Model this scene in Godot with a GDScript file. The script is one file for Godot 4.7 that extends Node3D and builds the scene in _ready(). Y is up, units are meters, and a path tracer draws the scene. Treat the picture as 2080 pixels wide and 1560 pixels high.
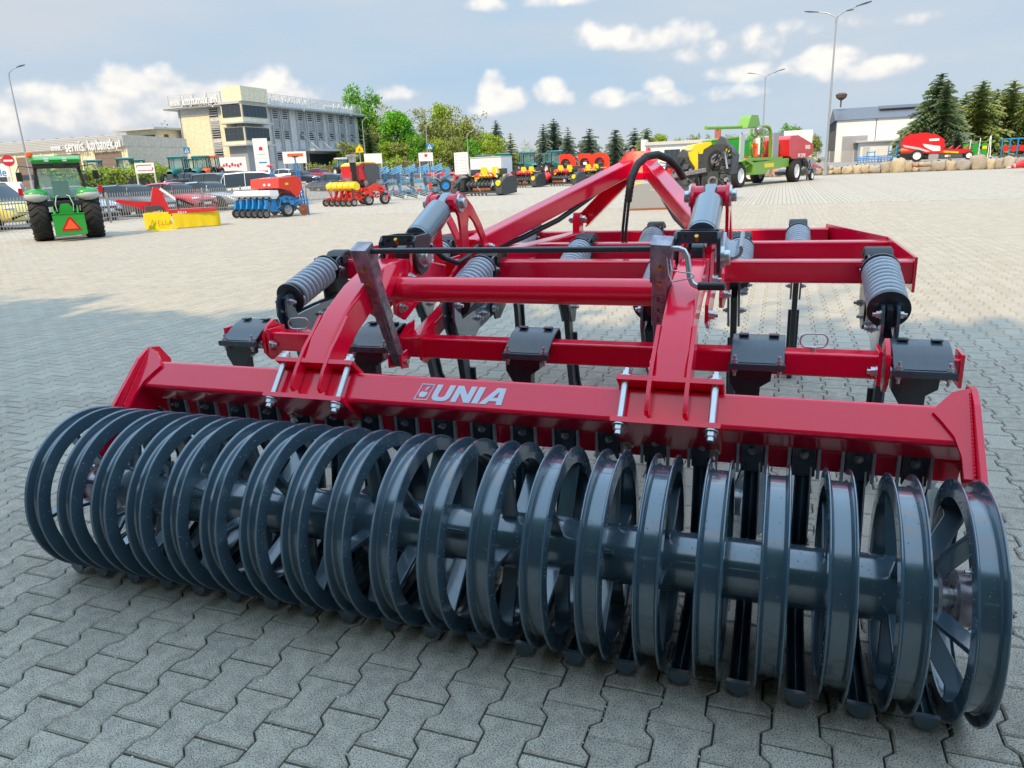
extends Node3D

# ---------------------------------------------------------------- mesh builder
class MB extends RefCounted:
	var v := PackedVector3Array()
	var n := PackedVector3Array()

	func t3(a: Vector3, b: Vector3, c: Vector3, na: Vector3, nb: Vector3, nc: Vector3) -> void:
		if (b - a).cross(c - a).dot(na + nb + nc) > 0.0:
			v.append(a); v.append(c); v.append(b)
			n.append(na); n.append(nc); n.append(nb)
		else:
			v.append(a); v.append(b); v.append(c)
			n.append(na); n.append(nb); n.append(nc)

	func tri(a: Vector3, b: Vector3, c: Vector3, toward := Vector3.ZERO) -> void:
		var m := (b - a).cross(c - a).normalized()
		if toward != Vector3.ZERO and m.dot(toward) < 0.0:
			m = -m
		t3(a, b, c, m, m, m)

	func q(a: Vector3, b: Vector3, c: Vector3, d: Vector3, toward := Vector3.ZERO) -> void:
		tri(a, b, c, toward)
		tri(a, c, d, toward)

	func qs(a: Vector3, b: Vector3, c: Vector3, d: Vector3, na: Vector3, nb: Vector3, nc: Vector3, nd: Vector3) -> void:
		t3(a, b, c, na, nb, nc)
		t3(a, c, d, na, nc, nd)

	static func rr(w: float, h: float, r: float) -> Array:
		var p := []
		var m := []
		var k := 4
		if r <= 0.0:
			r = 0.0001
			k = 1
		for c in 4:
			var cx: float = (w / 2 - r) * ([1, -1, -1, 1][c])
			var cy: float = (h / 2 - r) * ([1, 1, -1, -1][c])
			for i in k + 1:
				var a := PI / 2 * c + PI / 2 * i / k
				p.append(Vector2(cx + r * cos(a), cy + r * sin(a)))
				m.append(Vector2(cos(a), sin(a)))
		return [p, m]

	static func circ(r: float, k: int) -> Array:
		var p := []
		var m := []
		for i in k:
			var a := TAU * i / k
			p.append(Vector2(r * cos(a), r * sin(a)))
			m.append(Vector2(cos(a), sin(a)))
		return [p, m]

	# sweep a closed profile along points; up gives the profile's y
	func sweep(pts: Array, prof: Array, up: Vector3, caps := true, transport := false, scales: Array = []) -> void:
		var P: Array = prof[0]
		var N: Array = prof[1]
		var rings := []
		var norms := []
		var u := up
		for i in pts.size():
			var t: Vector3
			if i == 0:
				t = pts[1] - pts[0]
			elif i == pts.size() - 1:
				t = pts[i] - pts[i - 1]
			else:
				t = (pts[i + 1] - pts[i]).normalized() + (pts[i] - pts[i - 1]).normalized()
			t = t.normalized()
			var r := t.cross(u).normalized()
			var w := r.cross(t).normalized()
			if transport:
				u = w
			var sc: float = scales[i] if scales.size() else 1.0
			var ring := []
			var nr := []
			for k in P.size():
				ring.append(pts[i] + (r * P[k].x + w * P[k].y) * sc)
				nr.append(r * N[k].x + w * N[k].y)
			rings.append(ring)
			norms.append(nr)
		var m := P.size()
		for i in pts.size() - 1:
			for k in m:
				var j := (k + 1) % m
				qs(rings[i][k], rings[i][j], rings[i + 1][j], rings[i + 1][k], norms[i][k], norms[i][j], norms[i + 1][j], norms[i + 1][k])
		if caps:
			for e in [0, pts.size() - 1]:
				var t: Vector3 = (pts[0] - pts[1]) if e == 0 else (pts[e] - pts[e - 1])
				t = t.normalized()
				for k in m:
					t3(pts[e], rings[e][k], rings[e][(k + 1) % m], t, t, t)

	func bar(a: Vector3, b: Vector3, w: float, h: float, r := 0.0, up := Vector3.UP) -> void:
		if absf((b - a).normalized().dot(up)) > 0.99:
			up = Vector3.BACK
		sweep([a, b], rr(w, h, r), up)

	func box(c: Vector3, s: Vector3, r := 0.0, yaw := 0.0) -> void:
		var d := Vector3(0, 0, s.z / 2).rotated(Vector3.UP, yaw)
		sweep([c - d, c + d], rr(s.x, s.y, r), Vector3.UP)

	func tube(pts: Array, r: float, k := 8, caps := true, scales: Array = []) -> void:
		var t: Vector3 = (pts[1] - pts[0]).normalized()
		var up := Vector3.UP if absf(t.y) < 0.9 else Vector3.BACK
		sweep(pts, circ(r, k), up, caps, true, scales)

	func cyl(a: Vector3, b: Vector3, r: float, k := 16, r2 := -1.0) -> void:
		tube([a, b], r, k, true, [1.0, 1.0 if r2 < 0 else r2 / r])

	func hexb(a: Vector3, b: Vector3, r: float) -> void:
		var t := (b - a).normalized()
		var u := Vector3.UP if absf(t.y) < 0.9 else Vector3.BACK
		var s := t.cross(u).normalized()
		u = s.cross(t)
		for k in 6:
			var p := s * cos(TAU * k / 6) * r + u * sin(TAU * k / 6) * r
			var o := s * cos(TAU * (k + 1) / 6) * r + u * sin(TAU * (k + 1) / 6) * r
			q(a + p, a + o, b + o, b + p, p + o)
			tri(b, b + p, b + o, t)
			tri(a, a + p, a + o, -t)

	# polygon in the plane (ux, uy) through o, given thickness to both sides
	func prism(poly: Array, o: Vector3, ux: Vector3, uy: Vector3, depth: float, smooth := false) -> void:
		var pk := PackedVector2Array(poly)
		if Geometry2D.is_polygon_clockwise(pk):
			pk.reverse()
		var ids := Geometry2D.triangulate_polygon(pk)
		var w := ux.cross(uy).normalized()
		var d := w * depth / 2
		var at := func(p: Vector2) -> Vector3: return o + ux * p.x + uy * p.y
		for i in range(0, ids.size(), 3):
			var a: Vector3 = at.call(pk[ids[i]])
			var b: Vector3 = at.call(pk[ids[i + 1]])
			var c: Vector3 = at.call(pk[ids[i + 2]])
			t3(a + d, b + d, c + d, w, w, w)
			t3(a - d, b - d, c - d, -w, -w, -w)
		var m := pk.size()
		for i in m:
			var a: Vector3 = at.call(pk[i])
			var b: Vector3 = at.call(pk[(i + 1) % m])
			var e := pk[(i + 1) % m] - pk[i]
			var nn := (ux * e.y - uy * e.x).normalized()
			if smooth:
				var e0 := pk[i] - pk[(i + m - 1) % m]
				var e2 := pk[(i + 2) % m] - pk[(i + 1) % m]
				var n0 := (ux * e0.y - uy * e0.x).normalized()
				var n2 := (ux * e2.y - uy * e2.x).normalized()
				var na := (nn + n0).normalized() if nn.dot(n0) > 0.6 else nn
				var nb := (nn + n2).normalized() if nn.dot(n2) > 0.6 else nn
				qs(a - d, b - d, b + d, a + d, na, nb, nb, na)
			else:
				qs(a - d, b - d, b + d, a + d, nn, nn, nn, nn)

	# profile of (radius, height along axis); each segment keeps its own normal
	func lathe(o: Vector3, axis: Vector3, prof: Array, seg := 32, closed := false, smooth := false) -> void:
		axis = axis.normalized()
		var u := axis.cross(Vector3.UP if absf(axis.y) < 0.9 else Vector3.RIGHT).normalized()
		var w := axis.cross(u)
		var m := prof.size()
		var area := 0.0
		for i in m:
			var a: Vector2 = prof[i]
			var b: Vector2 = prof[(i + 1) % m]
			area += a.x * b.y - b.x * a.y
		var sgn := 1.0 if area > 0 or not closed else -1.0
		var last := m if closed else m - 1
		var nv := []
		for i in last:
			var e: Vector2 = prof[(i + 1) % m] - prof[i]
			nv.append(Vector2(e.y, -e.x).normalized() * sgn)
		for i in last:
			var a: Vector2 = prof[i]
			var b: Vector2 = prof[(i + 1) % m]
			var na: Vector2 = nv[i]
			var nb: Vector2 = nv[i]
			if smooth:
				if closed or i > 0:
					na = (nv[i] + nv[(i + last - 1) % last]).normalized()
				if closed or i < last - 1:
					nb = (nv[i] + nv[(i + 1) % last]).normalized()
			for s in seg:
				var a0 := TAU * s / seg
				var a1 := TAU * (s + 1) / seg
				var d0 := u * cos(a0) + w * sin(a0)
				var d1 := u * cos(a1) + w * sin(a1)
				qs(o + d0 * a.x + axis * a.y, o + d1 * a.x + axis * a.y, o + d1 * b.x + axis * b.y, o + d0 * b.x + axis * b.y,
					d0 * na.x + axis * na.y, d1 * na.x + axis * na.y, d1 * nb.x + axis * nb.y, d0 * nb.x + axis * nb.y)

	func ell(c: Vector3, r: Vector3, nu := 16, nv := 10, v0 := 0.0, v1 := 1.0) -> void:
		for j in nv:
			for i in nu:
				var p := []
				var m := []
				for k in [[i, j], [i + 1, j], [i + 1, j + 1], [i, j + 1]]:
					var a: float = TAU * k[0] / nu
					var b: float = PI * (v0 + (v1 - v0) * k[1] / nv)
					var d := Vector3(sin(b) * cos(a), cos(b), sin(b) * sin(a))
					p.append(c + d * r)
					m.append((d / r).normalized())
				qs(p[0], p[1], p[2], p[3], m[0], m[1], m[2], m[3])

	# smooth skin over a grid of points
	func skin(g: Array, wrap := false, toward := Vector3.ZERO) -> void:
		var R := g.size()
		var K: int = g[0].size()
		var nn := []
		for i in R:
			var row := []
			for k in K:
				var du: Vector3 = g[mini(i + 1, R - 1)][k] - g[maxi(i - 1, 0)][k]
				var ka := (k + 1) % K if wrap else mini(k + 1, K - 1)
				var kb := (k + K - 1) % K if wrap else maxi(k - 1, 0)
				var dv: Vector3 = g[i][ka] - g[i][kb]
				var x := du.cross(dv)
				row.append(x.normalized() if x.length() > 1e-9 else Vector3.ZERO)
			nn.append(row)
		var mid := Vector3.ZERO
		for row in g:
			for p in row:
				mid += p
		mid /= R * K
		var sign := 0.0
		for i in R:
			for k in K:
				sign += nn[i][k].dot(g[i][k] - mid if toward == Vector3.ZERO else toward)
		var f := 1.0 if sign >= 0 else -1.0
		for i in R - 1:
			for k in (K if wrap else K - 1):
				var j := (k + 1) % K
				var fl: Vector3 = (g[i + 1][k] - g[i][k]).cross(g[i][j] - g[i][k]).normalized()
				if fl == Vector3.ZERO:
					fl = (g[i + 1][j] - g[i + 1][k]).cross(g[i][j] - g[i + 1][j]).normalized()
				var ns := []
				for e in [nn[i][k], nn[i][j], nn[i + 1][j], nn[i + 1][k]]:
					ns.append((e * f) if e != Vector3.ZERO else fl)
				qs(g[i][k], g[i][j], g[i + 1][j], g[i + 1][k], ns[0], ns[1], ns[2], ns[3])

	func mesh() -> ArrayMesh:
		var a := []
		a.resize(Mesh.ARRAY_MAX)
		a[Mesh.ARRAY_VERTEX] = v
		a[Mesh.ARRAY_NORMAL] = n
		var m := ArrayMesh.new()
		m.add_surface_from_arrays(Mesh.PRIMITIVE_TRIANGLES, a)
		return m

# ---------------------------------------------------------------- scene helpers
const F := 1496.03
const EYE := Vector3(0.941, 1.387, 1.9111)
var CR: Vector3
var CU: Vector3
var CF: Vector3
var M := {}
var names := {}
var rng := RandomNumberGenerator.new()
const X3 := Vector3.RIGHT
const Y3 := Vector3.UP
const Z3 := Vector3.BACK

func lin(r: float, g: float, b: float) -> Color:
	return Color(r, g, b).linear_to_srgb()

func ray(px: float, py: float) -> Vector3:
	return CF + CR * (px - 1040.0) / F - CU * (py - 780.0) / F

func at(px: float, py: float, h := 0.0) -> Vector3:
	var d := ray(px, py)
	return EYE + d * ((h - EYE.y) / d.y)

func atd(px: float, py: float, depth: float) -> Vector3:
	return EYE + ray(px, py) * depth

# point below pixel column px at a given depth, standing on height h
func col(px: float, depth: float, h := 0.0) -> Vector3:
	var lo := 0.0
	var hi := 1560.0
	for i in 40:
		var m := (lo + hi) / 2
		if atd(px, m, depth).y > h:
			lo = m
		else:
			hi = m
	return atd(px, lo, depth)

func numbered(called: String) -> String:
	var k: int = names.get(called, 0)
	names[called] = k + 1
	return called if k == 0 else "%s_%03d" % [called, k]

func thing(called: String, label: String, category: String, pos := Vector3.ZERO, turn := 0.0, group := "") -> Node3D:
	var o := Node3D.new()
	o.name = numbered(called)
	add_child(o)
	o.position = pos
	o.rotation.y = turn
	tag(o, label, category, group)
	return o

func tag(o: Node3D, label: String, category: String, group := "") -> void:
	o.set_meta("label", label)
	o.set_meta("category", category)
	if group:
		o.set_meta("group", group)

func part(parent: Node3D, called: String, mesh: Variant, m: Material, pos := Vector3.ZERO, basis := Basis()) -> MeshInstance3D:
	var o := MeshInstance3D.new()
	o.name = called if parent != self else numbered(called)
	o.mesh = mesh.mesh() if mesh is MB else mesh
	o.material_override = m
	o.transform = Transform3D(basis, pos)
	parent.add_child(o, true)
	return o

func struct(called: String, mb: Variant, m: Material) -> MeshInstance3D:
	var o := part(self, called, mb, m)
	o.set_meta("kind", "structure")
	return o

func copy(o: Node3D, pos: Vector3, turn: float, label := "", group := "") -> Node3D:
	var c: Node3D = o.duplicate()
	c.name = numbered(String(o.name).rstrip("0123456789").rstrip("_"))
	add_child(c)
	c.position = pos
	c.rotation.y = turn
	if label:
		c.set_meta("label", label)
	if group:
		c.set_meta("group", group)
	return c

func noise(freq: float, oct := 4, seed := 1, type := FastNoiseLite.TYPE_SIMPLEX_SMOOTH) -> FastNoiseLite:
	var f := FastNoiseLite.new()
	f.noise_type = type
	f.frequency = freq
	f.fractal_octaves = oct
	f.seed = seed
	return f

func ntex(freq: float, lo: Color, hi: Color, size := 512, oct := 4, seed := 1, normal := false, strength := 4.0) -> NoiseTexture2D:
	var t := NoiseTexture2D.new()
	t.width = size
	t.height = size
	t.seamless = true
	t.noise = noise(freq, oct, seed)
	if normal:
		t.as_normal_map = true
		t.bump_strength = strength
	else:
		var g := Gradient.new()
		g.set_color(0, lo)
		g.set_color(1, hi)
		t.color_ramp = g
	return t

func mat(c: Color, rough := 0.5, metal := 0.0, coat := 0.0) -> StandardMaterial3D:
	var m := StandardMaterial3D.new()
	m.albedo_color = c
	m.roughness = rough
	m.metallic = metal
	if coat > 0.0:
		m.clearcoat_enabled = true
		m.clearcoat = coat
		m.clearcoat_roughness = 0.06
	return m

func tri(m: StandardMaterial3D, scale: float, albedo: Texture2D = null, rough: Texture2D = null, normal: Texture2D = null, nscale := 0.5) -> StandardMaterial3D:
	m.uv1_triplanar = true
	m.uv1_world_triplanar = true
	m.uv1_scale = Vector3.ONE * scale
	if albedo:
		m.albedo_texture = albedo
	if rough:
		m.roughness_texture = rough
		m.roughness_texture_channel = BaseMaterial3D.TEXTURE_CHANNEL_GREEN
	if normal:
		m.normal_enabled = true
		m.normal_texture = normal
		m.normal_scale = nscale
	return m

func text(parent: Node3D, words: String, height: float, m: Material, pos: Vector3, basis: Basis, called := "lettering", bold := 700, italic := false, depth := 0.01, serif := false) -> MeshInstance3D:
	var f := SystemFont.new()
	f.font_names = PackedStringArray(["Droid Serif" if serif else "Droid Sans"])
	f.font_weight = bold
	f.font_italic = italic
	var t := TextMesh.new()
	t.text = words
	t.font = f
	t.font_size = 64
	t.pixel_size = height / 46.0
	t.depth = depth
	t.curve_step = 2.0
	return part(parent, called, t, m, pos, basis)

# squeeze lettering to a given width
func fit(o: MeshInstance3D, width: float) -> void:
	var w: float = o.mesh.get_aabb().size.x
	if w > 0.001:
		o.basis = o.basis.scaled_local(Vector3(width / w, 1, 1))

# basis whose x runs along dir (level), y up, z to the viewer's side
func facing(dir: Vector3) -> Basis:
	var x := dir.normalized()
	var z := x.cross(Y3).normalized()
	return Basis(x, z.cross(x), z)

# ---------------------------------------------------------------- sky
const SW := 4096
const SH := 2048
const BAND := 200  # rows of fine cloud above the horizon

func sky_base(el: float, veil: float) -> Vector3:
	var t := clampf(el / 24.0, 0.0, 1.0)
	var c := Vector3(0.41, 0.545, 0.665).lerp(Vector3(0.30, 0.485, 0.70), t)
	c = c.lerp(Vector3(0.92, 1.36, 1.86), smoothstep(10.0, 46.0, el))  # unseen upper sky made brighter and bluer to fill the shaded foreground
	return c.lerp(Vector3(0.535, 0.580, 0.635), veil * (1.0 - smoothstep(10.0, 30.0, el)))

func make_sky(gain: float) -> ImageTexture:
	var coarse := Image.create(512, 256, false, Image.FORMAT_RGBF)
	var vn := noise(1.6, 4, 5)
	var cn := noise(2.2, 5, 9)
	var veil_at := func(d: Vector3) -> float:
		var s := Vector3(d.x, d.y * 5.0, d.z)
		return clampf(0.50 + 0.75 * vn.get_noise_3dv(s) - 0.30 * d.x, 0.0, 0.95)
	for j in 256:
		var el := 90.0 - 180.0 * (j + 0.5) / 256
		for i in 512:
			var c := Vector3(0.20, 0.20, 0.19)
			if el > -1.0:
				var az := deg_to_rad(360.0 * (i + 0.5) / 512)
				var e := deg_to_rad(el)
				var d := Vector3(sin(az) * cos(e), sin(e), -cos(az) * cos(e))
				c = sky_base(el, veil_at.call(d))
				var k := smoothstep(0.05, 0.45, cn.get_noise_3d(d.x * 1.5, d.y * 2.2, d.z * 1.5)) * smoothstep(13.0, 26.0, el)
				c = c.lerp(Vector3(1.30, 1.32, 1.36), k)
			c *= gain
			coarse.set_pixel(i, j, Color(c.x, c.y, c.z))
	coarse.resize(SW, SH, Image.INTERPOLATE_CUBIC)
	# heaps of cloud low over the horizon: [x, y, rx, ry, weight] in the photograph's pixels
	var heaps := [
		[150, 208, 110, 34, 1], [250, 172, 52, 40, 1.1], [312, 168, 70, 34, 1], [352, 190, 66, 32, 1], [200, 240, 130, 34, .9], [92, 235, 84, 36, .9], [410, 200, 60, 28, .8], [240, 150, 30, 22, .9],
		[545, 172, 50, 36, 1], [500, 202, 90, 34, .9], [600, 190, 50, 26, .8], [800, 190, 42, 18, .7], [20, 255, 60, 30, .7],
		[1003, 182, 32, 38, 1.2], [1022, 206, 56, 32, 1.1], [990, 226, 42, 20, .9], [1118, 188, 36, 28, 1.1], [1146, 202, 26, 18, .9], [1238, 204, 40, 22, .95], [1338, 180, 30, 24, .9], [1352, 203, 56, 18, .85], [1290, 200, 46, 13, .8],
		[1240, 78, 84, 26, .95], [1315, 82, 95, 25, .95], [1395, 68, 52, 28, .8], [1195, 62, 32, 18, .9], [1545, 88, 50, 36, .6], [1512, 150, 66, 20, .7], [1440, 110, 70, 20, .5],
		[1690, 122, 58, 30, 1.2], [1640, 136, 52, 22, 1.1], [1742, 146, 92, 24, 1.05], [1805, 132, 52, 16, 1], [1606, 142, 30, 14, 1], [1480, 190, 60, 16, .6], [1868, 38, 38, 14, .8], [992, 10, 48, 16, .8], [1130, 2, 80, 14, .7], [1620, 60, 90, 16, .45]]
	var dens := PackedFloat32Array()
	dens.resize(SW * BAND)
	var lit := PackedFloat32Array()
	lit.resize(SW * BAND)
	var list := []
	for h in heaps:
		var d := ray(h[0], h[1]).normalized()
		list.append([rad_to_deg(atan2(d.x, -d.z)), rad_to_deg(asin(d.y)), h[2] / 26.1, h[3] / 26.1, h[4]])
	rng.seed = 77
	for k in 70:  # the same kind of cloud goes on all round
		var az := rng.randf_range(22.0, 298.0)
		var el := rng.randf_range(2.5, 11.0)
		var w := rng.randf_range(0.7, 1.15)
		for m in 4:
			list.append([az + rng.randf_range(-3, 3), el + rng.randf_range(-0.6, 0.8), rng.randf_range(1.2, 3.8), rng.randf_range(0.6, 1.5), w])
	var ppd := SW / 360.0
	for h in list:
		var rx: float = h[2] * 1.5
		var ry: float = h[3] * 1.6
		var x0 := int(floor((h[0] - rx) * ppd))
		var x1 := int(ceil((h[0] + rx) * ppd))
		var y0 := maxi(0, int(floor(BAND - (h[1] + ry) * ppd)))
		var y1 := mini(BAND - 1, int(ceil(BAND - (h[1] - ry) * ppd)))
		for y in range(y0, y1 + 1):
			var el := (BAND - y - 0.5) / ppd
			var dy: float = (el - h[1]) / h[3]
			if dy < 0:
				dy *= 1.35
			for x in range(x0, x1 + 1):
				var dx: float = ((x + 0.5) / ppd - h[0]) / h[2]
				var f: float = (1.0 - dx * dx - dy * dy) * h[4]
				var i := y * SW + posmod(x, SW)
				if f > -0.9:
					dens[i] = maxf(dens[i], f + 1.0)
					lit[i] = maxf(lit[i], 0.55 + 0.4 * dy) if f > 0.0 else lit[i]
	var puff := noise(0.032, 5, 21)
	puff.fractal_gain = 0.55
	var soft := noise(0.010, 3, 4)
	for y in BAND:
		var el := (BAND - y - 0.5) / ppd
		var e := deg_to_rad(el)
		var row := SH / 2 - BAND + y
		var fade := smoothstep(0.0, 26.0, float(y))
		for x in SW:
			var i := y * SW + x
			var az := deg_to_rad((x + 0.5) / ppd)
			var d := Vector3(sin(az) * cos(e), sin(e), -cos(az) * cos(e))
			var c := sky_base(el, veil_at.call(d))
			if dens[i] > 0.0:
				var p := puff.get_noise_2d((x + 2000) % SW, y * 1.25)
				var a := smoothstep(-0.20, 1.05, dens[i] - 1.0 + p * 0.85)
				var l := clampf(0.25 + lit[i] * 0.75 + p * 0.55 + soft.get_noise_2d((x + 2000) % SW, y) * 0.4, 0.0, 1.0)
				var cc := Vector3(0.60, 0.62, 0.67).lerp(Vector3(0.93, 0.885, 0.82), l)
				c = c.lerp(cc, a * 0.86)
			c *= gain
			if fade < 1.0:
				var o := coarse.get_pixel(x, row)
				c = Vector3(o.r, o.g, o.b).lerp(c, fade)
			coarse.set_pixel(x, row, Color(c.x, c.y, c.z))
	return ImageTexture.create_from_image(coarse)

func setup() -> void:
	var yaw := -0.3511
	var pit := 0.2816
	var rol := -0.0429
	var rt := Vector3(cos(yaw), 0, sin(yaw))
	CF = Vector3(sin(yaw) * cos(pit), -sin(pit), -cos(yaw) * cos(pit))
	var up := rt.cross(CF)
	CR = rt * cos(rol) + up * sin(rol)
	CU = up * cos(rol) - rt * sin(rol)
	var cam := Camera3D.new()
	cam.name = "camera"
	cam.transform = Transform3D(Basis(CR, CU, -CF), EYE)
	cam.fov = rad_to_deg(2.0 * atan(780.0 / F))
	cam.near = 0.05
	cam.far = 3000.0
	add_child(cam)
	cam.current = true
	var env := Environment.new()
	env.background_mode = Environment.BG_SKY
	var sky := Sky.new()
	var sm := PanoramaSkyMaterial.new()
	var exposure := 1.9
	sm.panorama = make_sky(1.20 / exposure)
	sky.sky_material = sm
	env.sky = sky
	env.tonemap_mode = Environment.TONE_MAPPER_LINEAR
	env.tonemap_exposure = exposure
	env.sdfgi_enabled = true
	env.ssao_enabled = true
	env.ssil_enabled = true
	var we := WorldEnvironment.new()
	we.name = "world_environment"
	we.environment = env
	add_child(we)
	var sun := DirectionalLight3D.new()
	sun.name = "sun"
	sun.light_energy = 0.75
	sun.light_color = Color(1.0, 0.87, 0.66)
	sun.light_angular_distance = 0.5
	sun.shadow_enabled = true
	add_child(sun)
	var to_sun := Vector3(-0.13, tan(deg_to_rad(46.0)), 0.99).normalized()
	sun.look_at_from_position(Vector3.ZERO, -to_sun, Vector3.UP)

func materials() -> void:
	var smudge := ntex(0.02, Color(0.55, 0.55, 0.55), Color(1.0, 1.0, 1.0), 512, 5, 3)
	var orange := ntex(0.05, Color.BLACK, Color.WHITE, 512, 3, 8, true, 1.0)
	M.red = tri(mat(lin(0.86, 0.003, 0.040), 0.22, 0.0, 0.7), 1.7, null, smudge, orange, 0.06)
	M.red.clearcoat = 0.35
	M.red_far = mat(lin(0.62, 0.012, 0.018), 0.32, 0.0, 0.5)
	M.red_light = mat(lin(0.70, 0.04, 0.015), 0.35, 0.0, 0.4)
	M.steel_blue = tri(mat(lin(0.060, 0.105, 0.140), 0.26, 0.0, 0.6), 1.7, null, smudge, orange, 0.08)
	M.steel_blue.metallic_specular = 0.7
	M.steel_blue.clearcoat = 1.0
	M.steel_blue.metallic = 0.15
	M.slate = tri(mat(lin(0.045, 0.062, 0.078), 0.38, 0.0, 0.15), 1.7, null, smudge)
	M.dark = tri(mat(lin(0.020, 0.028, 0.036), 0.42, 0.0, 0.3), 1.7, null, smudge)
	M.black = mat(lin(0.012, 0.013, 0.015), 0.45)
	M.rubber = tri(mat(lin(0.020, 0.020, 0.021), 0.75), 3.0, ntex(0.05, Color(0.7, 0.7, 0.7), Color(1.2, 1.15, 1.1), 256, 3, 6))
	M.spring = tri(mat(lin(0.36, 0.39, 0.44), 0.36, 0.0, 0.4), 2.0, null, smudge)
	M.zinc = tri(mat(lin(0.55, 0.56, 0.57), 0.42, 0.85), 3.0, null, smudge)
	M.galva = tri(mat(lin(0.42, 0.38, 0.42), 0.36, 0.55), 2.5, ntex(0.02, Color(0.6, 0.6, 0.62), Color(1.1, 1.1, 1.1), 256, 4, 12), smudge)
	M.brass = mat(lin(0.55, 0.35, 0.08), 0.35, 0.9)
	M.decal = mat(lin(0.62, 0.68, 0.76), 0.45)
	M.bright_blue = mat(lin(0.012, 0.22, 0.55), 0.38, 0.0, 0.4)
	M.yellow = mat(lin(0.80, 0.60, 0.01), 0.38, 0.0, 0.3)
	M.green = mat(lin(0.015, 0.30, 0.03), 0.34, 0.0, 0.5)
	M.lime = mat(lin(0.16, 0.36, 0.03), 0.38, 0.0, 0.4)
	M.teal = mat(lin(0.005, 0.17, 0.15), 0.35, 0.0, 0.5)
	M.orange = mat(lin(0.75, 0.12, 0.01), 0.35, 0.0, 0.3)
	M.white = mat(lin(0.76, 0.76, 0.75), 0.4)
	M.grey = mat(lin(0.30, 0.31, 0.33), 0.5)
	M.lightgrey = mat(lin(0.48, 0.49, 0.50), 0.5)
	M.anth = mat(lin(0.07, 0.08, 0.09), 0.5)
	M.header_grey = tri(mat(lin(0.045, 0.052, 0.058), 0.5), 0.8, ntex(0.02, Color(0.7, 0.7, 0.7), Color(1.5, 1.45, 1.35), 256, 4, 31))
	M.rust = mat(lin(0.28, 0.09, 0.035), 0.7)
	M.rim = mat(lin(0.62, 0.63, 0.64), 0.35, 0.5)
	M.tail = mat(lin(0.45, 0.01, 0.012), 0.2)
	M.lamp = mat(lin(0.75, 0.76, 0.78), 0.12, 0.3)
	M.glass = mat(lin(0.018, 0.028, 0.035), 0.05)
	M.cab_glass = mat(Color(0.55, 0.75, 0.74, 0.32), 0.04)
	M.cab_glass.transparency = BaseMaterial3D.TRANSPARENCY_ALPHA
	M.window = mat(lin(0.035, 0.05, 0.065), 0.06)
	M.pole = mat(lin(0.40, 0.42, 0.44), 0.45, 0.6)
	M.fence = mat(lin(0.36, 0.34, 0.32), 0.5, 0.3)
	M.bark = tri(mat(lin(0.13, 0.10, 0.075), 0.95), 1.0, ntex(0.03, Color(0.6, 0.6, 0.6), Color(1.3, 1.3, 1.3), 256, 4, 14))
	M.paper = mat(lin(0.78, 0.78, 0.78), 0.5)
	M.red_print = mat(lin(0.62, 0.02, 0.04), 0.5)
	M.blue_print = mat(lin(0.02, 0.20, 0.48), 0.5)
	M.black_print = mat(lin(0.03, 0.03, 0.03), 0.6)
	M.smv = mat(lin(0.85, 0.10, 0.02), 0.5)

# ---------------------------------------------------------------- ground and paving
const NX0 := -18.2
const NX1 := 13.86
const NZ0 := -24.0
const NZ1 := 3.2

func paver_outline(inset: float) -> Array:
	# double-T block 0.20 long (z), neighbours half a block apart
	var w := 0.0825 - inset
	var m := 0.0575 - inset
	var e := 0.1 - inset
	var a := 0.062 + inset * 0.3
	var b := 0.038 + inset * 0.3
	return [Vector2(-w, -e), Vector2(w, -e), Vector2(w, -a), Vector2(m, -b), Vector2(m, b), Vector2(w, a), Vector2(w, e), Vector2(-w, e), Vector2(-w, a), Vector2(-m, b), Vector2(-m, -b), Vector2(-w, -a)]

func paver_mesh() -> ArrayMesh:
	var g := MB.new()
	var top := paver_outline(0.0072)
	var mid := paver_outline(0.0028)
	var v3 := func(p: Vector2, y: float) -> Vector3: return Vector3(p.x, y, p.y)
	var pk := PackedVector2Array(top)
	var ids := Geometry2D.triangulate_polygon(pk)
	for i in range(0, ids.size(), 3):
		g.tri(v3.call(pk[ids[i]], 0), v3.call(pk[ids[i + 1]], 0), v3.call(pk[ids[i + 2]], 0), Y3)
	for i in 12:
		var j := (i + 1) % 12
		var out: Vector2 = mid[i] + mid[j]
		var ed: Vector2 = mid[j] - mid[i]
		var nn := Vector3(-ed.y, 0, ed.x)
		if nn.dot(Vector3(mid[i].x - top[i].x, 0, mid[i].y - top[i].y)) < 0:
			nn = -nn
		g.q(v3.call(top[i], 0), v3.call(top[j], 0), v3.call(mid[j], -0.005), v3.call(mid[i], -0.005), nn.normalized() + Y3)
		g.q(v3.call(mid[i], -0.005), v3.call(mid[j], -0.005), v3.call(mid[j], -0.03), v3.call(mid[i], -0.03), nn)
	return g.mesh()

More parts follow.
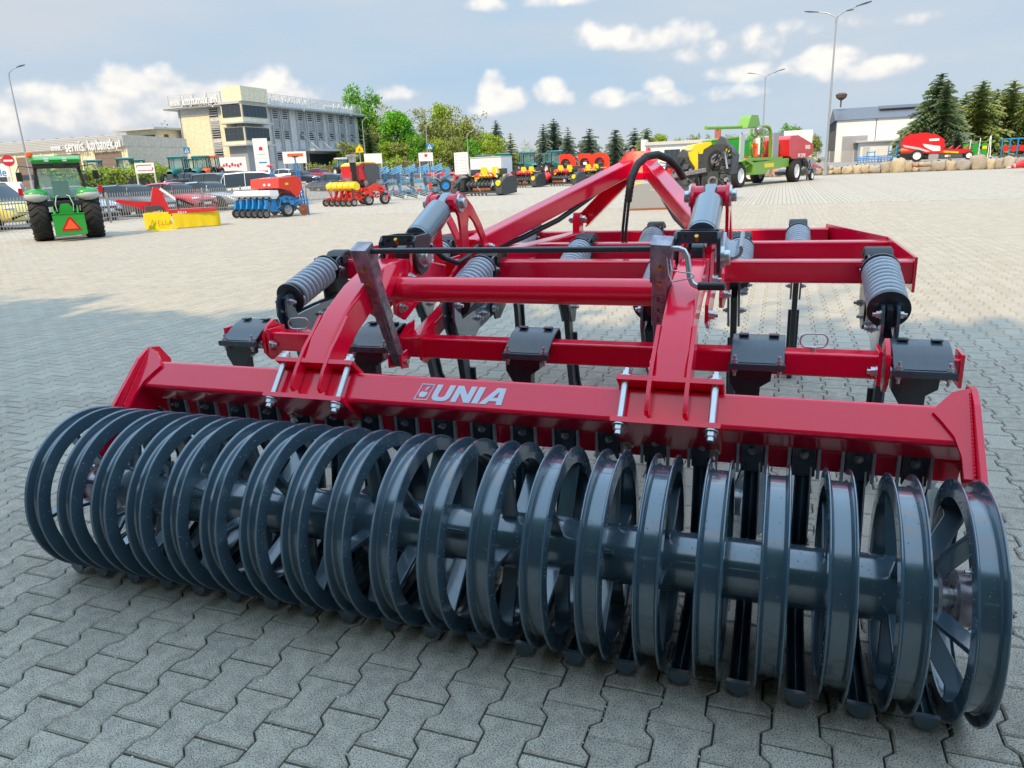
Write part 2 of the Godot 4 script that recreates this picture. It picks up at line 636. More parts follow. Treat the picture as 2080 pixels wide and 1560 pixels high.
func far_paving_texture() -> ImageTexture:
	# one repeat: two columns (0.28 m) by one block (0.20 m), 8 x 8 repeats with block tones
	var n := 8
	var px := 1024
	var im := Image.create(px, px, false, Image.FORMAT_RGB8)
	rng.seed = 5
	var tone := []
	for i in n * n * 2:
		tone.append(rng.randf_range(0.90, 1.06))
	for y in px:
		for x in px:
			var u := float(x) / px * n * 0.28
			var w := float(y) / px * n * 0.20
			var c := int(floor(u / 0.14))
			# boundary between columns weaves by 12.5 mm
			var best := 1.0
			var mine := c
			for k in [c - 1, c, c + 1]:
				var off := 0.1 if posmod(k, 2) == 1 else 0.0
				var zz := fposmod(w + off, 0.2) - 0.1
				var hw := 0.0825 if absf(zz) > 0.062 else (0.0575 if absf(zz) < 0.038 else lerpf(0.0575, 0.0825, (absf(zz) - 0.038) / 0.024))
				var dx: float = absf(u - (k * 0.14 + 0.07)) - hw
				if dx < 0.001:
					mine = k
				best = minf(best, absf(dx))
			var off2 := 0.1 if posmod(mine, 2) == 1 else 0.0
			var z2 := fposmod(w + off2, 0.2)
			best = minf(best, minf(z2, 0.2 - z2))
			var r := int(floor((w + off2) / 0.2))
			var t: float = tone[posmod(mine, n * 2) * n + posmod(r, n)]
			var k2 := lerpf(0.42, 1.0, smoothstep(0.002, 0.009, best)) * t
			im.set_pixel(x, y, Color(k2, k2, k2))
	return ImageTexture.create_from_image(im)

func ground() -> void:
	var grit := ntex(0.085, Color(0.30, 0.31, 0.33), Color(1.60, 1.57, 1.52), 1024, 5, 17)
	var gritn := ntex(0.16, Color.BLACK, Color.WHITE, 1024, 3, 18, true, 5.0)
	var stain := ntex(0.008, Color(0.86, 0.86, 0.87), Color(1.06, 1.05, 1.03), 1024, 5, 19)
	var mats := []
	rng.seed = 11
	for k in 6:
		var m := tri(mat(lin(0.53, 0.485, 0.405) * Color(1, 1, 1).darkened(rng.randf_range(0.0, 0.07)), 0.86), 1.9, grit, null, gritn, 0.8)
		m.detail_enabled = true
		m.detail_blend_mode = BaseMaterial3D.BLEND_MODE_MUL
		m.detail_albedo = stain
		mats.append(m)
	var many := tri(mat(lin(0.53, 0.485, 0.405), 0.86), 1.9, grit, null, gritn, 0.8)
	many.vertex_color_use_as_albedo = true
	var bedm := tri(mat(lin(0.055, 0.055, 0.052), 1.0), 6.0, ntex(0.09, Color(0.2, 0.2, 0.2), Color(2.6, 2.4, 2.0), 512, 4, 23))
	var g := MB.new()
	g.q(Vector3(NX0, -0.012, NZ0), Vector3(NX1, -0.012, NZ0), Vector3(NX1, -0.012, NZ1), Vector3(NX0, -0.012, NZ1), Y3)
	var near := Node3D.new()
	near.name = "pavement"
	near.set_meta("kind", "structure")
	add_child(near)
	part(near, "sand_bed", g, bedm)
	var pm := paver_mesh()
	var all := []
	var cols := int(round((NX1 - NX0) / 0.14))
	var rows := int(round((NZ1 - NZ0) / 0.2))
	for c in cols:
		for r in rows:
			var x := NX0 + 0.07 + c * 0.14
			var z := NZ0 + 0.1 + r * 0.2 + (0.1 if c % 2 == 1 else 0.0)
			if z > NZ1 + 0.001:
				continue
			var d := Vector3(x, 0, z) - EYE
			var zc := d.dot(CF)
			var big := 0.0
			if zc > 0.4:
				var sx := 1040 + F * d.dot(CR) / zc
				var sy := 780 - F * d.dot(CU) / zc
				if sx > -10 and sx < 2090 and sy < 1570 and not (sy > 830 and sx > 60 + (1560 - sy) * 0.0 and sy < 1000 + (sx - 100) * 0.20 and sx < 2040):
					big = 1.0 / zc
			all.append([big, Vector3(x, 0, z)])
	all.sort_custom(func(a, b): return a[0] > b[0])
	var mm := MultiMesh.new()
	mm.transform_format = MultiMesh.TRANSFORM_3D
	mm.use_colors = true
	mm.mesh = pm
	mm.instance_count = all.size() - 300
	for i in all.size():
		var b := Basis.from_euler(Vector3(rng.randf_range(-0.006, 0.006), rng.randf_range(-0.008, 0.008), rng.randf_range(-0.008, 0.008)))
		var p: Vector3 = all[i][1] + Vector3(0, rng.randf_range(-0.0022, 0.0008), 0)
		if i < 300:
			part(near, "paver", pm, mats[rng.randi() % 6], p, b)
		else:
			mm.set_instance_transform(i - 300, Transform3D(b, p))
			var t := rng.randf_range(0.90, 1.03)
			mm.set_instance_color(i - 300, Color(t, t, t * rng.randf_range(0.985, 1.005)))
	var mi := MultiMeshInstance3D.new()
	mi.name = "pavers"
	mi.multimesh = mm
	mi.material_override = many
	mi.set_meta("kind", "stuff")
	near.add_child(mi)
	# grit and crumbs lying in the joints near the photographer
	var peb := MB.new()
	peb.ell(Vector3.ZERO, Vector3(0.0032, 0.0022, 0.0027), 6, 4)
	var pmm := MultiMesh.new()
	pmm.transform_format = MultiMesh.TRANSFORM_3D
	pmm.use_colors = true
	pmm.mesh = peb.mesh()
	pmm.instance_count = 5200
	for i in 5200:
		var c := rng.randi_range(96, 152)
		var z := rng.randf_range(-2.0, 1.25)
		var off := 0.1 if c % 2 == 1 else 0.0
		var zz := fposmod(z - NZ0 - off, 0.2) - 0.1
		var x := NX0 + c * 0.14
		if i % 3 == 0:
			x += rng.randf() * 0.14
			z = NZ0 + off + 0.2 * roundf((z - NZ0 - off) / 0.2)
		else:
			x += (0.0125 if absf(zz) < 0.05 else -0.0125)
		if i % 9 == 0:
			x += rng.randf_range(-0.05, 0.05)
			z += rng.randf_range(-0.05, 0.05)
		var lone := i % 9 == 0
		pmm.set_instance_transform(i, Transform3D(Basis.from_euler(Vector3(0, rng.randf() * TAU, 0)).scaled(Vector3.ONE * rng.randf_range(0.5, 1.25)), Vector3(x + rng.randf_range(-0.003, 0.003), 0.0015 if lone else rng.randf_range(-0.011, -0.005), z + rng.randf_range(-0.003, 0.003))))
		var t := rng.randf_range(0.12, 0.75)
		pmm.set_instance_color(i, Color(t, t * 0.96, t * 0.86))
	var gm2 := mat(Color.WHITE, 0.9)
	gm2.vertex_color_use_as_albedo = true
	var pi2 := MultiMeshInstance3D.new()
	pi2.name = "grit"
	pi2.multimesh = pmm
	pi2.material_override = gm2
	pi2.set_meta("kind", "stuff")
	near.add_child(pi2)
	# the yard beyond: same blocks, too far to tell apart
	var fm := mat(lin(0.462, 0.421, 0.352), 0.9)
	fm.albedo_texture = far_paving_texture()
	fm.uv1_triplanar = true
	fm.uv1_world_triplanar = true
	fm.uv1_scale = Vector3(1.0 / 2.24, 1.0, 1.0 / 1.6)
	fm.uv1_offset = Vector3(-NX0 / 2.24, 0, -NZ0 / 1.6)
	var y := -0.003
	g = MB.new()
	var ring := func(x0: float, z0: float, x1: float, z1: float) -> void:
		g.q(Vector3(x0, y, z0), Vector3(x1, y, z0), Vector3(x1, y, z1), Vector3(x0, y, z1), Y3)
	ring.call(-26.5, -66, 60, NZ0)
	ring.call(-26.5, NZ1, 60, 14)
	ring.call(-26.5, NZ0, NX0, NZ1)
	ring.call(NX1, NZ0, 60, NZ1)
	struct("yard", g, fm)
	# land out to the horizon, below the yard, rising gently behind the car park
	var gm := tri(mat(lin(0.09, 0.12, 0.04), 0.95), 0.15, ntex(0.03, Color(0.7, 0.7, 0.6), Color(1.3, 1.3, 1.2), 512, 5, 41))
	g = MB.new()
	g.q(Vector3(-1500, -0.25, -1500), Vector3(1500, -0.25, -1500), Vector3(1500, -0.25, 1500), Vector3(-1500, -0.25, 1500), Y3)
	struct("terrain", g, gm)

# the car park climbs away from the fence
func lot(p: Vector3) -> float:
	return 0.01 + maxf(1.45 * smoothstep(-28.0, -66.0, p.x), 0.6 * smoothstep(-67.0, -80.0, p.z))

func at_lot(px: float, py: float) -> Vector3:
	var d := ray(px, py)
	var t := 20.0
	while t < 300.0:
		var p := EYE + d * t
		if p.y < lot(p):
			return Vector3(p.x, lot(p), p.z)
		t += 0.1
	return EYE + d * 300.0

# ---------------------------------------------------------------- the cultivator
func bolt_mesh(r: float, stud := 0.0) -> ArrayMesh:
	# hexagon head with washer, axis +y, seat at y = 0
	var g := MB.new()
	g.cyl(Vector3.ZERO, Vector3(0, r * 0.22, 0), r * 1.35, 16)
	g.hexb(Vector3(0, r * 0.22, 0), Vector3(0, r * 1.15, 0), r)
	if stud > 0.0:
		g.cyl(Vector3(0, r * 1.15, 0), Vector3(0, r * 1.15 + stud, 0), r * 0.58, 10)
	return g.mesh()

func along(axis: Vector3) -> Basis:
	var y := axis.normalized()
	var x := y.cross(Z3 if absf(y.z) < 0.9 else X3).normalized()
	return Basis(x, y, x.cross(y))

func zy(z: float, y: float, x := 0.0) -> Vector3:
	return Vector3(x, y, z)

func v2(a: Array) -> Array:
	var r := []
	for i in range(0, a.size(), 2):
		r.append(Vector2(a[i], a[i + 1]))
	return r

# polygon given as z, y pairs, standing in the plane across x
func plate(g: MB, pts: Array, x: float, t: float, smooth := true) -> void:
	g.prism(v2(pts), Vector3(x, 0, 0), Z3, Y3, t, smooth)

func cultivator() -> void:
	var K := thing("cultivator", "red and slate-grey cultivator with a ring packer roller and white lettering, standing on the paving", "cultivator")
	var red: Material = M.red
	var sb: Material = M.steel_blue
	var B20 := bolt_mesh(0.017, 0.012)
	var B16 := bolt_mesh(0.013, 0.012)
	var B12 := bolt_mesh(0.010, 0.016)
	# ---- packer roller
	var g := MB.new()
	g.cyl(Vector3(-1.36, 0.301, 0), Vector3(1.36, 0.301, 0), 0.0855, 48)
	var roller := part(K, "packer_roller", g, sb)
	var ring := MB.new()
	var W := 0.065
	# U channel: web recessed between two flanges
	ring.lathe(Vector3.ZERO, X3, v2([0.259, -W / 2 + 0.0075, 0.259, W / 2 - 0.0075, 0.252, W / 2 - 0.001, 0.252, W / 2, 0.2975, W / 2, 0.301, W / 2 - 0.0022, 0.301, W / 2 - 0.0048, 0.297, W / 2 - 0.0075, 0.272, W / 2 - 0.0095, 0.2675, W / 2 - 0.014, 0.2675, -W / 2 + 0.014, 0.272, -W / 2 + 0.0095, 0.297, -W / 2 + 0.0075, 0.301, -W / 2 + 0.0048, 0.301, -W / 2 + 0.0022, 0.2975, -W / 2, 0.252, -W / 2, 0.252, -W / 2 + 0.001]), 96, true)
	var ringm := ring.mesh()
	var spoke := MB.new()
	spoke.bar(Vector3(0, 0.08, 0), Vector3(0, 0.2605, 0), 0.048, 0.014, 0.003, Z3)
	spoke.bar(Vector3(0, 0.0845, -0.008), Vector3(0, 0.0845, 0.008), 0.054, 0.006, 0.003)
	var spokem := spoke.mesh()
	for i in 20:
		var x := -1.425 + 0.15 * i
		var turn := Basis(X3, 0.62 + 0.42 * i)
		part(roller, "ring", ringm, sb, Vector3(x, 0.301, 0), turn)
		if i == 0 or i == 19:
			# end rings are carried by cranked arms welded to the shaft end
			for k in 5:
				var e := MB.new()
				var s := 1.0 if i == 0 else -1.0
				e.sweep([Vector3(s * 0.08, 0.075, 0), Vector3(s * 0.05, 0.13, 0), Vector3(0, 0.22, 0), Vector3(0, 0.26, 0)], MB.rr(0.014, 0.05, 0.003), X3)
				part(roller, "spoke", e, sb, Vector3(x, 0.301, 0), Basis(X3, 0.35 + TAU * k / 5))
			continue
		for k in 5:
			part(roller, "spoke", spokem, sb, Vector3(x, 0.301, 0), Basis(X3, 0.62 + 0.42 * i + TAU * k / 5) * Basis(Y3, 0.0))
	for s in [-1, 1]:
		g = MB.new()
		g.lathe(Vector3(s * 1.36, 0.301, 0), Vector3(s, 0, 0), v2([0.0, 0.012, 0.07, 0.012, 0.085, 0.0]), 32)
		g.cyl(Vector3(s * 1.36, 0.301, 0), Vector3(s * 1.47, 0.301, 0), 0.026, 20)
		part(roller, "axle_stub", g, M.zinc)
		g = MB.new()
		g.lathe(Vector3(s * 1.405, 0.301, 0), Vector3(s, 0, 0), v2([0.03, 0.0, 0.062, 0.0, 0.07, 0.006, 0.07, 0.05, 0.03, 0.05]), 32)
		part(roller, "bearing_housing", g, M.galva)
	# rain drops left on the upper side of the rings
	var dm := MB.new()
	dm.ell(Vector3.ZERO, Vector3(1, 0.55, 1), 7, 4, 0.0, 0.5)
	var drops := MultiMesh.new()
	drops.transform_format = MultiMesh.TRANSFORM_3D
	drops.mesh = dm.mesh()
	drops.instance_count = 1900
	rng.seed = 61
	for k in 1900:
		var i := rng.randi_range(0, 19)
		var a := rng.randf_range(-0.25, 2.6)
		var rad := Vector3(0, sin(a), cos(a))
		var x := -1.425 + 0.15 * i
		var n := rad
		var q := Vector3(x + rng.randf_range(-0.016, 0.016), 0.301, 0) + rad * 0.2676
		if k % 5 < 3:
			n = X3 if x < 0.6 else -X3
			q = Vector3(x, 0.301, 0) + n * (W / 2 + 0.0002) + rad * rng.randf_range(0.256, 0.296)
		elif k % 5 == 3:
			q = Vector3(x + 0.075 + rng.randf_range(-0.04, 0.04), 0.301, 0) + rad * 0.0857
		var r := rng.randf_range(0.0008, 0.0021) * (1.0 if rng.randf() < 0.9 else 1.5)
		drops.set_instance_transform(k, Transform3D(along(n).scaled_local(Vector3(r, r, r)), q))
	var dmi := MultiMeshInstance3D.new()
	dmi.name = "rain_drops"
	dmi.multimesh = drops
	dmi.material_override = mat(lin(0.16, 0.22, 0.28), 0.06)
	dmi.set_meta("kind", "stuff")
	roller.add_child(dmi)
	# ---- roller beam, turned on its edge
	var c0 := Vector2(-0.338, 0.708)
	var al := deg_to_rad(42.0)
	var nrm := Vector3(0, sin(al), cos(al))
	var dwn := Vector3(0, -cos(al), sin(al))
	var S := 0.122
	var ctr := Vector3(0, c0.y, c0.x) + dwn * S / 2 - nrm * S / 2
	g = MB.new()
	g.sweep([ctr + X3 * -1.468, ctr + X3 * 1.468], MB.rr(S, S, 0.016), nrm)
	var beam := part(K, "roller_beam", g, red)
	for s in [-1.0, 1.0]:
		g = MB.new()
		# end plate from over the beam down to the axle
		plate(g, [-0.465, 0.68, -0.415, 0.745, -0.36, 0.752, -0.305, 0.722, -0.115, 0.545, 0.03, 0.385, 0.055, 0.30, 0.02, 0.235, -0.05, 0.235, -0.10, 0.29, -0.30, 0.46, -0.45, 0.56], s * 1.4765, 0.015, false)
		part(beam, "end_plate", g, red)
		g = MB.new()
		# curved gusset lying on the beam face
		var o := Vector3(s * 1.468, c0.y, c0.x) + nrm * 0.006 + dwn * -0.03
		g.prism(v2([0, -0.02, 0.045, -0.005, 0.085, 0.04, 0.095, 0.06, 0.075, 0.085, 0.045, 0.13, 0.03, 0.19, 0.028, 0.25, 0.0, 0.25]), o, Vector3(-s, 0, 0), dwn, 0.011, true)
		part(beam, "gusset", g, red)
		g = MB.new()
		for k in 24:
			var p := o + dwn * (0.0 + k * 0.0105) + Vector3(-s * 0.002, 0, 0) + nrm * 0.005
			g.ell(p, Vector3(0.004, 0.0085, 0.005), 8, 5)
		part(beam, "weld_seam", g, red)
		g = MB.new()
		g.cyl(Vector3(s * 1.466, 0.301, 0), Vector3(s * 1.458, 0.301, 0), 0.085, 24)
		part(beam, "bearing_flange", g, red)
		part(beam, "bolt", B16, M.zinc, Vector3(s * 1.445, 0.39, 0.03), along(Vector3(-s, 0, 0)))
	maker_print(beam, Vector3(0.0, c0.y, c0.x) + nrm * 0.0015, X3, -dwn, nrm)
	# ---- scraper bar with its twenty scrapers
	g = MB.new()
	var so := Vector3(0, 0.512, -0.398)
	g.sweep([so + X3 * -1.468, so + X3 * 1.468], MB.rr(0.084, 0.084, 0.009), (Y3 + Z3 * 0.30).normalized())
	var scrb := part(K, "scraper_bar", g, red)
	var sc := MB.new()
	var path := [zy(-0.348, 0.50), zy(-0.325, 0.34), zy(-0.30, 0.20), zy(-0.25, 0.10), zy(-0.15, 0.045), zy(0.0, 0.030), zy(0.14, 0.024)]
	var chan := [v2([0.024, -0.004, 0.024, 0.010, 0.019, 0.010, 0.015, 0.001, -0.015, 0.001, -0.019, 0.010, -0.024, 0.010, -0.024, -0.004]), []]
	for p in chan[0]:
		chan[1].append((p as Vector2).normalized())
	sc.sweep(path, chan, Z3, true)
	var scm := sc.mesh()
	var tipg := MB.new()
	tipg.prism(v2([-0.03, 0.022, 0.03, 0.022, 0.026, 0.0, 0.008, -0.018, -0.008, -0.018, -0.026, 0.0]), zy(0.145, 0.024), X3, Y3, 0.014)
	var tipm := tipg.mesh()
	var cl := MB.new()
	cl.box(Vector3(0, 0.508, -0.343), Vector3(0.066, 0.105, 0.014), 0.004)
	cl.box(Vector3(0, 0.566, -0.385), Vector3(0.066, 0.010, 0.075), 0.003)
	var clm := cl.mesh()
	var ub := MB.new()
	ub.bar(Vector3(0, 0.448, -0.347), Vector3(0, 0.566, -0.343), 0.010, 0.016, 0.002, Z3)
	var ubm := ub.mesh()
	for i in 20:
		var x := -1.5 + 0.15 * i + (0.035 if i == 0 else 0.0)
		var dx := rng.randf_range(-0.004, 0.004)
		var s := part(scrb, "scraper", scm, sb, Vector3(x + dx, 0, 0))
		part(scrb, "scraper_tip", tipm, sb, Vector3(x + dx, 0, 0))
		if i > 0:
			part(scrb, "scraper_clamp", clm, M.dark, Vector3(x, 0, 0))
			for e in [-0.042, 0.042]:
				part(scrb, "clamp_strap", ubm, M.spring, Vector3(x + e, 0, 0))
			part(scrb, "bolt", B12, M.galva, Vector3(x, 0.525, -0.336), along(Vector3(rng.randf_range(-0.1, 0.1), 0.25, 1)))
	# ---- levelling bar with spring-mounted discs
	g = MB.new()
	var ly := 0.655
	var lz := -0.965
	g.sweep([Vector3(-1.31, ly, lz), Vector3(1.31, ly, lz)], MB.rr(0.09, 0.09, 0.012), Y3)
	var lev := part(K, "levelling_bar", g, red)
	for s in [-1.0, 1.0]:
		g = MB.new()
		g.box(Vector3(s * 1.305, ly, lz), Vector3(0.014, 0.125, 0.125), 0.004)
		part(lev, "flange", g, red)
		g = MB.new()
		plate(g, [lz - 0.07, ly + 0.06, lz - 0.02, ly + 0.095, lz + 0.03, ly + 0.075, lz + 0.065, ly + 0.03, lz + 0.065, ly - 0.05, lz + 0.02, ly - 0.095, lz - 0.06, ly - 0.07], s * 1.33, 0.016)
		part(lev, "flange", g, red)
		g = MB.new()
		g.sweep([Vector3(s * 1.335, ly, lz), Vector3(s * 1.56, ly, lz)], MB.rr(0.08, 0.08, 0.01), Y3)
		g.box(Vector3(s * 1.562, ly, lz), Vector3(0.012, 0.12, 0.10), 0.004)
		part(lev, "bar_extension", g, red)
		for dz in [-0.045, 0.052]:
			part(lev, "bolt", B20, M.zinc, Vector3(s * 1.339, ly - 0.012, lz + dz), along(X3 * s))
			part(lev, "bolt", B20, M.zinc, Vector3(s * 1.297, ly - 0.012, lz + dz), along(X3 * -s))
	var shell := MB.new()
	for s in [1.0, -1.0]:
		# upper and lower halves pressed round the rubber cords
		var pr := []
		for p in [[-0.105, 0.0], [-0.102, 0.055], [-0.088, 0.076], [-0.065, 0.080], [-0.01, 0.066], [0.04, 0.043], [0.075, 0.022], [0.10, 0.010]]:
			pr.append(Vector3(0, p[1] * (1.0 if s > 0 else -0.62), p[0]))
		shell.sweep(pr, MB.rr(0.192 if s > 0 else 0.15, 0.010, 0.004), Y3)
	var shm := shell.mesh()
	var lip := MB.new()
	lip.box(Vector3(0, 0.0, 0.104), Vector3(0.2, 0.024, 0.03), 0.006)
	var lipm := lip.mesh()
	var emb := MB.new()
	emb.bar(Vector3(-0.018, 0.088, -0.05), Vector3(0.018, 0.088, -0.05), 0.03, 0.006, 0.002)
	var embm := emb.mesh()
	var armg := MB.new()
	armg.prism(v2([-0.075, 0.02, 0.075, 0.02, 0.072, -0.03, 0.035, -0.055, 0.03, -0.20, -0.03, -0.20, -0.035, -0.11, -0.075, -0.04]), Vector3(-0.02, -0.03, 0.055), X3, Y3, 0.05)
	armg.sweep([Vector3(-0.02, -0.20, 0.055), Vector3(-0.02, -0.30, 0.08), Vector3(0.0, -0.37, 0.17), Vector3(0.0, -0.41, 0.30), Vector3(0.0, -0.425, 0.36)], MB.rr(0.055, 0.034, 0.006), Z3, true, true)
	var armm := armg.mesh()
	var disc := MB.new()
	var dn := 72
	for half in [0, 1]:
		for k in dn:
			var pts := []
			for kk in [k, k + 1]:
				var a: float = TAU * kk / dn
				var notch := 0.215 - 0.032 * smoothstep(0.55, 0.95, cos(a * 9.0))
				for rr in [0.03, 0.10, 0.16, notch]:
					var bow: float = rr * rr * 0.95
					pts.append(Vector3(bow + half * 0.005, sin(a) * rr, cos(a) * rr))
			for m in 3:
				disc.q(pts[m], pts[m + 1], pts[m + 5], pts[m + 4], Vector3(-1 if half == 0 else 1, 0, 0))
	var discm := disc.mesh()
	var hub := MB.new()
	hub.lathe(Vector3.ZERO, X3, v2([0.0, -0.035, 0.035, -0.035, 0.045, -0.02, 0.045, 0.02, 0.0, 0.03]), 20)
	var hubm := hub.mesh()
	var xs := [-1.45, -0.745, -0.012, 0.89, 1.44]
	for i in 5:
		var x: float = xs[i]
		var o := Vector3(x, ly, lz)
		part(lev, "disc_clamp", shm, M.slate, o)
		part(lev, "clamp_lip", lipm, M.slate, o)
		for s in [-1, 1]:
			part(lev, "pressed_rib", embm, M.slate, o + Vector3(s * 0.055, 0, 0))
			part(lev, "bolt", B12, M.zinc, o + Vector3(s * 0.078, 0.012, 0.098), along(Y3))
			part(lev, "bolt", B12, M.zinc, o + Vector3(s * 0.078, -0.012, 0.098), along(-Y3))
		part(lev, "disc_arm", armm, M.dark, o)
		var yaw: float = 0.30 if i < 3 else -0.30
		part(lev, "disc", discm, sb, o + Vector3(-0.035, -0.43, 0.37), Basis(Y3, yaw))
		part(lev, "disc_hub", hubm, M.zinc, o + Vector3(-0.03, -0.43, 0.37), Basis(Y3, yaw))
	for a in [[-1.17, 0.3], [1.085, 0.1]]:
		# spring pins with their oval rings
		g = MB.new()
		var ovl := []
		for k in 25:
			var t := TAU * k / 24
			var cxx := 0.022 * signf(cos(t)) if absf(cos(t)) > 0.05 else 0.0
			ovl.append(Vector3(cxx + cos(t) * 0.026, 0.032 + sin(t) * 0.026, 0))
		g.tube(ovl, 0.0034, 8)
		g.cyl(Vector3(0, 0.008, 0), Vector3(0, -0.01, 0), 0.012, 12)
		part(lev, "locking_pin", g, M.zinc, Vector3(a[0], ly + 0.05, lz + 0.0), Basis(Y3, a[1]))
	# ---- main frame
	var bars := [[-1.695, 1.49], [-2.545, 1.49], [-3.395, 1.24]]
	for b in bars:
		g = MB.new()
		g.sweep([Vector3(-b[1], 0.895, b[0]), Vector3(b[1], 0.895, b[0])], MB.rr(0.1, 0.1, 0.013), Y3)
		part(K, "frame_bar", g, red)
	for s in [-1.0, 1.0]:
		g = MB.new()
		g.bar(Vector3(s * 1.497, 0.888, -1.63), Vector3(s * 1.497, 0.888, -2.56), 0.012, 0.15, 0.003)
		part(K, "side_plate", g, red)
		g = MB.new()
		g.bar(Vector3(s * 1.494, 0.888, -2.563), Vector3(s * 1.235, 0.89, -3.47), 0.012, 0.15, 0.003)
		part(K, "side_plate", g, red)
		# longitudinals, leaning inwards to the headstock
		g = MB.new()
		g.bar(Vector3(s * 0.60, 0.905, -1.75), Vector3(s * 0.42, 0.905, -3.35), 0.10, 0.09, 0.012)
		part(K, "longitudinal_beam", g, red)
	# ---- tines
	var br := MB.new()
	for s in [-1, 1]:
		plate(br, [0.055, 0.06, 0.10, 0.085, 0.135, 0.075, 0.185, 0.02, 0.17, -0.05, 0.16, -0.17, 0.13, -0.235, 0.07, -0.24, -0.02, -0.19, -0.075, -0.13, -0.075, -0.06, 0.055, -0.056], s * 0.042, 0.010, false)
	var brm := br.mesh()
	var sp := MB.new()
	var hel := []
	var a0 := Vector3(0, 0.022, 0.19)
	var a1 := Vector3(0, -0.07, 0.51)
	var ax := (a1 - a0).normalized()
	var e1 := X3
	var e2 := ax.cross(e1)
	var turns := 10.0
	for k in int(turns * 22) + 1:
		var t := k / 22.0
		hel.append(a0 + (a1 - a0) * (t / turns) + (e1 * cos(t * TAU) + e2 * sin(t * TAU)) * 0.0615)
	sp.tube(hel, 0.0142, 8)
	var spm := sp.mesh()
	var cup := MB.new()
	for e in [[a0, -1.0], [a1, 1.0]]:
		cup.cyl(e[0] + ax * e[1] * 0.010, e[0] + ax * e[1] * 0.018, 0.077, 36)
	cup.cyl(a0, a1, 0.041, 20)
	cup.bar(a1 + ax * 0.005, a1 + ax * 0.07, 0.022, 0.05, 0.004)
	var cupm := cup.mesh()
	var cap := MB.new()
	cap.sweep([Vector3(0, 0.068, -0.062), Vector3(0, 0.084, -0.03), Vector3(0, 0.098, 0.02), Vector3(0, 0.094, 0.065), Vector3(0, 0.072, 0.098)], MB.rr(0.112, 0.026, 0.010), Y3)
	for s in [-1, 1]:
		cap.box(Vector3(s * 0.047, 0.058, 0.07), Vector3(0.016, 0.05, 0.06), 0.006)
	var capm := cap.mesh()
	var arm := MB.new()
	for s in [-1, 1]:
		plate(arm, [-0.03, -0.12, 0.14, -0.132, 0.3, -0.138, 0.44, -0.15, 0.52, -0.158, 0.535, -0.135, 0.53, -0.07, 0.55, -0.048, 0.585, -0.05, 0.604, -0.085, 0.607, -0.15, 0.58, -0.21, 0.54, -0.27, 0.50, -0.34, 0.44, -0.345, 0.41, -0.29, 0.33, -0.245, 0.2, -0.225, 0.1, -0.21, -0.02, -0.185], s * 0.026, 0.011, true)
	var armm2 := arm.mesh()
	var shank := MB.new()
	shank.sweep([Vector3(0, -0.16, 0.545), Vector3(0, -0.30, 0.485), Vector3(0, -0.45, 0.455), Vector3(0, -0.60, 0.44), Vector3(0, -0.72, 0.405), Vector3(0, -0.82, 0.34), Vector3(0, -0.875, 0.27)], MB.rr(0.032, 0.075, 0.006), Z3)
	var shankm := shank.mesh()
	var share := MB.new()
	share.sweep([Vector3(0, -0.42, 0.405), Vector3(0, -0.60, 0.392), Vector3(0, -0.72, 0.355), Vector3(0, -0.81, 0.29), Vector3(0, -0.885, 0.19)], MB.rr(0.066, 0.016, 0.006), Z3)
	share.sweep([Vector3(0.006, -0.43, 0.394), Vector3(0.006, -0.60, 0.381), Vector3(0.006, -0.70, 0.352)], MB.rr(0.03, 0.012, 0.004), Z3)
	var sharem := share.mesh()
	var slots := [[-1.35, 0], [-0.45, 0], [0.45, 0], [1.35, 0], [-1.06, 1], [-0.16, 1], [0.742, 1], [-0.77, 2], [0.13, 2], [1.055, 2]]
	for t in slots:
		var o := Vector3(t[0], 0.895, bars[t[1]][0])
		var tine := part(K, "tine", shankm, M.dark, o)
		part(tine, "share", sharem, M.dark)
		part(tine, "tine_arm", armm2, sb)
		part(tine, "bracket", brm, M.dark)
		part(tine, "spring", spm, M.spring)
		part(tine, "spring_cup", cupm, M.dark)
		part(tine, "spring_cap", capm, M.black)
		for b in [[0.566, -0.086], [0.46, -0.262], [0.336, -0.19], [0.256, -0.183], [0.17, -0.172], [0.0, -0.142], [0.125, 0.02]]:
			var wide: float = 0.048 if b[0] < 0.2 else 0.032
			part(tine, "bolt", B16, M.zinc, Vector3(wide, b[1], b[0]), along(X3))
			part(tine, "bolt", B16, M.zinc, Vector3(-wide, b[1], b[0]), along(-X3))
		var ey := MB.new()
		ey.cyl(Vector3(0, 0.02, 0.075), Vector3(0, 0.088, 0.075), 0.011, 10)
		part(tine, "eye_bolt", ey, M.zinc)
	# ---- lift lugs, cylinders and roller arms on both sides
	for s in [-1.0, 1.0]:
		var x: float = s * 0.645
		var lug := MB.new()
		for d in [-0.075, 0.075]:
			plate(lug, [-1.50, 1.22, -1.515, 1.275, -1.56, 1.30, -1.61, 1.285, -1.72, 1.22, -1.83, 1.12, -1.92, 1.00, -1.98, 0.965, -1.98, 0.95, -1.89, 0.95, -1.82, 1.05, -1.735, 1.14, -1.665, 1.18, -1.64, 1.12, -1.65, 0.95, -1.55, 0.95, -1.555, 1.10, -1.54, 1.18], x + d, 0.014)
			plate(lug, [-1.98, 0.95, -1.98, 0.865, -1.80, 0.80, -1.46, 0.76, -1.36, 0.78, -1.33, 0.83, -1.36, 0.88, -1.50, 0.95], x + d, 0.014)
		var lg := part(K, "lift_lug", lug, red)
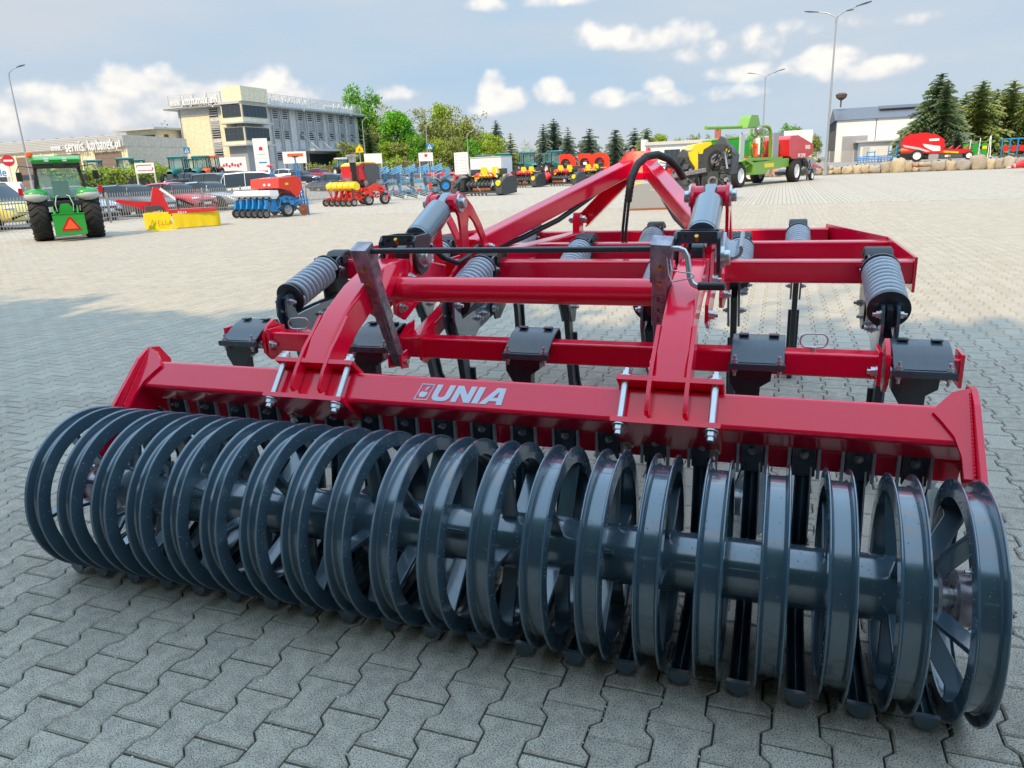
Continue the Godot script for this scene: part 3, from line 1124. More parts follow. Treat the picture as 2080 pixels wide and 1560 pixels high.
		for d in [-1.0, 1.0]:
			g = MB.new()
			g.lathe(Vector3(x + d * 0.083, 1.243, -1.555), X3 * d, v2([0.0, 0.03, 0.022, 0.03, 0.026, 0.026, 0.026, 0.008, 0.045, 0.008, 0.047, 0.0]), 24)
			part(lg, "pin", g, M.zinc)
			part(lg, "bolt", B20, M.zinc, Vector3(x + d * 0.083, 0.99, -1.93), along(X3 * d))
			part(lg, "bolt", B20, M.zinc, Vector3(x + d * 0.083, 0.83, -1.40), along(X3 * d))
			g = MB.new()
			g.cyl(Vector3(x + d * 0.03, 1.243, -1.555), Vector3(x + d * 0.068, 1.243, -1.555), 0.045, 24)
			part(lg, "spacer", g, red)
		# cylinder
		var ca := Vector3(x, 1.243, -1.555)
		var cb := Vector3(x, 1.045, -1.09)
		var cd := (cb - ca).normalized()
		var cu := cd.cross(X3).normalized()
		g = MB.new()
		g.lathe(ca, cd, v2([0.0, 0.045, 0.035, 0.05, 0.058, 0.075, 0.0625, 0.085, 0.0625, 0.345, 0.06, 0.35, 0.06, 0.362, 0.05, 0.366, 0.03, 0.366]), 40)
		g.bar(ca - cd * 0.045, ca + cd * 0.07, 0.055, 0.075, 0.012, cu)
		var cylp := part(K, "lift_cylinder", g, sb)
		g = MB.new()
		g.cyl(ca + cd * 0.35, ca + cd * 0.47, 0.027, 24)
		part(cylp, "piston_rod", g, M.zinc)
		# stroke stop clip swung aside
		g = MB.new()
		var clip := []
		for k in 15:
			var t := PI * 1.25 * k / 14 - 0.5
			clip.append(Vector2(cos(t), sin(t)) * 0.042)
		for k in 15:
			var t := PI * 1.25 * (14 - k) / 14 - 0.5
			clip.append(Vector2(cos(t), sin(t)) * 0.030)
		var clc := ca + cd * 0.40 + X3 * (0.125 if s > 0 else -0.095) + cu * (-0.01 if s > 0 else 0.01)
		g.prism(clip, clc, X3, -cu, 0.13 if s > 0 else 0.09, true)
		part(cylp, "stroke_clip", g, M.spring)
		# clevis box
		g = MB.new()
		for d in [-1.0, 1.0]:
			plate(g, [-1.17, 1.13, -1.04, 1.13, -1.015, 1.10, -1.03, 0.985, -1.07, 0.955, -1.13, 0.97, -1.17, 1.02], x + d * 0.082, 0.014)
		g.box(Vector3(x, 1.112, -1.035), Vector3(0.15, 0.045, 0.014), 0.004)
		g.box(Vector3(x, 1.125, -1.165), Vector3(0.15, 0.012, 0.03), 0.004)
		g.cyl(Vector3(x - 0.022, 1.04, -1.085), Vector3(x + 0.022, 1.04, -1.085), 0.047, 28)
		var cv := part(K, "clevis", g, M.dark)
		for d in [-1.0, 1.0]:
			part(cv, "bolt", B12, M.dark, Vector3(x + d * 0.05, 1.113, -1.028), along(Z3))
			g = MB.new()
			g.lathe(Vector3(x + d * 0.089, 1.03, -1.085), X3 * d, v2([0.0, 0.034, 0.026, 0.034, 0.029, 0.03, 0.029, 0.012, 0.042, 0.012, 0.044, 0.0]), 24)
			part(cv, "pin", g, M.zinc)
		g = MB.new()
		g.cyl(Vector3(x, 1.10, -1.03), Vector3(x, 1.12, -1.01), 0.008, 8)
		part(cv, "grease_nipple", g, M.brass)
		# roller arm: bent box tube with cheek plates round the pivot
		g = MB.new()
		g.sweep([zy(-1.40, 0.90, x), zy(-1.15, 0.955, x), zy(-0.93, 0.985, x), zy(-0.80, 0.965, x), zy(-0.66, 0.92, x), zy(-0.52, 0.85, x), zy(-0.42, 0.775, x), zy(-0.355, 0.705, x)], MB.rr(0.104, 0.12, 0.014), Y3)
		var ra := part(K, "roller_arm", g, red)
		g = MB.new()
		for d in [-1.0, 1.0]:
			plate(g, [-1.20, 0.90, -1.20, 0.99, -1.13, 1.06, -1.07, 1.08, -1.03, 1.05, -1.02, 0.98, -0.93, 0.92, -0.84, 0.885, -0.84, 0.82, -0.92, 0.78, -1.08, 0.84], x + d * 0.0605, 0.013)
		part(ra, "cheek_plate", g, red)
		for d in [-1.0, 1.0]:
			part(ra, "bolt", B20, M.zinc, Vector3(x + d * 0.067, 0.955, -0.99), along(X3 * d))
			part(ra, "bolt", B20, M.zinc, Vector3(x + d * 0.067, 0.84, -0.885), along(X3 * d))
		# clamp on the roller beam: two plates, two ribs, four long bolts
		var top := Vector3(x, c0.y, c0.x) - nrm * (S * 0.5) - dwn * 0.010
		var bot := top + dwn * (S + 0.022)
		for e in [[top, "clamp_plate"], [bot, "clamp_plate"]]:
			g = MB.new()
			g.sweep([e[0] - nrm * (S * 0.5 + 0.034), e[0] + nrm * (S * 0.5 + 0.05)], MB.rr(0.33, 0.017, 0.004), dwn)
			part(ra, e[1], g, red)
		for d in [-0.058, 0.058]:
			g = MB.new()
			# ribs: from the arm's flanks over the plate's edge, hooked end against the beam face
			var o2 := Vector3(x + d, c0.y, c0.x)
			g.prism(v2([-0.05, -0.22, 0.02, -0.22, 0.035, -0.13, 0.05, -0.06, 0.055, 0.03, 0.045, 0.10, 0.025, 0.108, 0.004, 0.085, 0.002, -0.012, -0.05, -0.015]), o2, nrm, dwn, 0.013, true)
			part(ra, "rib", g, red)
		for dx in [-0.138, 0.138]:
			for dz in [S * 0.5 + 0.027, -S * 0.5 - 0.020]:
				var pt: Vector3 = top + nrm * dz + X3 * dx
				g = MB.new()
				g.cyl(pt - dwn * 0.005, pt + dwn * (S + 0.065), 0.0115, 14)
				part(ra, "clamp_bolt", g, M.zinc)
				part(ra, "bolt", B20, M.zinc, pt - dwn * 0.009, along(-dwn))
				part(ra, "bolt", B20, M.zinc, pt + dwn * (S + 0.0315), along(dwn))
		# link that carries the levelling bar
		g = MB.new()
		var lx: float = s * 0.56
		g.bar(Vector3(lx, 0.66, -0.97), Vector3(lx + s * 0.02, 0.80, -1.62), 0.075, 0.075, 0.010)
		part(K, "levelling_link", g, red)
		for d in [-1.0, 1.0]:
			g = MB.new()
			plate(g, [lz - 0.09, ly + 0.10, lz - 0.02, ly + 0.085, lz + 0.055, ly + 0.05, lz + 0.06, ly - 0.05, lz + 0.02, ly - 0.075, lz - 0.06, ly - 0.05], lx + d * 0.05, 0.012)
			part(K, "link_plate", g, red)
	# ---- cross tube
	g = MB.new()
	g.cyl(Vector3(-0.60, 0.928, -0.845), Vector3(0.60, 0.928, -0.845), 0.0515, 48)
	part(K, "cross_tube", g, red)
	# ---- headstock
	var apx := Vector3(0, 1.385, -3.42)
	g = MB.new()
	g.prism(v2([-0.19, -0.06, 0.19, -0.06, 0.12, 0.045, 0.085, 0.10, -0.085, 0.10, -0.12, 0.045]), apx + Vector3(0, 0.0, 0.065), X3, Vector3(0, 0.93, -0.36).normalized(), 0.012)
	for s in [-1, 1]:
		plate(g, [-3.60, 1.43, -3.52, 1.50, -3.44, 1.50, -3.36, 1.40, -3.33, 1.30, -3.42, 1.28, -3.58, 1.33], s * 0.05, 0.016)
		plate(g, [-3.60, 1.42, -3.52, 1.475, -3.46, 1.475, -3.38, 1.39, -3.36, 1.31, -3.45, 1.30, -3.58, 1.34], s * 0.085, 0.014)
	var hs := part(K, "headstock", g, red)
	g = MB.new()
	g.cyl(Vector3(-0.11, 1.42, -3.52), Vector3(0.11, 1.42, -3.52), 0.02, 16)
	part(hs, "top_link_pin", g, M.zinc)
	g = MB.new()
	g.bar(Vector3(-0.085, 1.315, -3.345), Vector3(0.085, 1.315, -3.345), 0.05, 0.05, 0.006)
	part(hs, "manifold", g, red)
	for s in [-1.0, 1.0]:
		g = MB.new()
		g.bar(Vector3(s * 0.055, 1.385, -3.43), Vector3(s * 0.655, 0.985, -1.90), 0.10, 0.10, 0.012)
		part(K, "headstock_brace", g, red)
		g = MB.new()
		# folded U-section strut
		var p0 := Vector3(s * 0.05, 1.36, -3.45)
		var p1 := Vector3(s * 0.415, 1.01, -3.44)
		var dd := (p1 - p0).normalized()
		var nn := dd.cross(Z3).normalized()
		g.bar(p0 + nn * 0.045, p1 + nn * 0.045, 0.09, 0.010, 0.002, nn)
		g.bar(p0 - nn * 0.045, p1 - nn * 0.045, 0.09, 0.010, 0.002, nn)
		g.bar(p0 - Z3 * 0.042, p1 - Z3 * 0.042, 0.09, 0.008, 0.002, Z3)
		part(K, "headstock_strut", g, red)
		g = MB.new()
		g.prism(v2([-0.06, -0.06, 0.06, -0.06, 0.055, 0.04, 0.03, 0.09, -0.03, 0.09, -0.055, 0.04]), Vector3(s * 0.43, 0.99, -3.36), Z3, Y3, 0.05, true)
		var hb := part(K, "strut_foot", g, red)
		for d in [-1.0, 1.0]:
			part(hb, "bolt", bolt_mesh(0.026, 0.01), M.zinc, Vector3(s * 0.43 + d * 0.026, 1.03, -3.36), along(X3 * d))
		# lower hitch arm
		g = MB.new()
		plate(g, [-3.44, 0.85, -3.44, 0.95, -3.70, 0.70, -3.72, 0.55, -3.64, 0.50, -3.50, 0.60], s * 0.43, 0.03)
		part(K, "hitch_plate", g, red)
	# ---- hoses
	g = MB.new()
	for s in [-1, 1]:
		g.tube([Vector3(-0.02 + s * 0.011, 0.86, -2.95), Vector3(-0.015 + s * 0.011, 1.0, -2.97), Vector3(-0.005 + s * 0.011, 1.15, -3.0), Vector3(0.01 + s * 0.011, 1.30, -3.04)], 0.0095, 10)
	part(K, "hose", g, M.black)
	g = MB.new()
	var hp := [Vector3(0.0, 1.16, -3.005), Vector3(0.008, 1.24, -3.02), Vector3(0.018, 1.32, -3.05), Vector3(0.045, 1.395, -3.10), Vector3(0.09, 1.44, -3.17), Vector3(0.15, 1.45, -3.25), Vector3(0.21, 1.42, -3.34), Vector3(0.26, 1.36, -3.43), Vector3(0.29, 1.29, -3.5)]
	var cv3 := Curve3D.new()
	for i in hp.size():
		var tg: Vector3 = (hp[mini(i + 1, hp.size() - 1)] - hp[maxi(i - 1, 0)]) / 6
		cv3.add_point(hp[i], -tg, tg)
	var fine := []
	var sc2 := []
	var L := cv3.get_baked_length()
	for k in 121:
		fine.append(cv3.sample_baked(L * k / 120))
		sc2.append(1.0 if k % 4 != 0 else 0.86)
	g.tube(fine, 0.026, 12, true, sc2)
	part(K, "hose_sleeve", g, M.black)
	for s in [-1.0, 1.0]:
		g = MB.new()
		g.tube([Vector3(s * 0.09, 1.315, -3.34), Vector3(s * 0.15, 1.30, -3.28), Vector3(s * 0.17, 1.275, -3.18), Vector3(s * 0.24, 1.19, -2.9), Vector3(s * 0.36, 1.08, -2.6), Vector3(s * 0.50, 1.00, -2.3), Vector3(s * 0.60, 0.96, -2.02), Vector3(s * 0.60, 1.0, -1.85)], 0.016, 10)
		part(K, "hose", g, M.black)
		g = MB.new()
		g.tube([Vector3(s * 0.09, 1.315, -3.335), Vector3(s * 0.145, 1.302, -3.285), Vector3(s * 0.168, 1.276, -3.19)], 0.018, 10)
		part(K, "hose_fitting", g, M.zinc)
		g = MB.new()
		g.tube([Vector3(s * 0.60, 1.0, -1.85), Vector3(s * 0.56, 0.97, -1.6), Vector3(s * 0.55, 0.96, -1.45), Vector3(s * 0.56, 1.0, -1.32), Vector3(s * 0.60, 1.06, -1.26)], 0.013, 10)
		part(K, "hose", g, M.black)
	# ---- depth gauges joined by the crank rod
	for e in [[Vector3(-0.575, 0.635, -0.815), Vector3(-0.57, 1.105, -0.607)], [Vector3(0.543, 0.655, -0.80), Vector3(0.572, 1.115, -0.62)]]:
		var lo: Vector3 = e[0]
		var hi: Vector3 = e[1]
		var d: Vector3 = (hi - lo).normalized()
		var bz := (Z3 - d * d.dot(Z3)).normalized()
		g = MB.new()
		g.sweep([lo + d * 0.20, hi - d * 0.02], MB.rr(0.057, 0.057, 0.007), bz)
		var gp := part(K, "depth_gauge", g, M.galva)
		g = MB.new()
		g.sweep([lo - d * 0.03, lo + d * 0.22], MB.rr(0.046, 0.046, 0.006), bz)
		part(gp, "inner_tube", g, M.galva)
		g = MB.new()
		g.sweep([hi - d * 0.115, hi + d * 0.03], MB.rr(0.070, 0.070, 0.007), bz)
		part(gp, "gear_head", g, M.galva)
		var sx := d.cross(bz).normalized()
		g = MB.new()
		g.sweep([lo + d * 0.12 + bz * 0.030, lo + d * 0.33 + bz * 0.030], MB.rr(0.034, 0.004, 0.001), bz)
		var scale_plate := part(gp, "scale_plate", g, M.galva)
		g = MB.new()
		for k in 14:
			var wd := 0.012 if k % 3 == 0 else 0.007
			g.bar(lo + d * (0.135 + k * 0.014) + bz * 0.0328 + sx * (0.016 - wd), lo + d * (0.135 + k * 0.014) + bz * 0.0328 + sx * 0.016, 0.0016, 0.0012, 0.0, bz)
		part(gp, "scale_marks", g, M.black_print)
		if lo.x > 0:
			for k in 5:
				text(gp, str(k + 1), 0.017, M.black_print, lo + d * (0.145 + k * 0.042) + bz * 0.0328 - sx * 0.004, Basis(sx, d, bz), "numeral", 600, false, 0.001)
		for h in [0.075, 0.135]:
			g = MB.new()
			var pp: Vector3 = hi - d * (h - 0.02) + bz * (0.035 if h < 0.1 else 0.029)
			g.cyl(pp, pp + bz * 0.014, 0.006, 10)
			g.cyl(pp, pp + bz * 0.003, 0.010, 10)
			part(gp, "grease_nipple", g, M.brass)
		g = MB.new()
		g.cyl(lo - d * 0.02 - X3 * 0.04, lo - d * 0.02 + X3 * 0.045, 0.012, 12)
		part(gp, "foot_pin", g, M.zinc)
		for off in [-0.03, 0.03]:
			g = MB.new()
			plate(g, [lo.z - 0.03, lo.y + 0.03, lo.z + 0.028, lo.y + 0.02, lo.z + 0.028, lo.y - 0.04, lo.z - 0.03, lo.y - 0.05], lo.x + off, 0.008)
			part(gp, "foot_bracket", g, red)
		g = MB.new()
		g.bar(lo + d * 0.30 - bz * 0.03, lo + d * 0.34 - bz * 0.17, 0.05, 0.05, 0.006)
		part(gp, "mounting_arm", g, red)
	g = MB.new()
	g.cyl(Vector3(-0.54, 1.112, -0.61), Vector3(0.54, 1.114, -0.615), 0.0110, 16)
	var rod := part(K, "crank_rod", g, M.dark)
	g = MB.new()
	var kp := [Vector3(0.60, 1.115, -0.615), Vector3(0.628, 1.115, -0.613), Vector3(0.647, 1.108, -0.61), Vector3(0.658, 1.088, -0.607), Vector3(0.664, 1.05, -0.605), Vector3(0.668, 1.02, -0.603), Vector3(0.678, 1.0, -0.60), Vector3(0.69, 0.993, -0.60), Vector3(0.70, 0.992, -0.60)]
	g.tube(kp, 0.0095, 14)
	part(rod, "crank", g, M.zinc)
	g = MB.new()
	g.lathe(Vector3(0.695, 0.992, -0.60), X3, v2([0.0, 0.0, 0.012, 0.0, 0.0142, 0.004, 0.0135, 0.045, 0.0142, 0.082, 0.012, 0.088, 0.0, 0.088]), 20)
	part(rod, "hand_grip", g, M.black)
	g = MB.new()
	g.tube([Vector3(0.60, 1.09, -0.60), Vector3(0.608, 1.045, -0.595), Vector3(0.63, 1.042, -0.59), Vector3(0.676, 1.036, -0.585), Vector3(0.686, 1.03, -0.58), Vector3(0.68, 1.022, -0.578), Vector3(0.638, 1.014, -0.58), Vector3(0.612, 1.008, -0.585), Vector3(0.60, 1.03, -0.59), Vector3(0.592, 1.09, -0.595)], 0.0025, 8)
	part(rod, "wire_clip", g, M.zinc)

# white UNIA mark with the apple in its frame; o is the middle of the beam face's upper edge
func maker_print(parent: Node3D, o: Vector3, ux: Vector3, uy: Vector3, nn: Vector3) -> void:
	var h := 0.062
	var y0 := -0.096
	var sh := 0.30
	var put := func(pts: Array, x: float, called: String) -> void:
		var g := MB.new()
		var q := []
		for p in v2(pts):
			q.append(Vector2(x + p.x * h + p.y * h * sh, y0 + p.y * h))
		g.prism(q, o, ux, uy, 0.0012)
		part(parent, called, g, M.decal)
	var x := -0.165
	var u := [0.0, 1.0, 0.0, 0.33, 0.06, 0.14, 0.2, 0.03, 0.42, 0.0, 0.72, 0.0, 0.92, 0.05, 1.05, 0.16, 1.1, 0.33, 1.1, 1.0, 0.76, 1.0, 0.76, 0.36, 0.70, 0.26, 0.60, 0.23, 0.46, 0.23, 0.37, 0.27, 0.33, 0.36, 0.33, 1.0]
	put.call(u, x, "letter")
	put.call([0.0, 0.0, 0.33, 0.0, 0.33, 0.56, 0.80, 0.0, 1.14, 0.0, 1.14, 1.0, 0.81, 1.0, 0.81, 0.46, 0.34, 1.0, 0.0, 1.0], x + 0.077, "letter")
	put.call([0.0, 0.0, 0.36, 0.0, 0.36, 1.0, 0.0, 1.0], x + 0.156, "letter")
	put.call([0.0, 0.0, 0.38, 0.0, 0.62, 0.40, 0.84, 0.78, 0.84, 1.0, 0.62, 1.0], x + 0.183, "letter")
	put.call([0.98, 0.0, 1.30, 0.0, 1.12, 1.0, 0.84, 1.0, 0.84, 0.78, 0.91, 0.40], x + 0.183, "letter")
	put.call([0.50, 0.20, 0.944, 0.20, 0.91, 0.40, 0.62, 0.40], x + 0.183, "letter")
	# frame and apple
	var fx := -0.226
	var b := 0.05
	for s in [[0.0, 0.0, 0.80, 0.0, 0.80, b, 0.0, b], [0.0, 1.0 - b, 0.80, 1.0 - b, 0.80, 1.0, 0.0, 1.0], [0.0, b, b, b, b, 1.0 - b, 0.0, 1.0 - b], [0.80 - b, b, 0.80, b, 0.80, 1.0 - b, 0.80 - b, 1.0 - b]]:
		put.call(s, fx, "frame_line")
	put.call([0.18, 0.30, 0.24, 0.20, 0.36, 0.16, 0.50, 0.17, 0.60, 0.25, 0.64, 0.38, 0.60, 0.48, 0.52, 0.52, 0.41, 0.49, 0.30, 0.53, 0.20, 0.48, 0.15, 0.39], fx, "apple")
	put.call([0.40, 0.56, 0.38, 0.70, 0.44, 0.82, 0.56, 0.90, 0.54, 0.76, 0.47, 0.62], fx, "leaf")

# ---------------------------------------------------------------- plants
var clumps := []
var frond := []

func tinted(g: MB, lo: float, hi: float) -> Array:
	# the same leaves in several tones
	var out := []
	for k in 5:
		var t := lerpf(lo, hi, k / 4.0)
		var a := []
		a.resize(Mesh.ARRAY_MAX)
		a[Mesh.ARRAY_VERTEX] = g.v
		a[Mesh.ARRAY_NORMAL] = g.n
		var c := PackedColorArray()
		c.resize(g.v.size())
		c.fill(Color(t * [1.0, 1.12, 0.92, 1.05, 1.0][k], t, t * [1.0, 0.8, 1.05, 0.9, 0.75][k]))
		a[Mesh.ARRAY_COLOR] = c
		var m := ArrayMesh.new()
		m.add_surface_from_arrays(Mesh.PRIMITIVE_TRIANGLES, a)
		out.append(m)
	return out

func leaf_meshes() -> void:
	rng.seed = 31
	for k in 2:
		var g := MB.new()
		for i in (11 if k == 0 else 7):
			var c := Vector3(rng.randfn(), rng.randfn(), rng.randfn()).limit_length(1.5) * 0.30
			var a := Vector3(rng.randfn(), rng.randfn(), rng.randfn()).normalized()
			var b := a.cross(Vector3(rng.randfn(), rng.randfn(), rng.randfn())).normalized()
			var s := rng.randf_range(0.13, 0.24)
			g.q(c - a * s, c + b * s * 0.6, c + a * s, c - b * s * 0.6)
		clumps.append(tinted(g, 0.65, 1.25))
	var f := MB.new()
	# a drooping spruce bough, 1 m long towards +x
	for i in 7:
		var t := i / 6.0
		var o := Vector3(t, 0.10 * sin(t * PI) - 0.22 * t * t, 0)
		var w := 0.30 * (1.0 - t) + 0.06
		for s in [-1.0, 1.0]:
			var e := o + Vector3(0.16, -0.05 - 0.05 * rng.randf(), s * w)
			f.q(o + Vector3(-0.08, 0.02, 0), o + Vector3(0.10, 0.02, 0), e + Vector3(0.08, 0, 0), e + Vector3(-0.04, -0.02, 0))
			f.q(o + Vector3(-0.05, 0.0, s * w * 0.4), o + Vector3(0.09, 0.0, s * w * 0.5), o + Vector3(0.11, -0.15 - rng.randf() * 0.12, s * w * 0.6), o + Vector3(-0.02, -0.12, s * w * 0.5))
	frond = tinted(f, 0.6, 1.3)

func leafmat(c: Color) -> StandardMaterial3D:
	var m := mat(c, 0.6)
	m.vertex_color_use_as_albedo = true
	m.cull_mode = BaseMaterial3D.CULL_DISABLED
	m.backlight_enabled = true
	m.backlight = c * Color(0.7, 0.7, 0.4)
	return m

func leaves(parent: Node3D, called: String, kinds: Array, xf: Array, m: Material) -> void:
	var st := SurfaceTool.new()
	st.begin(Mesh.PRIMITIVE_TRIANGLES)
	for t in xf:
		st.append_from(kinds[rng.randi() % kinds.size()], 0, t)
	part(parent, called, st.commit(), m)

func branches(g: MB, a: Vector3, dir: Vector3, len: float, r: float, lvl: int, tips: Array) -> void:
	var b := a + dir * len * 0.5 + Vector3(rng.randfn(), rng.randfn() * 0.3, rng.randfn()) * len * 0.04
	var c := a + dir * len
	g.tube([a, b, c], r, 5 if lvl > 1 else 3, false, [1.0, 0.8, 0.55])
	tips.append(c)
	if lvl <= 0:
		return
	for k in (3 if lvl > 1 else 4):
		var d := (dir * 1.1 + Vector3(rng.randfn(), rng.randfn() * 0.5 + 0.35, rng.randfn()) * 0.62).normalized()
		branches(g, a.lerp(c, rng.randf_range(0.45, 1.0)), d, len * rng.randf_range(0.55, 0.75), r * 0.5, lvl - 1, tips)

# leafy tree: h total height, w crown width, leaf 0 bare .. 1 dense
func tree(called: String, label: String, pos: Vector3, h: float, w: float, leaf: float, mat_: Material, seed: int, group := "", low := 0.3, dense := 1.0) -> Node3D:
	rng.seed = seed
	var t := thing(called, label, "tree", pos, 0.0, group)
	var g := MB.new()
	var th := h * low
	g.tube([Vector3(0, -0.3, 0), Vector3(0, th * 0.5, 0), Vector3(0.05 * w * rng.randfn(), th, 0), Vector3(0, h * 0.62, 0.03 * w)], 0.022 * h, 8, false, [1.2, 1.0, 0.85, 0.4])
	var tips := []
	for k in 9:
		var a := TAU * k / 9 + rng.randf() * 0.6
		var d := Vector3(cos(a) * w / h * 1.6, rng.randf_range(0.5, 1.2), sin(a) * w / h * 1.6).normalized()
		branches(g, Vector3(0, th * rng.randf_range(0.7, 1.5), 0), d, h * 0.26, 0.008 * h, 3 if leaf < 0.6 else 2, tips)
	part(t, "trunk", g, M.bark)
	if leaf > 0.02:
		var xf := []
		var lumps := []
		for k in 13:
			var a := rng.randf() * TAU
			var y := rng.randf_range(-0.75, 0.95)
			var rr := sqrt(maxf(0.0, 1.0 - y * y)) * rng.randf_range(0.35, 0.8)
			lumps.append([Vector3(cos(a) * rr * w * 0.42, th + (h - th) * (0.5 + 0.40 * y), sin(a) * rr * w * 0.42), rng.randf_range(0.16, 0.27) * w, rng.randf_range(0.8, 1.15)])
		var count := int(620 * leaf * dense)
		for i in count:
			var l: Array = lumps[rng.randi() % lumps.size()]
			var d := Vector3(rng.randfn(), rng.randfn() * 0.9, rng.randfn()).normalized()
			var p: Vector3 = l[0] + d * l[1] * pow(rng.randf(), 0.35)
			if leaf < 0.6 and rng.randf() < 0.6:
				p = tips[rng.randi() % tips.size()] + d * 0.3
			var s := rng.randf_range(0.8, 1.5) * w * 0.115
			xf.append(Transform3D(Basis.from_euler(Vector3(rng.randf() * TAU, rng.randf() * TAU, rng.randf() * TAU)).scaled(Vector3.ONE * s), p))
		leaves(t, "crown", clumps[0] if leaf > 0.5 else clumps[1], xf, mat_)
	return t

func conifer(called: String, label: String, pos: Vector3, h: float, w: float, mat_: Material, seed: int, group := "") -> Node3D:
	rng.seed = seed
	var t := thing(called, label, "tree", pos, 0.0, group)
	var g := MB.new()
	g.tube([Vector3(0, -0.3, 0), Vector3(0, h * 0.5, 0), Vector3(0, h * 0.985, 0)], 0.018 * h, 7, false, [1.0, 0.6, 0.08])
	part(t, "trunk", g, M.bark)
	var xf := []
	var levels := int(maxf(14, h * 2.4))
	for i in levels:
		var y := 0.04 + 0.94 * i / levels
		var r := w * 0.5 * pow(1.0 - y, 0.78) * rng.randf_range(0.75, 1.15) + 0.12
		var n := int(clampf(5 + r * 3.0, 5, 13))
		for k in n:
			var a := TAU * k / n + i * 0.9 + rng.randf() * 0.5
			var rr := r * rng.randf_range(0.7, 1.12)
			var b := Basis(Y3, a) * Basis(Z3, rng.randf_range(-0.22, 0.12) + 0.5 * y * y)
			xf.append(Transform3D(b.scaled_local(Vector3(rr, rr * 0.85, maxf(rr, 0.5))), Vector3(0, h * y + rng.randf_range(-0.1, 0.1), 0)))
	leaves(t, "crown", frond, xf, mat_)
	return t

func hedge(label: String, a: Vector3, b: Vector3, h: float, w: float, m: Material, seed: int) -> void:
	rng.seed = seed
	var t := thing("hedge", label, "hedge", a)
	var xf := []
	var L := a.distance_to(b)
	for i in int(L * 26):
		var u := rng.randf()
		var d := b - a
		var side := d.cross(Y3).normalized()
		var p := d * u + side * rng.randf_range(-0.5, 0.5) * w + Y3 * rng.randf_range(0.1, 1.0) * h * (0.86 + 0.14 * sin(u * L * 1.7))
		xf.append(Transform3D(Basis.from_euler(Vector3(rng.randf() * TAU, rng.randf() * TAU, 0)).scaled(Vector3.ONE * rng.randf_range(0.6, 1.0)), p))
	leaves(t, "foliage", clumps[0], xf, m)
	var g := MB.new()
	g.bar(Vector3(0, h * 0.4, 0), (b - a) + Vector3(0, h * 0.4, 0), w * 0.6, h * 0.75, 0.1)
	part(t, "stems", g, M.bark)

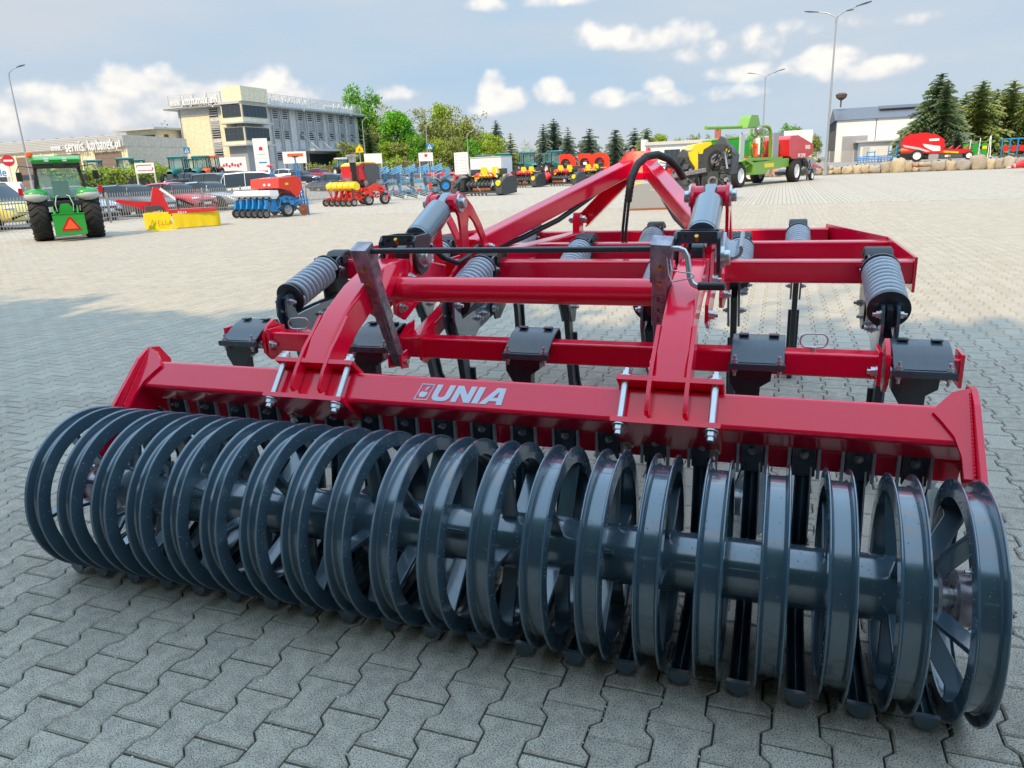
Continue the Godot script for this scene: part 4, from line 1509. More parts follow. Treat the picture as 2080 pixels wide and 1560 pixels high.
func greenery() -> void:
	leaf_meshes()
	var bright := leafmat(lin(0.135, 0.351, 0.020))
	var vivid := leafmat(lin(0.150, 0.425, 0.015))
	var olive := leafmat(lin(0.255, 0.300, 0.068))
	var bud := leafmat(lin(0.300, 0.315, 0.105))
	var ygreen := leafmat(lin(0.300, 0.413, 0.031))
	var spruce := leafmat(lin(0.135, 0.203, 0.095))
	var blue_spruce := leafmat(lin(0.21, 0.28, 0.235))
	var fir := leafmat(lin(0.237, 0.300, 0.100))
	var dark := leafmat(lin(0.084, 0.140, 0.042))
	var row := "leafy trees behind the car park"
	# px, top y, width px, depth, leaf, material, label
	var d := [
		[745, 182, 96, 142, 1.0, bright, "tall bright green broadleaf tree rising beside the office block"],
		[782, 205, 60, 138, 0.5, olive, "thin olive budding tree leaning out from the tall bright green one"],
		[818, 233, 72, 128, 1.0, vivid, "rounded vivid green tree, the most saturated of the row"],
		[852, 212, 60, 136, 0.42, bud, "half-bare budding tree just past the vivid green one"],
		[892, 206, 66, 142, 0.75, ygreen, "yellow-green topped tree in the middle of the budding row"],
		[876, 250, 74, 132, 0.6, olive, "low olive tree in front of the yellow-green topped one"],
		[925, 214, 72, 140, 0.5, bud, "brownish budding tree past the yellow-green topped one"],
		[960, 222, 66, 140, 0.45, bud, "sparse brown-twigged tree near the end of the budding row"],
		[940, 255, 80, 130, 0.7, olive, "broad olive-green tree behind the white price board"],
		[990, 258, 44, 134, 0.8, ygreen, "small yellow-green tree ending the budding row"],
		[700, 196, 44, 152, 0.04, bud, "bare tree peeping over the office roof"]]
	for i in d.size():
		var a: Array = d[i]
		var base := col(a[0], a[3], 1.0)
		var top := atd(a[0], a[1], a[3]).y
		tree("leafy_tree", a[6], base, top - base.y, a[2] * a[3] / F * 1.22, a[4], a[5], 100 + i, row, 0.14, 1.5)
	for i in 9:
		var px := 712.0 + i * 36.0
		var bb := col(px, 126, 0.9)
		tree("bush", ["low olive bush under the leafy trees", "low bright green bush under the leafy trees", "low yellow-green bush under the leafy trees"][i % 3], bb, atd(px, 274 + (i * 13) % 17, 126).y - bb.y, 5.4, 0.9, [olive, bright, ygreen][i % 3], 160 + i, "bushes under the leafy trees", 0.05, 1.2)
	var bt := col(345, 118, 1.4)
	tree("bare_tree", "bare grey-branched tree showing above the service hall roof", bt, atd(345, 234, 118).y - bt.y, 115 * 118 / F, 0.04, bud, 140, "", 0.3)
	var c := [
		[1012, 242, 40, 150, blue_spruce, "dark blue spruce beside the budding trees"], [1040, 268, 30, 144, fir, "short spruce with a brownish top"],
		[1106, 250, 34, 150, blue_spruce, "narrow blue spruce left of a taller one, behind the headers"], [1127, 239, 50, 152, blue_spruce, "tallest blue spruce of the middle group"], [1155, 256, 34, 148, blue_spruce, "slim blue spruce at the flank of the tallest one"],
		[1198, 259, 50, 150, blue_spruce, "lone broad blue spruce above the red mower units"], [1250, 261, 50, 150, blue_spruce, "broad blue spruce behind the headstock's apex"], [1289, 258, 42, 150, blue_spruce, "blue spruce next to the green-brown one"], [1313, 258, 52, 146, fir, "green-brown spruce at the end of the white workshop"],
		[1893, 150, 92, 104, spruce, "tallest dark spruce, twin-topped, at the corner of the white hall"], [1908, 162, 60, 102, spruce, "spruce grown into the flank of the tallest dark one"],
		[1978, 163, 84, 106, fir, "green spruce with pale gaps, beside the tallest dark one"], [2040, 162, 84, 106, fir, "green spruce with brown cones in the row along the terrace"], [2076, 176, 70, 104, fir, "green spruce at the end of the terrace row"], [2010, 180, 70, 110, fir, "green spruce set back in the terrace row"], [1948, 190, 70, 112, fir, "green spruce between the twin-topped one and its neighbours"], [2098, 168, 80, 108, fir, "last green spruce at the end of the terrace"],
		[1940, 268, 74, 100, blue_spruce, "low spreading blue spruce over the red mower on the terrace"], [757, 258, 46, 124, dark, "dark conical yew beside the office block"], [1418, 268, 12, 210, spruce, "tiny far spruce tip above the white workshop"]]
	for i in c.size():
		var a: Array = c[i]
		var right: bool = a[0] > 1800
		var base := col(a[0], a[3], 0.6)
		conifer("spruce_tree", a[5], base, atd(a[0], a[1], a[3]).y - base.y, a[2] * a[3] / F * 1.55, a[4], 200 + i, "spruces along the terrace" if right else "spruces behind the yard")
	var r := [
		[1340, 276, 46, 170, 0.9, ygreen, "round yellow-green tree behind the white workshop's end"], [1600, 264, 66, 175, 1.0, bright, "round green tree over the grey workshop roof"], [1545, 268, 50, 178, 0.9, bright, "green tree top behind the wrapper's frame"], [1645, 274, 44, 160, 1.0, olive, "olive bush-like tree between workshop and hall"],
		[1405, 278, 50, 200, 0.8, olive, "far grey-green scrub tree left of the brick tower"], [1440, 276, 40, 205, 0.7, olive, "far scrub tree just left of the brick tower"], [1482, 274, 50, 200, 0.5, bud, "far brown-leaved tree right of the brick tower"], [1375, 284, 40, 190, 0.9, ygreen, "low green tree beside the tiny spruce tip"]]
	for i in r.size():
		var a: Array = r[i]
		var base := col(a[0], a[3], 0.6)
		tree("far_tree", a[6], base, atd(a[0], a[1], a[3]).y - base.y, a[2] * a[3] / F * 1.1, a[4], a[5], 300 + i, "far trees on the skyline", 0.12)
	for i in 9:
		rng.seed = 400 + i
		var px := 1052 + i * 6.5
		var base := col(px, 158, 0.6)
		tree("young_tree", "thin young yellow-green tree among the spruces", base, atd(px, 276 + (i * 7) % 12, 158).y - base.y, 2.2, 0.35, ygreen, 420 + i, "young trees among the spruces", 0.1)
	hedge("low clipped yellow-green hedge behind the green tractor", at_lot(95, 392) + Vector3(0, 0, 0), at_lot(300, 380), 1.9, 1.8, ygreen, 51)
	hedge("clipped yellow-green hedge behind the black saloon", at_lot(300, 379), at_lot(435, 371), 2.2, 2.0, ygreen, 52)
	hedge("trimmed yellow-green hedge under the office windows", col(625, 112, 1.4), col(715, 112, 1.4), 2.4, 3.0, ygreen, 53)
	hedge("long domed hedge below the vivid green tree", col(745, 104, 1.2), col(868, 104, 1.2), 2.6, 4.0, ygreen, 54)
	# the row of tall trees at the photographer's back, whose shade covers the foreground
	for i in 9:
		var back := i % 2 == 1
		tree("yard_tree", "tall leafy tree in the rear row at the photographer's back" if back else "tall leafy tree in the front row at the photographer's back", Vector3(-15.5 + 2.9 * i, 0, 14.6 if back else 11.2), (18.6 if back else 15.2) + [0.2, 0.8, -0.5, 0.5, 0.0, 0.9, -0.3][i % 7], 8.6, 1.0, bright, 500 + i, "trees shading the yard", 0.36, 2.6)

# ---------------------------------------------------------------- buildings
func rect_on(g: MB, B: Transform3D, x0: float, y0: float, x1: float, y1: float, z0: float, z1: float) -> void:
	var c := Vector3((x0 + x1) / 2, (y0 + y1) / 2, (z0 + z1) / 2)
	var s := Vector3(absf(x1 - x0), absf(y1 - y0), absf(z1 - z0))
	var h := s / 2
	var P := []
	for i in 8:
		P.append(B * (c + Vector3(h.x * (1 if i & 1 else -1), h.y * (1 if i & 2 else -1), h.z * (1 if i & 4 else -1))))
	for f in [[0, 1, 3, 2, -B.basis.z], [4, 5, 7, 6, B.basis.z], [0, 2, 6, 4, -B.basis.x], [1, 3, 7, 5, B.basis.x], [0, 1, 5, 4, -B.basis.y], [2, 3, 7, 6, B.basis.y]]:
		g.q(P[f[0]], P[f[1]], P[f[2]], P[f[3]], f[4])

func slab(parent: Node3D, called: String, B: Transform3D, x0: float, y0: float, x1: float, y1: float, z0: float, z1: float, m: Material) -> MeshInstance3D:
	var g := MB.new()
	rect_on(g, B, x0, y0, x1, y1, z0, z1)
	return part(parent, called, g, m)

# a window: frame with panes and bars set into the wall face z = z0
func window(parent: Node3D, B: Transform3D, x0: float, y0: float, x1: float, y1: float, nx: int, ny: int, fm: Material, z0 := 0.0) -> void:
	var g := MB.new()
	var t := 0.07
	rect_on(g, B, x0, y0, x1, y0 + t, z0 - 0.05, z0 + 0.06)
	rect_on(g, B, x0, y1 - t, x1, y1, z0 - 0.05, z0 + 0.06)
	for i in nx + 1:
		var x := lerpf(x0, x1 - t, float(i) / nx)
		rect_on(g, B, x, y0 + t, x + t, y1 - t, z0 - 0.05, z0 + 0.055)
	for j in range(1, ny):
		var y := lerpf(y0, y1, float(j) / ny)
		rect_on(g, B, x0 + t, y, x1 - t, y + t * 0.8, z0 - 0.05, z0 + 0.05)
	var f := part(parent, "window", g, fm)
	for i in nx:
		var a := lerpf(x0, x1 - t, float(i) / nx) + t
		var b := lerpf(x0, x1 - t, float(i + 1) / nx)
		var p := MB.new()
		rect_on(p, B, a, y0 + t, b, y1 - t, z0 + 0.012, z0 + 0.02)
		part(f, "pane", p, M.window)

func louvre_window(parent: Node3D, B: Transform3D, x0: float, y0: float, x1: float, y1: float) -> void:
	window(parent, B, x0, y0, x1, y1, 2, 1, M.anth)
	for k in 4:
		var y := lerpf(y0, y1, (k + 0.5) / 4)
		slab(parent, "sun_slat", B, x0 - 0.1, y, x1 + 0.1, y + 0.09, 0.16, 0.24, M.lightgrey)

func buildings() -> void:
	var cream := tri(mat(lin(0.78, 0.71, 0.52), 0.85), 0.3, ntex(0.02, Color(0.9, 0.9, 0.9), Color(1.03, 1.03, 1.03), 256, 4, 61))
	var beige := tri(mat(lin(0.62, 0.55, 0.44), 0.85), 0.3, ntex(0.02, Color(0.9, 0.9, 0.9), Color(1.03, 1.03, 1.03), 256, 4, 62))
	var greyw := tri(mat(lin(0.56, 0.56, 0.55), 0.8), 0.3, ntex(0.02, Color(0.9, 0.9, 0.9), Color(1.04, 1.04, 1.04), 256, 4, 63))
	var white := mat(lin(0.74, 0.74, 0.74), 0.6)
	var concrete := mat(lin(0.52, 0.52, 0.51), 0.7)
	var slate := mat(lin(0.12, 0.13, 0.15), 0.45, 0.3)
	# ---- office: gable end faces the yard (+z), long side faces +x
	var O := thing("office_block", "three-storey cream and grey office block with white rooftop lettering", "building", Vector3(-72, 1.4, -90))
	var F1 := Transform3D(Basis(), Vector3(-11.0, 0, 0))          # front face, x runs to the corner
	var F2 := Transform3D(Basis(-Z3, Y3, X3), Vector3(0, 0, 0))   # side face, x runs away from the corner
	var g := MB.new()
	rect_on(g, F1, 0, -2.0, 11, 10.6, -32, -0.005)
	part(O, "wall", g, greyw)
	slab(O, "cream_panel", F1, 0.6, 0, 5.6, 9.7, 0, 0.08, cream)
	slab(O, "cream_panel", F1, 7.3, 0, 9.4, 9.7, 0, 0.08, cream)
	for k in 3:
		louvre_window(O, F1, 5.75, [9.2, 6.3, 3.2][k], 7.1, [10.45, 7.55, 4.6][k])
	for y in [2.3, 5.3, 8.2]:
		for k in 5:
			slab(O, "louvre", F1, 5.7, y - 0.55 + k * 0.22, 7.15, y - 0.42 + k * 0.22, 0.02, 0.12, M.lightgrey)
	for e in [[-0.05, 0.1], [9.55, 9.75]]:
		slab(O, "downpipe", F1, e[0] + 0.3, 0, e[0] + 0.42, 10.5, 0.02, 0.14, M.lightgrey)
	slab(O, "roof_slab", Transform3D(Basis(), Vector3(-11, 0, 0)), -1.6, 10.62, 12.0, 10.95, -33, 1.2, M.lightgrey)
	slab(O, "eave_board", Transform3D(Basis(), Vector3(-11, 0, 0)), -1.5, 10.45, 11.9, 10.618, -32.9, 1.1, M.grey)
	# bay on the corner, two storeys of windows
	for k in 2:
		var y0: float = [5.2, 8.2][k]
		slab(O, "bay", F1, 8.7, y0, 12.2, y0 + 2.35, -4.6, 1.1, cream)
		slab(O, "bay_ledge", F1, 8.4, y0 - 0.22, 12.7, y0 - 0.002, -5.0, 1.6, M.lightgrey)
		window(O, Transform3D(Basis(), Vector3(-11, 0, 1.12)), 8.9, y0 + [0.5, 0.65][k], 12.05, y0 + 2.25, 4, 2 - k, M.anth)
		window(O, Transform3D(Basis(-Z3, Y3, X3), Vector3(1.22, 0, 1.0)), 0.15, y0 + [0.5, 0.65][k], 5.4, y0 + 2.25, 6, 2 - k, M.anth)
	slab(O, "recessed_entrance", F1, 8.8, 0, 11.9, 4.97, -4.4, 0.6, M.grey)
	# long side
	var cols_ := [7.2, 9.6, 13.6, 16.2, 18.8, 22.2, 25.6, 28.8]
	for i in cols_.size():
		var x: float = cols_[i]
		for y in [3.0, 6.2, 9.1]:
			if y < 4 and i > 2:
				continue
			louvre_window(O, F2, x, y, x + 1.35, y + 1.25)
		slab(O, "spandrel", F2, x - 0.1, 7.5, x + 1.45, 9.05, 0, 0.06, greyw)
		for k in 5:
			slab(O, "louvre", F2, x - 0.1, 7.62 + k * 0.28, x + 1.45, 7.76 + k * 0.28, 0.07, 0.14, M.grey)
		for e in [-0.35, 1.6]:
			slab(O, "mullion", F2, x + e, 0.0 if i < 3 else 5.0, x + e + 0.14, 10.44, 0.02, 0.30, M.lightgrey)
	slab(O, "canopy", F2, 12.8, 4.3, 31.5, 4.65, 0, 3.2, M.lightgrey)
	slab(O, "shopfront", F2, 13.5, 0, 31.2, 4.0, 0.0, 0.1, M.window)
	for i in 5:
		var st := MB.new()
		st.bar(F2 * Vector3(14.5 + i * 3.7, 4.65, 2.8), F2 * Vector3(13.4 + i * 3.7, 7.4, 0.1), 0.1, 0.1)
		part(O, "canopy_tie", st, M.lightgrey)
	# roof: stair head, railings and lettering
	slab(O, "stair_head", F1, 9.0, 10.96, 12.3, 12.9, -5.0, 0.9, cream)
	for e in [[F1, -0.6, 8.8, 1.05], [F2, 4.8, 32.2, 0.9]]:
		for k in 7:
			slab(O, "rail", e[0], e[1], 11.15 + k * 0.20, e[2], 11.21 + k * 0.20, e[3] - 0.14, e[3] - 0.08, M.lightgrey)
		var n := int((e[2] - e[1]) / 1.9)
		for k in n + 1:
			var x: float = lerpf(e[1], e[2] - 0.08, float(k) / n)
			slab(O, "rail_post", e[0], x, 10.955, x + 0.08, 12.45, e[3] - 0.22, e[3] - 0.15, M.lightgrey)
	for w in [["www.", 1.0, 1.9, 1.05], ["korbanek", 4.45, 4.5, 1.55], [".pl", 7.65, 1.4, 1.1]]:
		fit(text(O, w[0], w[3], white, Vector3(-11 + w[1], 11.3, 1.1), Basis(), "lettering", 800, false, 0.2), w[2])
	for e in [[10.5, 9.0], [24.5, 9.0]]:
		fit(text(O, "www.korbanek.pl", 1.2, white, F2 * Vector3(e[0], 11.35, 0.95), F2.basis, "lettering", 800, false, 0.2), e[1])
	# ---- two-storey annex at its left
	var A := thing("annex_house", "small two-storey cream annex with flat roof joined to the office block", "building", Vector3(-83.5, 1.4, -86.0))
	var A1 := Transform3D(Basis(), Vector3(-5.6, 0, 0))
	var A2 := Transform3D(Basis(-Z3, Y3, X3), Vector3.ZERO)
	slab(A, "wall", A1, 0, -2, 5.6, 7.7, -7, 0, cream)
	slab(A, "roof", A1, -1.5, 7.72, 6.3, 8.0, -8, 1.2, M.lightgrey)
	slab(A, "ledge", A1, -1.2, 4.0, 6.2, 4.2, -6.9, 0.9, M.lightgrey)
	window(A, A1, 1.0, 5.3, 5.1, 7.05, 5, 1, M.anth)
	window(A, A1, 1.0, 2.0, 5.1, 3.5, 4, 1, M.anth)
	window(A, A2, 1.2, 5.5, 2.0, 7.1, 1, 1, M.anth)
	window(A, A2, 1.2, 1.9, 2.0, 3.4, 1, 1, M.anth)
	for k in 3:
		slab(A, "joint", A1, 0.01, 4.7 + k * 1.0, 5.59, 4.73 + k * 1.0, 0.0, 0.012, beige)
	# ---- service hall
	var Sv := thing("service_hall", "long low cream service hall with grey ribbed fascia and white lettering", "building", Vector3(-70.6, 1.4, -67.5))
	var S1 := Transform3D(Basis(), Vector3(-34.0, 0, 0))
	slab(Sv, "wall", S1, 0, -2, 34, 4.5, -9.5, 0, cream)
	g = MB.new()
	for e in [[0.0, -0.012]]:
		g.prism(v2([0.3, 4.52, 0.3, 5.72, -0.6, 5.8, -9.7, 5.6, -9.7, 4.52]), Vector3(-17, 0, 0), Z3, Y3, 34.0)
	part(Sv, "roof", g, beige)
	for k in 7:
		slab(Sv, "fascia_rib", S1, -0.1, 4.62 + k * 0.185, 34.03, 4.76 + k * 0.185, 0.30, 0.36, M.lightgrey)
	slab(Sv, "gable_panel", Transform3D(Basis(-Z3, Y3, X3), Vector3.ZERO), 0, -1, 9.5, 4.5, 0, 0.06, beige)
	for k in 5:
		slab(Sv, "panel_joint", Transform3D(Basis(-Z3, Y3, X3), Vector3.ZERO), 0.05, 0.2 + k * 0.9, 9.4, 0.23 + k * 0.9, 0.06, 0.072, cream)
	for k in 5:
		var x: float = 34 - 4.9 - k * 6.4
		var dm: Material = mat(lin(0.20, 0.15, 0.12), 0.6)
		var dr := slab(Sv, "garage_door", S1, x, 0, x + 4.1, 4.05, -0.05, 0.03, dm)
		for j in 6:
			var q := MB.new()
			rect_on(q, S1, x + 0.05, j * 0.66 + 0.03, x + 4.05, j * 0.66 + 0.62, 0.03, 0.055)
			part(dr, "door_panel", q, M.window if j == 2 else dm)
		slab(Sv, "door_frame", S1, x - 0.25, 0, x - 0.02, 4.3, 0.0, 0.09, cream)
		slab(Sv, "door_frame", S1, x + 4.12, 0, x + 4.35, 4.3, 0.0, 0.09, cream)
	for k in 14:
		slab(Sv, "roof_vent", S1, 1.0 + k * 2.4, 5.78, 1.35 + k * 2.4, 6.0, -0.9, -0.6, M.anth)
	for w in [["www.", -10.2, 1.7, 0.65], ["serwis.", -7.2, 3.1, 1.05], ["korbanek", -3.3, 3.9, 1.1], [".pl", -0.75, 1.0, 0.75]]:
		fit(text(Sv, w[0], w[3], white, Vector3(w[1], 4.82, 0.5), Basis(), "lettering", 800, false, 0.15), w[2])
	# ---- white hall on the terrace
	var H := thing("white_hall", "large white hall with slate gable, slate roof and roller door", "building", Vector3(8.6, 0.55, -131.5))
	var H1 := Transform3D()
	var wpanel := mat(lin(0.72, 0.73, 0.74), 0.55)
	slab(H, "wall", H1, 0, -1, 34, 6.3, -18, 0, wpanel)
	g = MB.new()
	g.prism(v2([0.35, 6.32, -9.0, 8.55, -18.3, 6.32]), Vector3(16.9, 0, 0), Z3, Y3, 34.4)
	part(H, "roof", g, slate)
	slab(H, "gable_cladding", Transform3D(Basis(Z3, Y3, -X3), Vector3.ZERO), -18.05, -1, 0.05, 6.31, 0.0, 0.10, slate)
	for k in 30:
		slab(H, "cladding_rib", Transform3D(Basis(Z3, Y3, -X3), Vector3.ZERO), -17.9 + k * 0.6, -1, -17.8 + k * 0.6, 6.3, 0.10, 0.14, slate)
	for k in 4:
		slab(H, "panel_joint", H1, 5.6 + k * 6.0, 0, 5.72 + k * 6.0, 6.3, 0, 0.03, slate if k == 0 else M.lightgrey)
	var rd := slab(H, "roller_door", H1, 0.95, 0, 4.6, 3.9, 0.0, 0.06, M.grey)
	for k in 9:
		var q := MB.new()
		rect_on(q, H1, 1.0, 0.05 + k * 0.42, 4.55, 0.40 + k * 0.42, 0.06, 0.085)
		part(rd, "door_slat", q, M.grey)
	g = MB.new()
	g.bar(Vector3(6.5, 8.22, -6.2), Vector3(33, 8.22, -6.2), 2.6, 0.06, 0.0, Vector3(0, 1, 0.22).normalized())
	part(H, "solar_panel", g, M.anth)
	var H2 := Transform3D(Basis(), Vector3(3.3, 0, 5.0))
	slab(H, "lean_to", H2, 0, -1, 20, 2.75, -4.98, 0, wpanel)
	slab(H, "lean_to_roof", H2, -0.7, 2.77, 20.3, 2.98, -4.98, 0.6, M.lightgrey)
	slab(H, "side_door", H2, 0.3, 0, 1.3, 2.1, 0, 0.05, M.lightgrey)
	window(H, H2, 4.3, 1.0, 5.7, 2.2, 2, 1, M.anth)
	window(H, H2, 6.0, 1.0, 8.4, 2.2, 3, 1, M.anth)
	window(H, H2, 10.9, 1.0, 13.2, 2.2, 3, 1, M.anth)
	g = MB.new()
	g.cyl(Vector3(0.7, 8.6, -6.0), Vector3(0.7, 9.9, -6.0), 0.12, 8)
	g.lathe(Vector3(0.7, 9.7, -6.0), Y3, v2([0.25, 0.0, 0.75, 0.35, 0.9, 0.85, 0.55, 1.1, 0.0, 1.0]), 12)
	part(H, "stork_nest", g, M.bark)
	# ---- low white workshop across the back
	var Wk := thing("white_workshop", "long low white flat-roofed workshop behind the headers", "building", Vector3(-21, 0.3, -129))
	var W1 := Transform3D()
	slab(Wk, "wall", W1, 0, -1, 19.5, 4.2, -9, 0, wpanel)
	slab(Wk, "roof", W1, -0.3, 4.22, 19.8, 4.75, -9.2, 0.4, concrete)
	slab(Wk, "corner_pier", W1, -0.9, -1, -0.02, 5.2, -2, 0.2, wpanel)
	window(Wk, W1, 3.0, 2.0, 5.6, 3.4, 3, 1, M.anth)
	window(Wk, W1, 8.4, 1.6, 11.0, 3.7, 3, 1, M.anth)
	window(Wk, W1, 14.0, 2.0, 17.0, 3.4, 3, 1, M.anth)
	var Wb := thing("gatehouse", "white flat block with a grey tiled roof slope between workshop and hall", "building", Vector3(-1.2, 0.4, -127))
	slab(Wb, "wall", W1, 2.0, -1, 6.2, 5.2, -7, 0, wpanel)
	slab(Wb, "wing", W1, -1.6, -1, 1.98, 2.6, -7, 0, wpanel)
	g = MB.new()
	g.prism(v2([0.3, 2.62, -6.9, 5.2, -6.9, 2.62]), Vector3(0.17, 0, 0), Z3, Y3, 3.6)
	part(Wb, "roof", g, M.anth)
	window(Wb, W1, -0.9, 0.9, 0.9, 2.1, 2, 2, M.white)
	slab(Wb, "wall_line", W1, 2.8, 4.0, 5.2, 4.08, 0, 0.03, M.lightgrey)
	# ---- low hall behind the shading trees
	var hb := thing("yard_hall", "plain grey-brown hall behind the trees at the photographer's back", "building", Vector3(0, 0, 18.5))
	slab(hb, "wall", W1, -32, -0.5, 30, 9.2, 0, 9.0, mat(lin(0.20, 0.18, 0.17), 0.8))
	slab(hb, "roof", W1, -32.4, 9.22, 30.4, 9.6, -0.3, 9.3, M.anth)
	for k in 7:
		slab(hb, "gate", W1, -28 + k * 8.0, 0, -24 + k * 8.0, 4.2, -0.06, -0.003, M.grey)
	# ---- far brick tower
	var T := thing("brick_tower", "far red brick tower with a pointed top on the skyline", "tower", col(1456, 340, 0.0))
	g = MB.new()
	g.box(Vector3(0, 5, 0), Vector3(2.6, 22, 2.6))
	part(T, "shaft", g, mat(lin(0.42, 0.14, 0.10), 0.8))
	g = MB.new()
	g.lathe(Vector3(0, 15.5, 0), Y3, v2([1.9, 0, 1.6, 0.5, 0.8, 1.2, 0.0, 2.0]), 4)
	part(T, "roof", g, mat(lin(0.40, 0.13, 0.10), 0.8))

# ---------------------------------------------------------------- grounds, fence, lamps, signs
func land() -> void:
	var lm := tri(mat(lin(0.38, 0.36, 0.33), 0.9), 0.5, ntex(0.03, Color(0.82, 0.82, 0.82), Color(1.06, 1.06, 1.06), 512, 5, 71))
	var rows := []
	for j in 52:
		var r := []
		for i in 45:
			var p := Vector3(-26.5 - 3.0 * i, 0, 14.0 - 4.0 * j)
			p.y = lot(p)
			r.append(p)
		rows.append(r)
	var g := MB.new()
	g.skin(rows, false, Y3)
	struct("car_park", g, lm)
	rows = []
	for j in 24:
		var r := []
		for i in 22:
			var p := Vector3(-26.5 + 1.2 * i, 0, -66.0 - 4.5 * j)
			if i == 21:
				p.x = -0.7
			p.y = lot(p)
			r.append(p)
		rows.append(r)
	g = MB.new()
	g.skin(rows, false, Y3)
	struct("back_yard", g, lm)
	g = MB.new()
	g.q(Vector3(-0.7, 0.55, -66.3), Vector3(90, 0.55, -66.3), Vector3(90, 0.55, -175), Vector3(-0.7, 0.55, -175), Y3)
	g.q(Vector3(-0.7, 0.55, -66.3), Vector3(-0.7, 0.55, -175), Vector3(-0.7, -0.3, -175), Vector3(-0.7, -0.3, -66.3), -X3)
	struct("terrace", g, tri(mat(lin(0.30, 0.285, 0.26), 0.95), 0.4, ntex(0.03, Color(0.75, 0.75, 0.75), Color(1.1, 1.1, 1.1), 512, 5, 72)))
	g = MB.new()
	g.q(Vector3(-0.9, 0.012, -65.75), Vector3(90, 0.012, -65.75), Vector3(90, 0.012, -64.6), Vector3(-0.9, 0.012, -64.6), Y3)
	struct("sand_verge", g, tri(mat(lin(0.45, 0.38, 0.25), 1.0), 1.0, ntex(0.05, Color(0.7, 0.7, 0.7), Color(1.1, 1.1, 1.1), 256, 4, 73)))
	# stone retaining wall
	var wall := thing("stone_wall", "dry wall of rounded field boulders, cream, pink and grey, holding the terrace", "wall", Vector3(0, 0, -66.0))
	rng.seed = 81
	var rocks := []
	for k in 7:
		var q := MB.new()
		var nz := noise(0.9, 3, 90 + k)
		var grid := []
		for j in 9:
			var row := []
			for i in 14:
				var a := TAU * i / 14
				var b := PI * j / 8
				var d := Vector3(sin(b) * cos(a), cos(b), sin(b) * sin(a))
				var f := 1.0 + 0.45 * nz.get_noise_3dv(d * 1.3)
				d = Vector3(signf(d.x) * pow(absf(d.x), 0.7), signf(d.y) * pow(absf(d.y), 0.7), signf(d.z) * pow(absf(d.z), 0.7))
				row.append(d * f * 0.5)
			grid.append(row)
		q.skin(grid, true)
		rocks.append(q.mesh())
	var tones := []
	for c in [[0.48, 0.40, 0.28], [0.50, 0.30, 0.22], [0.40, 0.36, 0.30], [0.46, 0.42, 0.36], [0.52, 0.45, 0.32], [0.36, 0.33, 0.30]]:
		tones.append(tri(mat(lin(c[0], c[1], c[2]), 0.9), 1.2, ntex(0.04, Color(0.7, 0.7, 0.7), Color(1.15, 1.12, 1.1), 256, 4, 74)))
	var x := -0.6
	while x < 34.0:
		var w := rng.randf_range(0.45, 1.05)
		var h := rng.randf_range(0.58, 0.88)
		if absf(x - 9.0) < 0.5 or absf(x - 14.4) < 0.5:
			h = 1.1
			w = 1.05
		var two := rng.randf() < 0.18 and h < 0.8
		var rot := Basis(Y3, rng.randf() * TAU)
		if two:
			part(wall, "stone", rocks[rng.randi() % 7], tones[rng.randi() % 6], Vector3(x + w / 2, 0.18, rng.randf_range(-0.05, 0.05)), Basis().scaled(Vector3(w * 1.08, 0.44, 0.6)))
			part(wall, "stone", rocks[rng.randi() % 7], tones[rng.randi() % 6], Vector3(x + w / 2, 0.52, rng.randf_range(-0.1, 0.0)), Basis().scaled(Vector3(w, 0.40, 0.6)))
		else:
			part(wall, "stone", rocks[rng.randi() % 7], tones[rng.randi() % 6], Vector3(x + w / 2, h * 0.42, rng.randf_range(-0.08, 0.08)), Basis().scaled(Vector3(w * 1.1, h * 1.12, 0.75)))
		x += w * 0.97
	# steel fences
	for f in [[-11.0, -33.2, "grey steel picket fence beside the green tractor and the yellow mower"], [-33.4, -63.0, "grey steel picket fence behind the blue and the red planters"]]:
		var fx := -25.4
		var o := thing("steel_fence", f[2], "fence", Vector3(fx, 0, f[0]))
		var L: float = f[0] - f[1]
		var pk := MB.new()
		pk.bar(Vector3(0, 0.10, 0), Vector3(0, 1.16, 0), 0.022, 0.022)
		pk.lathe(Vector3(0, 1.16, 0), Y3, v2([0.014, 0, 0.0, 0.05]), 4)
		var pkm := pk.mesh()
		var n := int(L / 0.128)
		for i in n:
			part(o, "picket", pkm, M.fence, Vector3(0, 0, -(i + 0.5) * L / n))
		for y in [0.22, 0.98]:
			var q := MB.new()
			q.bar(Vector3(0.026, y, 0), Vector3(0.026, y, -L), 0.03, 0.045)
			part(o, "rail", q, M.fence)
		var m := int(L / 2.5)
		for i in m + 1:
			var q := MB.new()
			q.box(Vector3(0.07, 0.6, -i * L / m), Vector3(0.055, 1.24, 0.055), 0.006)
			part(o, "post", q, M.fence)
	# mesh fence and guard rails before the hall
	var mf := thing("mesh_fence", "pale wire mesh fence in front of the white hall", "fence", Vector3(4.0, 0.55, -119))
	for i in 9:
		var q := MB.new()
		q.box(Vector3(i * 1.6, 0.85, 0), Vector3(0.07, 1.7, 0.07))
		part(mf, "post", q, M.lightgrey)
	for i in 8:
		var q := MB.new()
		for k in 11:
			q.bar(Vector3(i * 1.6 + 0.1 + k * 0.14, 0.05, 0), Vector3(i * 1.6 + 0.1 + k * 0.14, 1.6, 0), 0.025, 0.025)
		for k in 6:
			q.bar(Vector3(i * 1.6 + 0.04, 0.1 + k * 0.29, 0.03), Vector3(i * 1.6 + 1.56, 0.1 + k * 0.29, 0.03), 0.02, 0.02)
		part(mf, "mesh_panel", q, M.lightgrey)

